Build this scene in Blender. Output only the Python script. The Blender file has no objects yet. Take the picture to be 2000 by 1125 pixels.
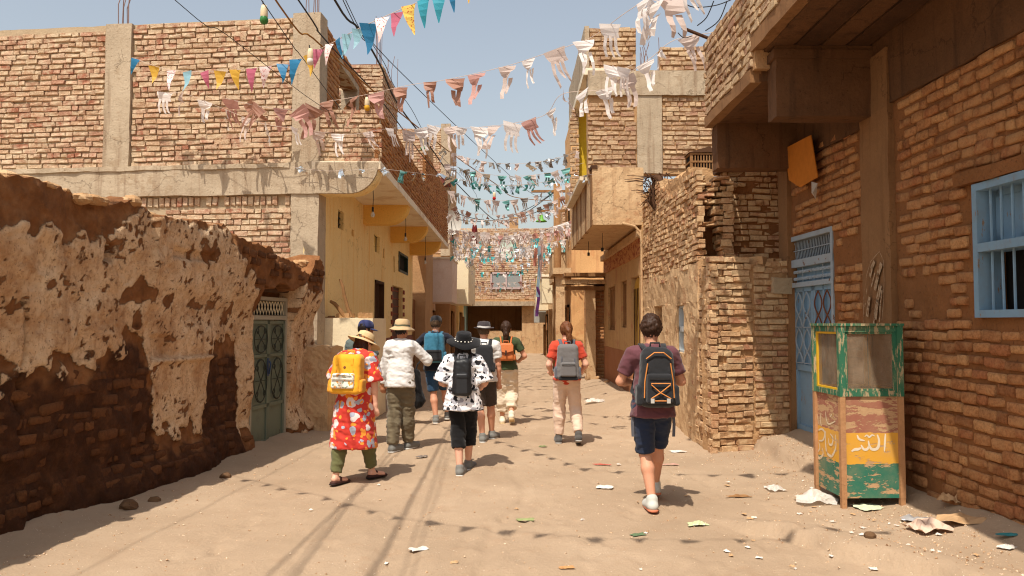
import bpy, math, random
import numpy as np
from mathutils import Vector, Matrix
random.seed(7); RS = np.random.RandomState(7)
S = bpy.context.scene
COL = S.collection
# ------------------------------------------------------------------ camera, sky, sun, exposure
F, CX, CY, HC = 1500.0, 1000.0, 562.5, 1.7
PITCH = math.atan(67.5 / F)
cam_d = bpy.data.cameras.new('camera'); cam = bpy.data.objects.new('camera', cam_d); COL.objects.link(cam)
cam_d.sensor_width = 36; cam_d.lens = F / 2000 * 36; cam_d.clip_end = 3000; cam_d.clip_start = 0.05
cam.location = (0, 0, HC); cam.rotation_euler = (math.pi / 2 + PITCH, 0, 0)
S.camera = cam
SUNV = Vector((-0.22, -0.50, 1.0)).normalized()          # towards the sun
W = bpy.data.worlds.new('World'); S.world = W; W.use_nodes = True
wn = W.node_tree; bg = wn.nodes['Background']
sky = wn.nodes.new('ShaderNodeTexSky'); sky.sky_type = 'NISHITA'; sky.sun_disc = False
sky.sun_elevation = math.asin(SUNV.z); sky.sun_rotation = math.atan2(SUNV.x, SUNV.y)
sky.altitude = 100; sky.air_density = 1.5; sky.dust_density = 3.0; sky.ozone_density = 0.5
haze_tint = wn.nodes.new('ShaderNodeHueSaturation'); haze_tint.inputs['Saturation'].default_value = 0.57      # dusty air: the whole sky paler
wn.links.new(sky.outputs[0], haze_tint.inputs['Color']); wn.links.new(haze_tint.outputs[0], bg.inputs[0]); bg.inputs[1].default_value = 0.117
sun_d = bpy.data.lights.new('sun', 'SUN'); sun = bpy.data.objects.new('sun', sun_d); COL.objects.link(sun)
sun_d.energy = 4.0; sun_d.angle = math.radians(0.53); sun_d.color = (1.0, 0.935, 0.835)
sun.rotation_euler = SUNV.to_track_quat('Z', 'Y').to_euler(); sun.location = (-5, -8, 20)
S.view_settings.view_transform = 'Standard'; S.view_settings.look = 'None'
S.view_settings.exposure = 0.38; S.view_settings.gamma = 1
S.cycles.use_denoising = True; S.cycles.filter_width = 1.15
S.cycles.max_bounces = 12; S.cycles.diffuse_bounces = 7; S.cycles.transparent_max_bounces = 12
# ------------------------------------------------------------------ measuring helpers
def ray(px, py):
    x = (px - CX) / F; u = -(py - CY) / F
    c, s = math.cos(PITCH), math.sin(PITCH)
    return Vector((x, c - u * s, s + u * c))
def at(px, py, Y):
    d = ray(px, py); return Vector((0, 0, HC)) + d * (Y / d.y)
def onx(px, py, X):
    d = ray(px, py); return Vector((0, 0, HC)) + d * (X / d.x)
def gnd(px, py, z=0.0):
    d = ray(px, py); return Vector((0, 0, HC)) + d * ((z - HC) / d.z)
def proj(p):
    x, y, z = p[0], p[1], p[2] - HC
    c, s = math.cos(PITCH), math.sin(PITCH)
    f = y * c + z * s; u = -y * s + z * c
    if f <= 0.05: return None
    return CX + F * x / f, CY - F * u / f, f
# ------------------------------------------------------------------ noise
def vnoise(P, seed=0):
    P = np.asarray(P, float); i = np.floor(P).astype(np.int64); f = P - i; f = f * f * (3 - 2 * f)
    def h(a, b, c):
        n = (a * 374761393 + b * 668265263 + c * 1274126177 + seed * 974711) & 0xffffffff
        n = ((n ^ (n >> 13)) * 1274126177) & 0xffffffff
        return ((n ^ (n >> 16)) & 0xffff) / 65535.0
    r = 0
    for dx in (0, 1):
        for dy in (0, 1):
            for dz in (0, 1):
                w = (f[..., 0] if dx else 1 - f[..., 0]) * (f[..., 1] if dy else 1 - f[..., 1]) * (f[..., 2] if dz else 1 - f[..., 2])
                r = r + w * h(i[..., 0] + dx, i[..., 1] + dy, i[..., 2] + dz)
    return r
def fbm(P, oct=4, seed=0):
    P = np.asarray(P, float); r = 0; a = .5; t = 0
    for k in range(oct):
        r = r + a * vnoise(P, seed + k * 17); t += a; a *= .5; P = P * 2.03 + 5.1
    return r / t
def sst(x, a, b):
    t = np.clip((x - a) / (b - a), 0, 1); return t * t * (3 - 2 * t)
# ------------------------------------------------------------------ object helpers
def tag(o, label=None, cat=None, group=None, kind=None):
    if label: o['label'] = label
    if cat: o['category'] = cat
    if group: o['group'] = group
    if kind: o['kind'] = kind
    return o
def link(name, data, mat=None, parent=None):
    o = bpy.data.objects.new(name, data); COL.objects.link(o)
    if mat is not None:
        for m in (mat if isinstance(mat, (list, tuple)) else [mat]): data.materials.append(m)
    if parent is not None:
        o.parent = parent
        o.matrix_parent_inverse = PINV.get(parent.name, Matrix.Identity(4))
    return o
PINV = {}
def thing(name, label, cat, loc=(0, 0, 0), group=None):
    """Empty at the thing's base; children keep world coordinates."""
    o = bpy.data.objects.new(name, None); COL.objects.link(o); o.location = loc; o.empty_display_size = .2
    PINV[o.name] = Matrix.Translation(-Vector(loc))
    return tag(o, label, cat, group)
def sub(o):  # a mesh part whose own children keep world coordinates
    PINV[o.name] = o.matrix_basis.inverted() if o.parent is None else Matrix.Identity(4); return o
def npmesh(name, V, Q, smooth=True, attrs=None):
    V = np.ascontiguousarray(V, np.float32); Q = np.ascontiguousarray(Q, np.int32)
    me = bpy.data.meshes.new(name); k = Q.shape[1]
    me.vertices.add(len(V)); me.vertices.foreach_set('co', V.ravel())
    me.loops.add(Q.size); me.loops.foreach_set('vertex_index', Q.ravel())
    me.polygons.add(len(Q)); me.polygons.foreach_set('loop_start', np.arange(0, Q.size, k, dtype=np.int32))
    try: me.polygons.foreach_set('loop_total', np.full(len(Q), k, np.int32))
    except Exception: pass
    me.polygons.foreach_set('use_smooth', np.full(len(Q), bool(smooth)))
    for nm, arr in (attrs or {}).items():
        a = me.attributes.new(nm, 'FLOAT', 'POINT'); a.data.foreach_set('value', np.ascontiguousarray(arr, np.float32))
    me.update(); me.validate(); return me
class MB:
    def __init__(s): s.v = []; s.f = []; s.m = []
    def add(s, vs, fs, mi=0):
        b = len(s.v); s.v += [tuple(v) for v in vs]; s.f += [tuple(b + i for i in f) for f in fs]; s.m += [mi] * len(fs); return s
    def box(s, x0, x1, y0, y1, z0, z1, mi=0):
        return s.add([(x, y, z) for x in (x0, x1) for y in (y0, y1) for z in (z0, z1)],
              [(0, 1, 3, 2), (4, 6, 7, 5), (0, 4, 5, 1), (2, 3, 7, 6), (0, 2, 6, 4), (1, 5, 7, 3)], mi)
    def fbox(s, fr, u0, u1, v0, v1, d0, d1, mi=0):
        return s.add([fr.pt(u, v, d) for u in (u0, u1) for d in (d0, d1) for v in (v0, v1)],
              [(0, 1, 3, 2), (4, 6, 7, 5), (0, 4, 5, 1), (2, 3, 7, 6), (0, 2, 6, 4), (1, 5, 7, 3)], mi)
    def tube(s, pts, r, n=6, mi=0, cap=True):
        pts = [Vector(p) for p in pts]; rs = r if isinstance(r, (list, tuple)) else [r] * len(pts)
        b = len(s.v); up = None
        for k, p in enumerate(pts):
            t = (pts[min(k + 1, len(pts) - 1)] - pts[max(k - 1, 0)])
            t = t.normalized() if t.length > 1e-9 else Vector((0, 0, 1))
            if up is None: up = t.orthogonal().normalized()
            up = (up - t * up.dot(t)); up = up.normalized() if up.length > 1e-6 else t.orthogonal().normalized()
            w = t.cross(up)
            for j in range(n):
                a = 2 * math.pi * j / n; s.v.append(tuple(p + (up * math.cos(a) + w * math.sin(a)) * rs[k]))
        for k in range(len(pts) - 1):
            for j in range(n):
                s.f.append((b + k * n + j, b + k * n + (j + 1) % n, b + (k + 1) * n + (j + 1) % n, b + (k + 1) * n + j)); s.m.append(mi)
        if cap:
            s.f.append(tuple(b + j for j in reversed(range(n)))); s.m.append(mi)
            e = b + (len(pts) - 1) * n; s.f.append(tuple(e + j for j in range(n))); s.m.append(mi)
        return s
    def lathe(s, prof, c=(0, 0, 0), n=16, mi=0, sx=1, sy=1):
        b = len(s.v)
        for (r, z) in prof:
            for j in range(n):
                a = 2 * math.pi * j / n; s.v.append((c[0] + r * sx * math.cos(a), c[1] + r * sy * math.sin(a), c[2] + z))
        for k in range(len(prof) - 1):
            for j in range(n):
                s.f.append((b + k * n + j, b + k * n + (j + 1) % n, b + (k + 1) * n + (j + 1) % n, b + (k + 1) * n + j)); s.m.append(mi)
        return s
    def prism(s, poly, ext, mi=0):
        """poly: list of Vectors; ext: Vector"""
        n = len(poly); e = Vector(ext); b = len(s.v)
        s.v += [tuple(p) for p in poly] + [tuple(Vector(p) + e) for p in poly]
        s.f.append(tuple(b + i for i in range(n))); s.m.append(mi)
        s.f.append(tuple(b + n + i for i in reversed(range(n)))); s.m.append(mi)
        for i in range(n):
            j = (i + 1) % n; s.f.append((b + i, b + n + i, b + n + j, b + j)); s.m.append(mi)
        return s
    def build(s, name, mat=None, parent=None, smooth=False):
        me = bpy.data.meshes.new(name); me.from_pydata(s.v, [], s.f)
        if len(set(s.m)) > 1: me.polygons.foreach_set('material_index', s.m)
        if smooth: me.polygons.foreach_set('use_smooth', [True] * len(s.f))
        import bmesh
        bm = bmesh.new(); bm.from_mesh(me); bmesh.ops.recalc_face_normals(bm, faces=bm.faces); bm.to_mesh(me); bm.free()
        me.update()
        o = link(name, me, mat, parent)
        return o
class Fr:
    """a wall plane: u runs along it, v up, d out of it"""
    def __init__(s, x, y, dx, dy, flip=False):
        s.o = Vector((x, y, 0)); s.u = Vector((dx, dy, 0)).normalized()
        s.n = Vector((s.u.y, -s.u.x, 0)) * (-1 if flip else 1)
    def pt(s, u, v, d=0): return s.o + s.u * u + s.n * d + Vector((0, 0, v))
    def uv(s, p): q = Vector(p) - s.o; return q.dot(s.u), p[2]
    def hit(s, px, py):      # ray through pixel -> (u, v)
        d = ray(px, py); c = Vector((0, 0, HC)); t = (s.o - c).dot(s.n) / d.dot(s.n); p = c + d * t
        return (p - s.o).dot(s.u), p.z
def rough(name, fr, u0, u1, v0, v1, d0, d1, mat, parent, seg=.14, amp=.012, freq=3.5, fine=.004, seed=1, topamp=0.0, holes=()):
    """a box (wall, beam, column, slab) with uneven faces and worn edges; holes: (u0,u1,v0,v1) recesses cut from the front to the back"""
    def lines(a, b, extra):
        n = max(1, int(math.ceil((b - a) / seg))); L = [a + (b - a) * k / n for k in range(n + 1)]
        L = [x for x in L if all(abs(x - e) > seg * .3 for e in extra if a < e < b) or x in (a, b)] + [e for e in extra if a < e < b]
        return sorted(set(round(x, 5) for x in L))
    us = lines(u0, u1, [h[0] for h in holes] + [h[1] for h in holes])
    vs = lines(v0, v1, [h[2] for h in holes] + [h[3] for h in holes])
    ds = lines(d0, d1, []); ds = ds if len(ds) < 6 else [d0, (d0 + d1) / 2, d1]
    V = []; idx = {}; Q = []
    def vid(u, v, d):
        k = (round(u, 4), round(v, 4), round(d, 4))
        if k not in idx: idx[k] = len(V); V.append(k)
        return idx[k]
    def inh(u, v): return any(h[0] < u < h[1] and h[2] < v < h[3] for h in holes)
    nu, nv = len(us) - 1, len(vs) - 1
    solid = [[not inh((us[i] + us[i + 1]) / 2, (vs[j] + vs[j + 1]) / 2) for j in range(nv)] for i in range(nu)]
    for i in range(nu):
        for j in range(nv):
            if not solid[i][j]: continue
            a, b, c, e = us[i], us[i + 1], vs[j], vs[j + 1]
            Q.append([vid(a, c, d1), vid(b, c, d1), vid(b, e, d1), vid(a, e, d1)])
            Q.append([vid(a, c, d0), vid(a, e, d0), vid(b, e, d0), vid(b, c, d0)])
            for (di, dj) in ((-1, 0), (1, 0), (0, -1), (0, 1)):
                x, y = i + di, j + dj
                if 0 <= x < nu and 0 <= y < nv and solid[x][y]: continue
                for k in range(len(ds) - 1):
                    p, q = ds[k], ds[k + 1]
                    if di: uu = a if di < 0 else b; Q.append([vid(uu, c, p), vid(uu, c, q), vid(uu, e, q), vid(uu, e, p)])
                    else: vv = c if dj < 0 else e; Q.append([vid(a, vv, p), vid(b, vv, p), vid(b, vv, q), vid(a, vv, q)])
    K = np.array(V); W3 = np.array([tuple(fr.pt(*k)) for k in V])
    nz = np.stack([fbm(W3 * freq + 31 * k, 3, seed + k) - .5 for k in range(3)], 1) * 2 * amp
    nz += (RS.rand(*nz.shape) - .5) * 2 * fine
    W3 = W3 + nz
    if topamp:
        top = sst(K[:, 1], v1 - .35, v1); W3[:, 2] += top * topamp * (fbm(W3 * 1.7, 4, seed + 9) - .62) * 2
    me = npmesh(name, W3, np.array(Q), smooth=False)
    import bmesh
    bm = bmesh.new(); bm.from_mesh(me); bmesh.ops.recalc_face_normals(bm, faces=bm.faces); bm.to_mesh(me); bm.free()
    return link(name, me, mat, parent)
# ------------------------------------------------------------------ materials
def lin(r, g, b):
    f = lambda c: (c / 255 / 12.92) if c / 255 <= .04045 else ((c / 255 + .055) / 1.055) ** 2.4
    return (f(r), f(g), f(b), 1)
class NT:
    def __init__(s, name):
        s.mat = bpy.data.materials.new(name); s.mat.use_nodes = True; s.t = s.mat.node_tree; s.b = s.t.nodes['Principled BSDF']
        s.b.inputs['Specular IOR Level'].default_value = .25
        s.pos = s.t.nodes.new('ShaderNodeNewGeometry').outputs['Position']
    def n(s, typ, **kw):
        nd = s.t.nodes.new(typ)
        for k, v in kw.items():
            if k.startswith('_'): setattr(nd, k[1:], v)
            else: s.set(nd.inputs[k.replace('__', ' ')], v)
        return nd
    def set(s, inp, v):
        if isinstance(v, bpy.types.NodeSocket): s.t.links.new(v, inp)
        elif hasattr(inp.default_value, '__len__') and hasattr(v, '__len__'):
            inp.default_value = tuple(v)[:len(inp.default_value)]
        else: inp.default_value = v
    def noise(s, scale, detail=4, rough=.6, vec=None, dist=0):
        return s.n('ShaderNodeTexNoise', Vector=vec or s.pos, Scale=scale, Detail=detail, Roughness=rough, Distortion=dist).outputs['Fac']
    def ramp(s, fac, stops, interp='LINEAR'):
        nd = s.t.nodes.new('ShaderNodeValToRGB'); nd.color_ramp.interpolation = interp
        e = nd.color_ramp.elements
        while len(e) < len(stops): e.new(.5)
        for k, (p, c) in enumerate(stops): e[k].position = p; e[k].color = c if len(c) == 4 else (*c, 1)
        s.t.links.new(fac, nd.inputs[0]); return nd.outputs[0]
    def mix(s, fac, a, b, mode='MIX'):
        nd = s.t.nodes.new('ShaderNodeMix'); nd.data_type = 'RGBA'; nd.blend_type = mode
        s.set(nd.inputs[0], fac); s.set(nd.inputs[6], a); s.set(nd.inputs[7], b); return nd.outputs[2]
    def math(s, op, a, b=0, c=0, clamp=False):
        nd = s.t.nodes.new('ShaderNodeMath'); nd.operation = op; nd.use_clamp = clamp
        s.set(nd.inputs[0], a); s.set(nd.inputs[1], b); s.set(nd.inputs[2], c); return nd.outputs[0]
    def step(s, x, a, b):
        nd = s.t.nodes.new('ShaderNodeMapRange'); nd.interpolation_type = 'SMOOTHSTEP'
        s.set(nd.inputs[0], x); nd.inputs[1].default_value = a; nd.inputs[2].default_value = b; return nd.outputs[0]
    def attr(s, name): nd = s.t.nodes.new('ShaderNodeAttribute'); nd.attribute_name = name; return nd
    def vscale(s, sc, vec=None):
        nd = s.t.nodes.new('ShaderNodeMapping'); s.t.links.new(vec or s.pos, nd.inputs[0]); nd.inputs['Scale'].default_value = sc; return nd.outputs[0]
    def bump(s, h, strength=.4, dist=.01):
        nd = s.n('ShaderNodeBump', Height=h, Strength=strength, Distance=dist); s.t.links.new(nd.outputs[0], s.b.inputs['Normal'])
    def fin(s, color=None, rough=.9, metal=0):
        if color is not None: s.set(s.b.inputs['Base Color'], color)
        s.set(s.b.inputs['Roughness'], rough); s.b.inputs['Metallic'].default_value = metal; return s.mat
def m_surf(name, c1, c2, big=.9, fine=30, rough=.93, bump=.5, bdist=.012, c3=None, stain=None, streak=False, crack=0.0):
    """two-tone weathered surface: cloudy colour, grain, optional patches (c3) and vertical streaks (stain)"""
    t = NT(name); a = t.noise(big, 6, .65); g = t.noise(fine, 3, .6)
    c = t.ramp(a, [(.3, c1), (.7, c2)])
    c = t.mix(t.math('MULTIPLY', g, .5), c, t.mix(1, c, (.45, .42, .38, 1), 'MULTIPLY'))
    if c3 is not None:
        c = t.mix(t.step(t.noise(big * 2.3, 8, .7), .56, .63), c, c3)
    if stain is not None:
        st = t.noise(1, 4, .6, vec=t.vscale((7, 7, .5) if streak else (2, 2, 2)))
        c = t.mix(t.math('MULTIPLY', t.step(st, .5, .72), .7), c, stain)
    pit = t.step(t.noise(fine * .8, 4, .7), .62, .70); c = t.mix(t.math('MULTIPLY', pit, .55), c, t.mix(1, c, (.45, .4, .36, 1), 'MULTIPLY'))
    hh = t.math('ADD', t.math('MULTIPLY', t.noise(fine * .35, 5, .7), 1.0), t.math('MULTIPLY_ADD', g, .4, t.math('MULTIPLY', pit, -.5)))
    if crack:
        wv = t.n('ShaderNodeTexNoise', Vector=t.pos, Scale=2.5, Detail=5.0, Roughness=.65).outputs['Color']
        off = t.t.nodes.new('ShaderNodeVectorMath'); off.operation = 'MULTIPLY_ADD'; t.t.links.new(wv, off.inputs[0]); off.inputs[1].default_value = (.5, .5, .5); t.t.links.new(t.pos, off.inputs[2])
        vo = t.t.nodes.new('ShaderNodeTexVoronoi'); vo.feature = 'DISTANCE_TO_EDGE'; t.t.links.new(off.outputs[0], vo.inputs['Vector']); vo.inputs['Scale'].default_value = crack
        ck = t.math('MULTIPLY', t.math('LESS_THAN', vo.outputs['Distance'], .005), t.math('GREATER_THAN', t.noise(.9, 3), .48))
        c = t.mix(t.math('MULTIPLY', ck, .4), c, t.mix(1, c, (.25, .2, .16, 1), 'MULTIPLY')); hh = t.math('SUBTRACT', hh, t.math('MULTIPLY', ck, .5))
    t.bump(hh, bump, bdist); return t.fin(c, rough)
def m_brick(name, cols, dust, dustamt=.5, bump=.7):
    t = NT(name); tn = t.attr('tint').outputs['Fac']
    stops = [(k / max(1, len(cols) - 1), c) for k, c in enumerate(cols)]
    c = t.ramp(tn, stops)
    n1 = t.noise(34, 6, .75); n2 = t.noise(9, 4, .6); n3 = t.noise(1.1, 3, .5)
    c = t.mix(t.step(n1, .36, .72), c, t.mix(1, c, (.52, .45, .39, 1), 'MULTIPLY'))
    f = t.step(t.math('ADD', n2, t.math('MULTIPLY', n3, .5)), .62, .95)
    c = t.mix(t.math('MULTIPLY', f, dustamt), c, dust)
    t.bump(t.math('ADD', t.noise(55, 4, .7), t.math('MULTIPLY', n2, .8)), bump, .014); return t.fin(c, .95)
def m_plain(name, c, rough=.6, metal=0, var=.25, scale=12, bump=0, spec=None):
    t = NT(name); g = t.noise(scale, 4, .6)
    col = t.mix(t.math('MULTIPLY', g, var * 2), c, t.mix(1, c, (.5, .47, .43, 1), 'MULTIPLY'))
    if bump: t.bump(t.noise(scale * 3, 4), bump, .006)
    if spec is not None: t.b.inputs['Specular IOR Level'].default_value = spec
    return t.fin(col, rough, metal)
def m_paint(name, paint, under, wear=.58, scale=5, rough=.55, stretch=(1, 1, 1), soft=.02, dirt=None):
    """old paint worn through to what lies under it"""
    t = NT(name); n = t.noise(scale, 8, .72, vec=t.vscale(stretch))
    c = t.mix(t.math('MULTIPLY', t.noise(2.5, 4), .5), paint, t.mix(1, paint, (.62, .58, .52, 1), 'MULTIPLY'))
    if dirt is not None: c = t.mix(t.math('MULTIPLY', t.step(t.noise(3.1, 5, .7), .45, .75), .6), c, dirt)
    u = t.mix(t.noise(20, 3), under, t.mix(1, under, (.5, .45, .4, 1), 'MULTIPLY'))
    k = t.step(n, wear, wear + soft)
    t.bump(t.math('MULTIPLY', k, -1), .3, .004)
    return t.fin(t.mix(k, c, u), rough)
C = lin
MAT = {}
MAT['brick_sun'] = m_brick('brick_red', [C(190, 150, 120), C(203, 168, 134), C(176, 132, 106), C(211, 181, 147), C(193, 154, 128), C(176, 118, 92)], C(208, 187, 156), .8, 1.0)
MAT['brick_street'] = m_brick('brick_ochre', [C(178, 142, 110), C(192, 158, 124), C(162, 124, 96), C(200, 168, 132), C(176, 134, 108)], C(200, 174, 138), .8, 1.0)
MAT['brick_mud'] = m_brick('brick_brown', [C(176, 120, 76), C(190, 134, 86), C(152, 100, 62), C(200, 148, 98), C(172, 112, 72)], C(186, 140, 94), .6, 1.0)
MAT['brick_adobe'] = m_brick('brick_adobe', [C(92, 56, 30), C(104, 64, 36), C(78, 46, 24), C(116, 74, 42)], C(108, 70, 40), .5)
MAT['brick_ruin'] = m_brick('brick_sandy', [C(190, 146, 106), C(202, 162, 120), C(180, 128, 96), C(208, 172, 130), C(182, 138, 98)], C(206, 176, 136), .9)
MAT['mortar'] = m_surf('mortar_grey', C(176, 156, 128), C(192, 168, 136), 2, 45, bump=.8)
MAT['mortar_mud'] = m_surf('mortar_mud', C(132, 86, 48), C(150, 100, 60), 2.2, 38, bump=.9, bdist=.02)
MAT['mortar_sand'] = m_surf('mortar_sand', C(182, 140, 98), C(196, 156, 112), 2, 40, bump=.9, bdist=.02)
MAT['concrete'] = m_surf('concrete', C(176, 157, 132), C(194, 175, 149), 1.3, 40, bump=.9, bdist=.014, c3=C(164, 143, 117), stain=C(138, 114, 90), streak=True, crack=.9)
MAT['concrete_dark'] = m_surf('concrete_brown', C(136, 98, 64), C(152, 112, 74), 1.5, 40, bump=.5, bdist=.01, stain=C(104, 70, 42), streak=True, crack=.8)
MAT['concrete_shaded'] = m_surf('concrete_shaded', C(96, 66, 42), C(116, 80, 52), 1.5, 40, bump=.7, bdist=.012, stain=C(66, 44, 28), streak=True, crack=.8)  # same brown concrete, colour darkened for the shade under the overhang
MAT['yellow'] = m_surf('yellow_limewash', C(247, 216, 150), C(251, 225, 164), .8, 30, bump=.4, bdist=.01, stain=C(226, 176, 100), streak=True, crack=.7)
MAT['yellow_deep'] = m_surf('yellow_ochre', C(240, 190, 98), C(244, 198, 108), 1, 30, bump=.2, bdist=.005)
MAT['cream'] = m_surf('cream_limewash', C(240, 222, 184), C(246, 230, 196), .9, 30, bump=.3, bdist=.006, stain=C(216, 190, 150))
MAT['dado'] = m_surf('dado_purple_brown', C(132, 84, 72), C(146, 96, 80), 1.5, 30, bump=.3)
MAT['soffit'] = m_surf('soffit_cream', C(242, 226, 198), C(246, 232, 206), 1.2, 35, bump=.25, stain=C(196, 164, 124))
MAT['plaster_tan'] = m_surf('plaster_tan', C(200, 164, 122), C(214, 180, 138), 1.1, 28, bump=.9, bdist=.016, c3=C(180, 140, 102), stain=C(168, 130, 94), streak=True, crack=1.1)
MAT['plaster_ochre'] = m_surf('plaster_ochre', C(194, 154, 104), C(206, 168, 118), 1.0, 25, bump=.7, c3=C(178, 126, 92), stain=C(160, 118, 80), streak=True, crack=1.0)
MAT['plaster_pink'] = m_surf('plaster_pinkwhite', C(222, 196, 178), C(230, 208, 192), 1.2, 30, bump=.3, stain=C(196, 164, 140))
MAT['plaster_orange'] = m_surf('plaster_orange', C(212, 164, 110), C(222, 176, 122), 1.2, 25, bump=.5, c3=C(196, 144, 96), stain=C(180, 130, 88), streak=True)
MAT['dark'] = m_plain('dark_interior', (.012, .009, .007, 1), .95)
MAT['iron'] = m_plain('dark_iron', (.035, .03, .026, 1), .6, .3)
MAT['rust'] = m_surf('rusty_steel', C(112, 66, 42), C(134, 84, 56), 4, 40, bump=.4)
MAT['rebar'] = m_plain('rebar_steel', C(132, 104, 96), .7, .3)
MAT['wood'] = m_surf('weathered_wood', C(140, 100, 62), C(166, 124, 82), 3, 40, bump=.6, stain=C(108, 74, 44), streak=True)
MAT['wood_dark'] = m_surf('dark_wood', C(70, 46, 30), C(92, 62, 40), 3, 40, bump=.6)
MAT['cable'] = m_plain('black_cable', (.02, .018, .016, 1), .6)
MAT['rope'] = m_plain('ochre_rope', C(150, 106, 52), .9)
MAT['string'] = m_plain('pale_string', C(206, 186, 172), .9)
MAT['blue'] = m_paint('blue_paint', C(158, 172, 182), C(130, 96, 70), .62, 9, .6, (1, 1, .6), dirt=C(140, 138, 132))
MAT['blue_panel'] = m_paint('blue_panel_paint', C(126, 158, 182), C(156, 130, 104), .62, 7, .65, (3, 3, .7), dirt=C(120, 128, 130))
MAT['greenmetal'] = m_paint('grey_green_paint', C(112, 120, 102), C(96, 70, 50), .68, 8, .5, (1, 1, .5), dirt=C(84, 84, 70))
MAT['glass'] = None
def m_glass():
    t = NT('dusty_glass'); tr = t.t.nodes.new('ShaderNodeBsdfTransparent'); tr.inputs[0].default_value = (.86, .82, .76, 1)
    t.fin(t.ramp(t.noise(4, 5), [(.3, C(150, 128, 104)), (.7, C(190, 170, 146))]), .12); t.b.inputs['Specular IOR Level'].default_value = .5
    mx = t.t.nodes.new('ShaderNodeMixShader'); f = t.math('MULTIPLY_ADD', t.step(t.noise(6, 6, .7, vec=t.vscale((1, 1, .35))), .3, .8), .4, .14)
    t.t.links.new(f, mx.inputs[0]); t.t.links.new(tr.outputs[0], mx.inputs[1]); t.t.links.new(t.b.outputs[0], mx.inputs[2])
    t.t.links.new(mx.outputs[0], t.t.nodes['Material Output'].inputs[0]); return t.mat
MAT['glass'] = m_glass()
# ------------------------------------------------------------------ bricks
def make_variants(soft=False):
    out = []
    cx = [-.5, -.42, .42, .5] if soft else [-.5, -.455, .455, .5]; cz = [-.5, -.35, .35, .5] if soft else [-.5, -.40, .40, .5]
    for k in range(18):
        r = np.random.RandomState(100 + k); V = []; 
        for j in range(4):
            for i in range(4):
                inner = i in (1, 2) and j in (1, 2); corner = i in (0, 3) and j in (0, 3)
                y = r.uniform(-.24, .04) if inner else (-.26 if corner else -.16) + r.uniform(-.20, .10) - (.5 if r.rand() < .08 else 0)
                if soft: y = r.uniform(-.22, .02) if inner else (-.50 if corner else -.28) + r.uniform(-.14, .08)
                x = cx[i] * ((.94 if soft else .98) if corner else 1) + r.uniform(-.022, .022); z = cz[j] * ((.86 if soft else .95) if corner else 1) + r.uniform(-.07, .07)
                V.append((x, y, z))
        ring = [0, 1, 2, 3, 7, 11, 15, 14, 13, 12, 8, 4]
        for q in ring: V.append((V[q][0], -1.6, V[q][2]))
        Q = [(j * 4 + i, j * 4 + i + 1, j * 4 + i + 5, j * 4 + i + 4) for j in range(3) for i in range(3)]
        for q in range(12):
            a, b = ring[q], ring[(q + 1) % 12]; Q.append((b, a, 16 + q, 16 + (q + 1) % 12))
        V = np.array(V); V = V * np.array([1, -1, 1])          # outward = +y in brick space... front at y~0, back at y=1.6
        out.append((V, np.array(Q), (k % 9) / 8.0))
    return out
VAR = make_variants(); VARS = make_variants(True); VMESH = {}
SOFT = {'brick_brown', 'brick_adobe'}          # hand-moulded mud bricks: rounded edges
def fam(mat): return VARS if mat.name in SOFT else VAR
def vmesh(k, mat):
    if (k, mat.name) not in VMESH:
        V, Q, t = fam(mat)[k]; me = npmesh('brick', V, Q, mat.name in SOFT, {'tint': np.full(len(V), t)}); me.materials.append(mat); VMESH[(k, mat.name)] = me
    return VMESH[(k, mat.name)]
def field(out, fr, u0, u1, v0, v1, ch=.094, bl=.26, joint=.02, d=.0, dep=.05, mask=None, wob=.006, dj=.010, roll=.012, head=.16, miss=.0, slope=0.0, sag=0.0, flat=False):
    v = v0; row = 0
    while v < v1 - ch * .55:
        u = u0 - random.random() * bl; hrow = random.random() < .08
        while u < u1:
            L = bl * (random.uniform(.44, .55) if (hrow or random.random() < head) else random.uniform(.84, 1.14))
            a, b = max(u, u0), min(u + L - joint * random.uniform(.3, 1.1), u1); u += L
            if b - a < .05: continue
            uc = (a + b) / 2; vc = v + ch / 2 + slope * uc + sag * math.sin(uc * 1.3 + row * .35)
            if random.random() < miss or vc > v1 or (mask and not mask(uc, vc)): continue
            h = ch - joint * random.uniform(.4, 1.7)
            out.append((fr, uc, vc + random.uniform(-wob, wob), d + random.uniform(-dj, dj), b - a, h, dep, random.gauss(0, roll)))
        v += ch; row += 1
def bmat(e):
    fr, u, v, d, L, h, dep, roll = e
    U = fr.u * math.cos(roll) + Vector((0, 0, math.sin(roll))); Z = Vector((0, 0, math.cos(roll))) - fr.u * math.sin(roll)
    N_ = -fr.n
    if U.cross(N_).dot(Z) < 0: U = -U; Z = Z
    p = fr.pt(u, v, d)
    return Matrix(((U.x * L, N_.x * dep, Z.x * h, p.x), (U.y * L, N_.y * dep, Z.y * h, p.y), (U.z * L, N_.z * dep, Z.z * h, p.z), (0, 0, 0, 1)))
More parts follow.
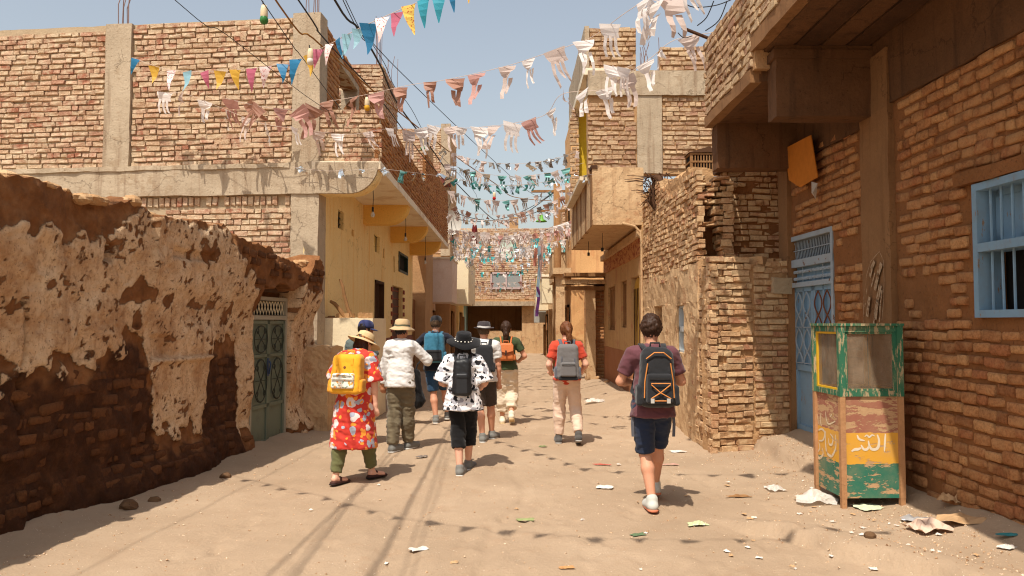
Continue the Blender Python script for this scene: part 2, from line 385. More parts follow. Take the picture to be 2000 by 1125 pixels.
def lay(parent, lst, mat, keep=300, name='brick'):
    """the `keep` bricks that show largest become parts of their own, the rest one joined part"""
    sc = []
    for e in lst:
        p = e[0].pt(e[1], e[2], e[3]); q = proj(p)
        vis = q is not None and -20 < q[0] < 2020 and -20 < q[1] < 1145
        vd = (Vector((0, 0, HC)) - p); dist = vd.length
        s = e[4] * e[5] * max(0, e[0].n.dot(vd / dist)) / dist ** 2
        sc.append((s if vis else -1, e))
    sc.sort(key=lambda t: -t[0])
    for i, (s, e) in enumerate(sc[:keep]):
        if s <= 0: sc_rest = sc[i:]; break
        o = bpy.data.objects.new(name, vmesh(random.randrange(len(VAR)), mat)); COL.objects.link(o)
        o.parent = parent; o.matrix_parent_inverse = PINV.get(parent.name, Matrix.Identity(4)); o.matrix_basis = bmat(e)
    else: sc_rest = sc[keep:]
    if sc_rest:
        Vs = []; Qs = []; Ts = []; b = 0
        for s, e in sc_rest:
            V, Q, t = fam(mat)[random.randrange(len(VAR))]; M4 = np.array(bmat(e))
            Vs.append(V @ M4[:3, :3].T + M4[:3, 3]); Qs.append(Q + b); b += len(V); Ts.append(np.full(len(V), t))
        me = npmesh('brickwork', np.concatenate(Vs), np.concatenate(Qs), mat.name in SOFT, {'tint': np.concatenate(Ts)})
        tag(link(name + 'work', me, mat, parent), kind='stuff')
# ================================================================== ground
LWF = Fr(-4.374, 3.0, .1236, .9923)                       # low wall on the left, u = 0 at Y = 3, d towards the street
RWF = Fr(3.855, 4.0, -.0267, 1.0, True)                   # right house street wall, u = 0 at Y = 4
_fr = np.random.RandomState(11)
STEPS = [(_fr.uniform(-2.6, 2.6), 4.2 + 9.5 * _fr.rand() ** 1.4, _fr.uniform(-.5, .5), _fr.uniform(.006, .016)) for _ in range(420)]
def steps_h(X, Y):
    h = np.zeros_like(X); fx, fy = X.ravel(), Y.ravel(); hr = h.ravel(); o = np.argsort(fy, kind='stable'); sy_ = fy[o]
    for (a, b, r, d) in STEPS:
        i0, i1 = np.searchsorted(sy_, b - .28), np.searchsorted(sy_, b + .28); k = o[i0:i1]
        if not len(k): continue
        dx, dy = fx[k] - a, fy[k] - b; u = dx * math.cos(r) + dy * math.sin(r); v = -dx * math.sin(r) + dy * math.cos(r)
        e = (u / .055) ** 2 + ((v) / .14) ** 2; hr[k] += -d * np.exp(-e ** 2) + d * .5 * np.exp(-(np.sqrt(e) - 1.35) ** 2 / .05)
    return hr.reshape(X.shape)
def ground_h(X, Y):
    P = np.stack([X, Y, X * 0], -1)
    h = (fbm(P * .55, 3, 3) - .5) * .05 * sst(Y, 3, 6) + (fbm(P * 3.1, 4, 5) - .5) * .022
    h += (fbm(P * 14, 2, 8) - .5) * .010
    for (a, b, w, dp) in [((-.95, 4.0), (-.62, 8.9), .13, .022), ((-.2, 4.3), (.05, 9.5), .05, .012), ((-.62, 8.9), (.1, 22), .16, .02), ((.05, 9.5), (.62, 24), .10, .016), ((.35, 4.2), (2.1, 9.0), .04, .008), ((-2.6, 4), (-1.2, 10), .10, .008)]:
        dx, dy = b[0] - a[0], b[1] - a[1]; t = np.clip(((X - a[0]) * dx + (Y - a[1]) * dy) / (dx * dx + dy * dy), 0, 1)
        wob = .12 * np.sin(Y * 1.1 + a[0] * 3) + .05 * np.sin(Y * 2.7)
        dd = np.abs(X - (a[0] + t * dx) - wob * sst(t, 0, .3)); inside = sst(Y, a[1] - .3, a[1]) * (1 - sst(Y, b[1], b[1] + .3))
        h += inside * (-dp * np.exp(-(dd / w) ** 2) + dp * .55 * np.exp(-((dd - w * 1.9) / (w * .6)) ** 2))
    lw = -4.374 + (Y - 3) * .12456                        # dust banked against the walls
    h += .08 * np.exp(-np.clip(X - lw, 0, 9) / .14) * sst(fbm(P * 1.6, 2, 31), .1, .6) * (Y < 12.6)
    rw = 3.855 - (Y - 4) * .0267
    h += (.12 * np.exp(-np.clip(rw - X, 0, 9) / .22) + .03 * sst(X, 2.35, 3.1)) * (Y < 10.1)
    h += .17 * sst(X + .06 * np.sin(Y * 5), 3.16, 3.26) * sst(Y, 8.5, 8.7) * (1 - sst(Y, 10.15, 10.3))           # worn step before the blue door
    bx = 2.42 + (5.6 - Y) * .62                            # old low kerb of packed mud, lower right
    e = (X - bx) * .86; h += (.11 * sst(e + .03 * np.sin(Y * 7) + .02 * np.sin(Y * 17), -.03, .03) * (1 - .55 * sst(e, .2, .5))) * (1 - sst(Y, 6.1, 6.9)) * sst(Y, 3.2, 3.6)
    h += .10 * np.exp(-((X - 2.4) / .5) ** 2) * sst(Y, 13, 15) * (1 - sst(Y, 21, 22)) + .08 * sst(X, 1.5, 2.4) * sst(Y, 11, 12.5)
    return h * (1 - sst(Y, 45, 60)) * (1 - sst(np.abs(X), 9, 14))
xs = np.concatenate([[-900, -300, -100, -40, -20, -12, -8, -6.2, -5.4], np.arange(-4.8, 4.61, .042), [5, 5.6, 6.5, 9, 14, 25, 60, 150, 400, 900]])
ys = np.concatenate([[-400, -100, -30, -10, -2, 1, 2.2, 3, 3.5], np.arange(3.9, 12, .042), np.arange(12, 20, .08), np.arange(20, 46, .25), [48, 52, 60, 80, 120, 200, 400, 800, 1600]])
GX, GY = np.meshgrid(xs, ys, indexing='ij'); GZ = ground_h(GX, GY) + steps_h(GX, GY)
ni, nj = GX.shape
I = np.arange(ni * nj).reshape(ni, nj)
Q = np.stack([I[:-1, :-1], I[1:, :-1], I[1:, 1:], I[:-1, 1:]], -1).reshape(-1, 4)
def m_ground():
    t = NT('sandy_earth')
    c = t.ramp(t.noise(.5, 6, .65), [(.3, C(162, 138, 112)), (.55, C(178, 153, 126)), (.75, C(190, 166, 139))])
    c = t.mix(t.math('MULTIPLY', t.step(t.noise(3.5, 7, .75), .52, .72), .5), c, C(168, 136, 106))
    g = t.noise(90, 3, .7)
    c = t.mix(t.math('MULTIPLY', g, .45), c, t.mix(1, c, (.5, .45, .4, 1), 'MULTIPLY'))
    vo = t.n('ShaderNodeTexVoronoi', Vector=t.pos, Scale=42.0); sp = t.math('LESS_THAN', vo.outputs['Distance'], .16)
    hue = t.ramp(vo.outputs['Color'], [(0, C(120, 84, 56)), (.5, C(214, 180, 144)), (.8, C(236, 222, 200))])
    keep = t.math('GREATER_THAN', t.noise(7, 3), .54)
    c = t.mix(t.math('MULTIPLY', t.math('MULTIPLY', sp, keep), .8), c, hue)
    t.bump(t.math('ADD', t.math('MULTIPLY', t.noise(30, 5, .75), 1), t.math('MULTIPLY', t.math('MULTIPLY', sp, keep), .6)), .65, .02)
    return t.fin(c, .96)
gme = npmesh('ground', np.stack([GX, GY, GZ], -1).reshape(-1, 3), Q, True)
tag(link('ground', gme, m_ground()), kind='structure')
def gz(x, y): return float(ground_h(np.array([x]), np.array([y]))[0])
# ------------------------------------------------------------------ low mud wall on the left with its metal door
def lowwall():
    T = thing('mud_wall', 'low crumbling mud wall with peeling pale plaster and a grey-green metal door', 'wall', (-3.8, 8, 0))
    U1 = 9.45; su, sv = .022, .022
    us = np.arange(0, U1 + .001, su); vs = np.arange(-.1, 2.95, sv)
    def top(u):
        Pn = np.stack([u * 1.0, u * 0, u * 0], -1)
        b = np.interp(u, [0, 3.0, 4.6, 4.85, 6.3, 6.5, 7.2, 8.2, 8.75, 8.8, 9.0, 9.2, 9.5], [2.88, 2.86, 2.84, 2.80, 2.88, 2.74, 2.70, 2.52, 2.46, 2.40, 2.66, 2.72, 2.58])
        return b + (fbm(Pn * 2.2, 4, 40) - .5) * .13 + (fbm(Pn * 11, 3, 41) - .5) * .10
    UU, VV = np.meshgrid(us, vs, indexing='ij')
    P = np.stack([UU, VV, UU * 0], -1)
    tp = top(us)[:, None]
    V2 = np.minimum(VV, tp)                                           # squash the grid down to the broken top
    P[..., 1] = V2
    # where plaster still clings: a jagged band, gone at the foot and below the top
    n1 = fbm(P * np.array([1.1, 1.1, 1]), 5, 50); n2 = fbm(P * 6.5, 4, 51); n3 = fbm(P * 22, 3, 52)
    lo = np.interp(us, [0, 2.0, 3.2, 4.1, 4.6, 4.9, 5.2, 6.1, 6.2, 6.9, 7.0, 9.5], [1.05, 1.15, 1.32, 1.30, 1.6, 1.45, .45, .40, 1.5, 1.4, .15, .05])[:, None]
    hi = np.interp(us, [0, 2, 3.2, 4.2, 4.5, 6.3, 6.6, 7, 7.3, 8.35, 8.5, 9.5], [2.66, 2.62, 2.52, 2.46, 2.76, 2.78, 2.45, 2.3, 2.0, 2.0, 2.2, 2.1])[:, None]
    m = sst(V2 - lo + (n1 - .5) * .45 + (n2 - .5) * .8, -.05, .05) * sst(hi - V2 + (n1 - .5) * .3 + (n2 - .5) * .5, -.05, .05)
    m *= 1 - sst(n2 * .5 + n3 * .65, .66, .78) * .8
    m *= 1 - .8 * sst(fbm(P * np.array([.9, 1.6, 1]), 4, 59) * .7 + n2 * .45, .70, .80)                 # small losses
    band = np.exp(-((V2 - (1.98 - .03 * (UU - 4.3))) / .12) ** 2) * sst(UU, 4.2, 4.5) * (1 - sst(UU, 6.2, 6.4))   # bare mud band
    m *= 1 - .9 * sst(band * (.1 + 1.1 * n1) + (n2 - .5) * 1.5, .46, .74)
    col = np.exp(-((UU - 4.72) / .16) ** 2) * sst(2.3 - V2, 0, .2) + np.exp(-((UU - 6.55) / .13) ** 2) * sst(2.2 - V2, 0, .3)
    m *= 1 - .9 * sst(col * (.0 + 1.3 * fbm(P * 1.7, 3, 58)) + (n2 - .5) * 1.6, .55, .85)
    D = (fbm(P * 1.3, 3, 60) - .5) * .15 + (n2 - .5) * .08 + (n3 - .5) * .03
    D += m * .028 + .09 * sst(V2, 1.7, 2.7)
    lowb = sst(lo - V2 + (n1 - .5) * .45 + (n2 - .5) * .8 - .05, -.12, .12)
    D -= .07 * sst(.9 - V2, 0, .8) * sst(n1, .4, .6) ; D += .10 * sst(.35 - V2, -.1, .3)
    D += .075 * sst(UU, 4.83, 4.86) * sst(V2, 1.7, 2.2) + .06 * sst(UU, 6.42, 6.45) * sst(V2, 1.6, 2.1)
    for (a, b, c, w) in [(.3, 2.9, 1.0, .015), (1.95, 2.4, 1.1, .02), (3.3, 2.0, .6, .012)]:      # cracks
        path = a + (fbm(np.stack([vs * 2.0, vs * 0 + a, vs * 0], -1), 4, 70) - .5) * .45
        k = np.exp(-((UU - path[None, :]) / w) ** 2) * sst(b - V2, 0, .2) * sst(V2 - c, 0, .2); D -= .05 * k
    # vent hole, cupboard recess, lintel scars
    for (pu0, pv0, pu1, pv1, dp) in [(191, 478, 207, 508, .12), (312, 497, 392, 503, .05), (292, 655, 322, 700, .04), (290, 692, 420, 712, -.05)]:
        a = LWF.hit(pu0, pv1); b = LWF.hit(pu1, pv0); e = (n2 - .5) * .03
        D -= dp * (sst(UU - a[0] + e, -.012, .012) * sst(b[0] - UU + e, -.012, .012) * sst(V2 - a[1] + e, -.012, .012) * sst(b[1] - V2 + e, -.012, .012))
    D -= .09 * np.exp(-((UU - 3.95) / .10) ** 2 - ((V2 - 1.45) / .2) ** 2) + .12 * np.exp(-((UU - 5.0) / .09) ** 2 - ((V2 - .55) / .09) ** 2)
    du0, du1 = LWF.hit(490, 800)[0], LWF.hit(562, 800)[0]
    inside = (UU > du0 - .01) & (UU < du1 + .01) & (V2 < 2.2 + .05 * np.sin(UU * 9))
    D = np.where(inside, -.14, D)
    base = np.array([tuple(LWF.pt(0, 0, 0))]); Uv = np.array(LWF.u); Nv = np.array(LWF.n)
    W3 = base + UU[..., None] * Uv + D[..., None] * Nv; W3 = W3 + np.array([0, 0, 1.]) * V2[..., None]
    W3[..., 2] += 0
    nu, nv = UU.shape
    # top and back
    back = np.stack([base + us[:, None] * Uv + (-.42) * Nv + np.array([0, 0, 1.]) * (tp - .05 * 1.0), base + us[:, None] * Uv + (-.42) * Nv + np.array([0, 0, 1.]) * np.full_like(tp, -.1)], 1).reshape(nu, 2, 3)
    mid = W3[:, -1:, :] * .5 + back[:, :1, :] * .5; mid[..., 2] += .05
    A = np.concatenate([W3, mid, back], 1); tot = nv + 3
    Ix = np.arange(nu * tot).reshape(nu, tot)
    Qd = np.stack([Ix[:-1, :-1], Ix[1:, :-1], Ix[1:, 1:], Ix[:-1, 1:]], -1).reshape(-1, 4)
    mm = np.concatenate([m, np.zeros((nu, 3))], 1)
    t = NT('peeling_plaster')
    k = t.attr('plaster').outputs['Fac']; kk = t.step(t.math('ADD', k, t.math('MULTIPLY_ADD', t.noise(30, 7, .8), 1.5, -.75)), .34, .66)
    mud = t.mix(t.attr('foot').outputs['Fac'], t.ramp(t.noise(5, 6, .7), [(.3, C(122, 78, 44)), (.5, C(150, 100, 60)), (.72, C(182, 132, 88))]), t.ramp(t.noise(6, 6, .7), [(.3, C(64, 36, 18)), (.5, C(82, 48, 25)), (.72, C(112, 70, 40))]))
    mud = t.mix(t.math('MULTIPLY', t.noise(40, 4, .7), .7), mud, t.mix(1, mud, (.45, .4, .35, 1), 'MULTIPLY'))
    pl = t.ramp(t.noise(2.2, 6, .7), [(.28, C(190, 146, 104)), (.46, C(222, 186, 146)), (.68, C(236, 206, 168))])
    pl = t.mix(t.math('MULTIPLY', t.step(t.noise(1.3, 7, .72), .46, .66), .75), pl, C(176, 126, 80))          # brown wash-down stains
    pl = t.mix(t.math('MULTIPLY', t.step(t.noise(1, 6, .7, vec=t.vscale((6, 6, .8))), .52, .68), .5), pl, C(160, 112, 70))
    pl = t.mix(t.math('MULTIPLY', t.step(t.noise(16, 6, .78), .48, .66), .6), pl, C(156, 108, 68))
    pl = t.mix(t.math('MULTIPLY', t.step(t.noise(48, 3, .6), .62, .68), .8), pl, C(112, 68, 36))               # pits where straw has gone
    t.bump(t.math('ADD', t.math('MULTIPLY', kk, .7), t.noise(26, 6, .75)), 1.0, .03)
    plm = t.fin(t.mix(kk, mud, pl), .96)
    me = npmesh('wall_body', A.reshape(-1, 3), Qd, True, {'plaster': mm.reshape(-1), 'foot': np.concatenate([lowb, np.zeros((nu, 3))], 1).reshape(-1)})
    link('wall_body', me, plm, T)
    MB().fbox(LWF, U1 - .02, U1 + .0, -.1, 2.4, -.42, -.02).build('wall_end', MAT['mortar_mud'], T)
    # mud bricks laid bare at the foot and over the door
    mi = lambda u: min(nu - 1, max(0, int(u / su))); mj = lambda v: min(nv - 1, max(0, int((v + .1) / sv)))
    def msk(u, v):
        if du0 - .12 < u < du1 + .12 and v < 2.26: return False
        if v > top(np.array([u]))[0] - .1: return False
        if m[max(0, mi(u) - 4):mi(u) + 5, max(0, mj(v) - 2):mj(v) + 3].max() > .35: return False
        return u > 6.95 or (u > 6.5 and v > 1.9) or v < 1.25
    L = []
    tmp = []
    field(tmp, LWF, .6, U1 - .05, .12, 2.62, ch=.115, bl=.25, joint=.032, dep=.06, mask=msk, wob=.016, dj=.014, roll=.05, head=.35, miss=.22)
    for e in tmp:
        dd = D[max(0, mi(e[1]) - 3):mi(e[1]) + 4, max(0, mj(e[2]) - 2):mj(e[2]) + 3].mean()
        L.append((e[0], e[1], e[2], dd + (.032 if e[2] > 1.9 else .012) + e[3], e[4], e[5], e[6], e[7]))
    lay(T, L, MAT['brick_adobe'], 300)
    # vent lattice
    a = LWF.hit(191, 508); b = LWF.hit(207, 478); mb = MB()
    mb.fbox(LWF, a[0] - .02, b[0] + .02, a[1] - .02, a[1] + .008, -.06, .03); mb.fbox(LWF, a[0] - .02, b[0] + .02, b[1] - .008, b[1] + .02, -.06, .03)
    for k in range(1, 3):
        x = a[0] + (b[0] - a[0]) * k / 3; mb.fbox(LWF, x - .006, x + .006, a[1], b[1], -.04, -.03)
        y = a[1] + (b[1] - a[1]) * k / 3; mb.fbox(LWF, a[0], b[0], y - .006, y + .006, -.029, -.019)
    mb.build('vent_lattice', MAT['mortar'], T)
    # ---- door
    d = MB(); u0, u1 = du0 + .01, du1 - .01; H = 2.06
    d.fbox(LWF, u0, u0 + .05, 0, H, -.13, -.02); d.fbox(LWF, u1 - .05, u1, 0, H, -.13, -.02); d.fbox(LWF, u0, u1, H - .05, H, -.131, -.019); d.fbox(LWF, u0, u1, 1.74, 1.80, -.131, -.019)
    fr = sub(d.build('door', m_paint('door_frame_paint', C(168, 158, 138), C(110, 80, 56), .64, 8), T))
    um = (u0 + u1) / 2
    for k, (a, b) in enumerate(((u0 + .055, um - .004), (um + .004, u1 - .055))):
        p = MB(); p.fbox(LWF, a, b, .02, 1.73, -.082, -.055)
        for (x0, x1, y0, y1) in ((a, a + .045, .02, 1.73), (b - .045, b, .02, 1.73), (a, b, .02, .07), (a, b, .52, .57), (a, b, 1.68, 1.73), (a, b, 1.22, 1.26)):
            p.fbox(LWF, x0, x1, y0, y1, -.0545, -.034 - .001 * k)
        lf = p.build('door_leaf', MAT['greenmetal'], fr)
        s = MB(); w = (b - a) / 2 - .06; cx = (a + b) / 2
        for (c0, c1) in ((.6, 1.2), (1.28, 1.66)):
            hh = (c1 - c0) / 2; cz = (c0 + c1) / 2
            for sx in (-1, 1):
                s.tube([LWF.pt(cx + sx * w * math.sin(th), cz + hh * math.cos(th), -.025) for th in np.linspace(0, math.pi, 9)], .007, 4)
                s.tube([LWF.pt(cx + sx * w * .55 * math.sin(th * 2), cz + hh * .95 * math.cos(th), -.020) for th in np.linspace(0, math.pi, 13)], .007, 4)
                for sz in (-1, 1):
                    s.tube([LWF.pt(cx + sx * (w * .55 + .05 * math.cos(th) * (1 - th / 9)), cz + sz * (hh * .55 + .06 * math.sin(th) * (1 - th / 9)), -.02) for th in np.linspace(0, 7, 14)], .006, 4)
            s.tube([LWF.pt(cx - w, cz, -.024), LWF.pt(cx + w, cz, -.024)], .007, 4)
        s.build('scrollwork', m_plain('iron_scroll_%d' % k, C(56, 60, 50), .6), fr)
    tg = MB(); z0, z1 = 1.81, 2.0
    tg.fbox(LWF, u0 + .05, u1 - .05, z0, z1, -.12, -.11, 1)
    n = 11
    for k in range(n):
        x = u0 + .06 + (u1 - u0 - .12) * k / n; w = (u1 - u0 - .12) / n
        tg.tube([LWF.pt(x, z0, -.06), LWF.pt(x + w, z1, -.06)], .007, 4); tg.tube([LWF.pt(x + w, z0, -.052), LWF.pt(x, z1, -.052)], .007, 4)
    tg.build('transom_grille', [MAT['cream'], MAT['dark']], fr)
    hd = MB(); hd.tube([LWF.pt(um - .03, .98, -.01), LWF.pt(um - .03, 1.12, .01), LWF.pt(um - .03, 1.16, -.01)], .012, 6); hd.fbox(LWF, um - .06, um - .0, .95, 1.2, -.032, -.024)
    hd.build('door_handle', m_plain('blue_lock', C(58, 78, 110), .5, .3), fr)
    # lintel pole
    MB().tube([LWF.pt(du0 - .15, 2.2, -.05), LWF.pt(um, 2.17, -.04), LWF.pt(du1 + .15, 2.19, -.05)], [.05, .045, .05], 8).build('lintel', MAT['wood_dark'], T)
    # loose clods along the crest
    clods = []
    for k in range(150):
        u = random.uniform(.8, U1 - .1); s = random.uniform(.025, .10)
        v = VAR[0][0]; z = top(np.array([u]))[0]; q_ = LWF.pt(u, 0, random.uniform(-.22, .10)); clods.append((q_.x, q_.y, z - s * .15, s))
    sph = np.array([(math.sin(a) * math.cos(b), math.sin(a) * math.sin(b), math.cos(a)) for a in np.linspace(0, math.pi, 6) for b in np.linspace(0, 2 * math.pi, 9)[:-1]])
    Qs_ = np.array([(i * 8 + j, (i + 1) * 8 + j, (i + 1) * 8 + (j + 1) % 8, i * 8 + (j + 1) % 8) for i in range(5) for j in range(8)])
    for k, (x, y, z, s) in enumerate(clods):
        V = sph * (.55 + .9 * fbm(sph * 1.3 + k * 3.1, 2, k))[:, None] * np.array([1, 1.3, .6]) * s
        link('clod', npmesh('clod', V + np.array([x, y, z]), Qs_, False), MAT['mortar_sand'] if k % 3 else MAT['plaster_tan'], T)
    return T
lowwall()
# ================================================================== unfinished brick house, left
LX = -3.29
LF = Fr(LX, 13.0, -.9945, .105, True)                    # front face, u runs left from the street corner
if LF.n.y > 0: LF.n = -LF.n
LS = Fr(LX, 13.0, 0, 1)                                   # street face, u = Y - 13
BS = Fr(-2.25, 13.0, 0, 1)                                # balcony street face
def lefthouse():
    T = thing('brick_house', 'unfinished two-storey brick house with yellow street wall and brick balcony', 'house', (-5, 15, 0))
    con, mor = MAT['concrete'], MAT['mortar']
    rough('front_wall', LF, .3, 8.0, 0, 3.90, -.30, -.04, mor, T, amp=.006)
    rough('front_wall', LF, .3, 8.0, 4.40, 6.98, -.30, -.045, mor, T, amp=.006)
    B = []
    cols = [(0, .48), (3.44, 3.92), (7.4, 7.9)]
    clear = lambda u: all(not (a - .03 < u < b + .03) for a, b in cols)
    tilt = lambda u: 6.93 + .0 * u
    field(B, LF, .50, 3.42, 4.42, 6.98, ch=.0945, bl=.265, dep=.06, d=.0, wob=.010, sag=.008, dj=.012, roll=.018)
    field(B, LF, 3.94, 7.38, 4.42, 6.92, ch=.0945, bl=.265, dep=.06, d=.0, wob=.010, sag=.008, dj=.012, roll=.018)
    hole = lambda u, v: not ((1.62 < u < 1.76 and 3.6 < v) or (2.75 < u < 2.95 and 3.55 < v < 3.7) or (3.28 < u and v > 3.6))
    field(B, LF, .50, 3.44, 2.2, 3.72, ch=.098, bl=.27, dep=.05, mask=hole, dj=.008)
    u = .52
    while u < 3.36:                                                     # soldier course under the beam
        if hole(u, 3.8) and random.random() > .06: B.append((LF, u + .045, 3.80 + random.uniform(-.012, .006), random.uniform(-.01, .01), .085, .155, .05, random.gauss(0, .05)))
        u += .108
    lay(T, B, MAT['brick_sun'], 300)
    for k, (a, b) in enumerate(cols):
        rough('column', LF, a - (.0 if k else .004), b, 0 if k != 1 else 4.35, 6.98 + (.05 if k == 0 else 0), -.34, .03 + .004 * k, con, T, seg=.2, amp=.014)
    rough('beam', LF, -.0, 8.0, 3.89, 4.42, -.33, .06, con, T, seg=.16, amp=.022, freq=2.2)
    rough('beam_ledge', LF, .5, 7.95, 4.34, 4.415, .0, .085, con, T, seg=.12, amp=.02)
    # balcony: end bracket in concrete, slab, parapets
    def bracket(y0, y1, x1, zt, zb, mat, name):
        pr = [(LX - .05, zt), (LX - .05, zb), (LX + (x1 - LX) * .52, zb)]
        cx, cz = LX + (x1 - LX) * .52, zt; rx, rz = (x1 - cx), (zt - zb)
        pr += [(cx + rx * math.sin(a), cz - rz * math.cos(a)) for a in np.linspace(.15, math.pi / 2, 8)]
        m = MB(); m.prism([Vector((x, y0, z)) for x, z in pr], (0, y1 - y0, 0)); return m.build(name, mat, T)
    bracket(12.93, 12.99, -2.27, 4.42, 3.89, con, 'bracket_face')
    bracket(12.992, 13.32, -2.275, 4.30, 3.885, MAT['yellow'], 'bracket')
    for y in (16.9, 20.7, 24.6): bracket(y, y + .34, -2.30, 4.30, 3.88, MAT['yellow_deep'], 'bracket')
    rough('balcony_slab', BS, -.06, 14.0, 4.30, 4.44, -1.15, .02, MAT['soffit'], T, seg=.5, amp=.006)
    PE = Fr(-2.23, 12.99, -1, 0, True)
    if PE.n.y > 0: PE.n = -PE.n
    rough('parapet_core', PE, .03, 1.05, 4.42, 5.34, -.10, -.03, mor, T, amp=.005)
    B = []
    field(B, PE, .0, 1.06, 4.44, 5.39, ch=.083, bl=.26, dep=.05, d=.0, dj=.012, roll=.018)
    lay(T, B, MAT['brick_sun'], 70); B = []
    rough('parapet_core', BS, .0, 14.0, 4.42, 5.34, -.10, -.032, MAT['mortar_mud'], T, seg=.3, amp=.005)
    rough('parapet_core', BS, 7.0, 14.0, 5.30, 6.20, -.10, -.032, MAT['mortar_mud'], T, seg=.3, amp=.005)
    field(B, BS, .0, 13.98, 4.47, 5.38, ch=.085, bl=.25, dep=.05)
    field(B, BS, 7.0, 13.98, 5.38, 6.22, ch=.085, bl=.25, dep=.05)
    # upper street wall with its unfinished opening
    op = (1.55, 3.1, 5.2, 6.62)
    rough('street_wall', LS, .3, 5.7, 4.42, 6.98, -.30, -.032, MAT['mortar_mud'], T, seg=.3, amp=.005, holes=[op])
    field(B, LS, .05, 5.7, 4.44, 7.04, ch=.0945, bl=.26, dep=.05, mask=lambda u, v: not (op[0] - .1 < u < op[1] + .1 and op[2] < v < op[3] + .12))
    rough('opening_lintel', LS, op[0] - .15, op[1] + .15, op[3], op[3] + .12, -.3, .02, con, T, amp=.006)
    rough('opening_jamb', LS, op[1], op[1] + .16, op[2], op[3], -.34, .015, con, T, amp=.006)
    rough('back_room', LS, 0.4, 5.6, 4.4, 6.9, -3.2, -3.0, MAT['mortar_mud'], T, seg=.6)
    lay(T, B, MAT['brick_mud'], 300)
    # ground-floor street wall, yellow limewash over a purple-brown dado
    hs = []
    def rect(x0, y0, x1, y1):
        a = LS.hit(x0, (y0 + y1) / 2)[0]; b = LS.hit(x1, (y0 + y1) / 2)[0]; Ym = 13 + (a + b) / 2
        return (a, b, HC + (630 - y1) / F * Ym, HC + (630 - y0) / F * Ym)
    W1 = rect(660, 411, 671, 447); W2 = rect(730.5, 459, 741.5, 493); W3 = rect(778, 496, 796, 534)
    D1 = rect(731, 549, 748, 690); D1 = (D1[0], D1[1], .06, D1[3]); D2 = rect(766, 560, 786, 690); D2 = (D2[0], D2[1], .06, D2[3])
    h1 = (LS.hit(687, 445)[0], LS.hit(691, 445)[0], 3.48, 3.62); h2 = (LS.hit(748.5, 490)[0], LS.hit(751, 490)[0], 3.35, 3.6); h3 = (LS.hit(768.5, 510)[0], LS.hit(771, 510)[0], 3.1, 3.55)
    rough('street_wall', LS, .0, 12.35, 1.30, 4.30, -.25, .0, MAT['yellow'], T, seg=.4, amp=.008, holes=[W1, W2, W3, (D1[0], D1[1], 1.2, D1[3]), (D2[0], D2[1], 1.2, D2[3]), h1, h2, h3])
    rough('dado', LS, .0, 12.35, 0, 1.30, -.25, .006, MAT['dado'], T, seg=.4, amp=.006, holes=[(D1[0], D1[1], -.1, 1.4), (D2[0], D2[1], -.1, 1.4)])
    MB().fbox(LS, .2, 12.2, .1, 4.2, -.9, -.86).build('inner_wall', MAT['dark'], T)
    e = MB(); e.box(LX - 1.5, LX, 25.33, 25.36, 0, 6.2); e.build('end_wall', MAT['mortar_sand'], T)
    def bars(w, nu, nv, name='window', mat=MAT['iron'], frame=None):
        m = MB(); a, b, c, d = w
        for k in range(nu + 1): x = a + (b - a) * k / nu; m.fbox(LS, x - .012, x + .012, c, d, -.1, -.08)
        for k in range(nv + 1): y = c + (d - c) * k / nv; m.fbox(LS, a, b, y - .012, y + .012, -.079, -.06)
        m.build(name, mat, T)
    bars(W1, 2, 3); bars(W2, 1, 1)
    m = MB(); a, b, c, d = W3
    for q in ((a, a + .1, c, d), (b - .1, b, c, d), (a, b, c, c + .07), (a, b, d - .07, d)): m.fbox(LS, *q, -.12, .02)
    wd = sub(m.build('window', m_plain('dark_green_paint', C(36, 52, 44), .5), T)); MB().fbox(LS, a + .1, b - .1, c + .07, d - .07, -.1, -.085).build('pane', MAT['dark'], wd)
    m = MB(); a, b, c, d = D1
    m.fbox(LS, a + .05, b - .05, c, d - .05, -.12, -.09)
    for k in range(6): x = a + .08 + (b - a - .16) * k / 5; m.fbox(LS, x - .02, x + .02, c, d - .05, -.0895, -.07)
    dr = sub(m.build('door', MAT['wood_dark'], T))
    m = MB()
    for q in ((a, a + .06, c, d), (b - .06, b, c, d), (a, b, d - .06, d)): m.fbox(LS, *q, -.2, .03)
    m.build('door_frame', MAT['wood_dark'], dr)
    m = MB(); a, b, c, d = D2; m.fbox(LS, a, b, c, d, -.14, -.12)
    dr = sub(m.build('door', m_plain('brown_door', C(74, 36, 26), .6), T)); m = MB()
    for k in range(12):
        y = c + (d - c) * (k + .5) / 12
        m.fbox(LS, a - .28, a - .02, y - .07, y + .05, .0, .03); m.fbox(LS, b + .02, b + .28, y - .07, y + .05, .0, .03); m.fbox(LS, a + .02, b - .02, y - .012, y + .012, -.119, -.10)
    m.build('brick_surround', m_plain('red_brick_tile', C(140, 70, 48), .8), dr)
    # stair tower behind, lit brick
    B = []
    TF = Fr(-3.22, 18.75, -1, 0, True); 
    if TF.n.y > 0: TF.n = -TF.n
    rough('tower_wall', TF, .0, 1.6, 4.4, 8.1, -2.5, -.035, MAT['mortar_mud'], T, seg=.5, amp=.006); field(B, TF, .0, 1.6, 6.0, 8.12, ch=.0945, bl=.26)
    TS = Fr(-3.22, 18.75, 0, 1); field(B, TS, 0, 2.5, 4.5, 8.1, ch=.0945, bl=.26, d=.03)
    lay(T, B, MAT['brick_sun'], 120)
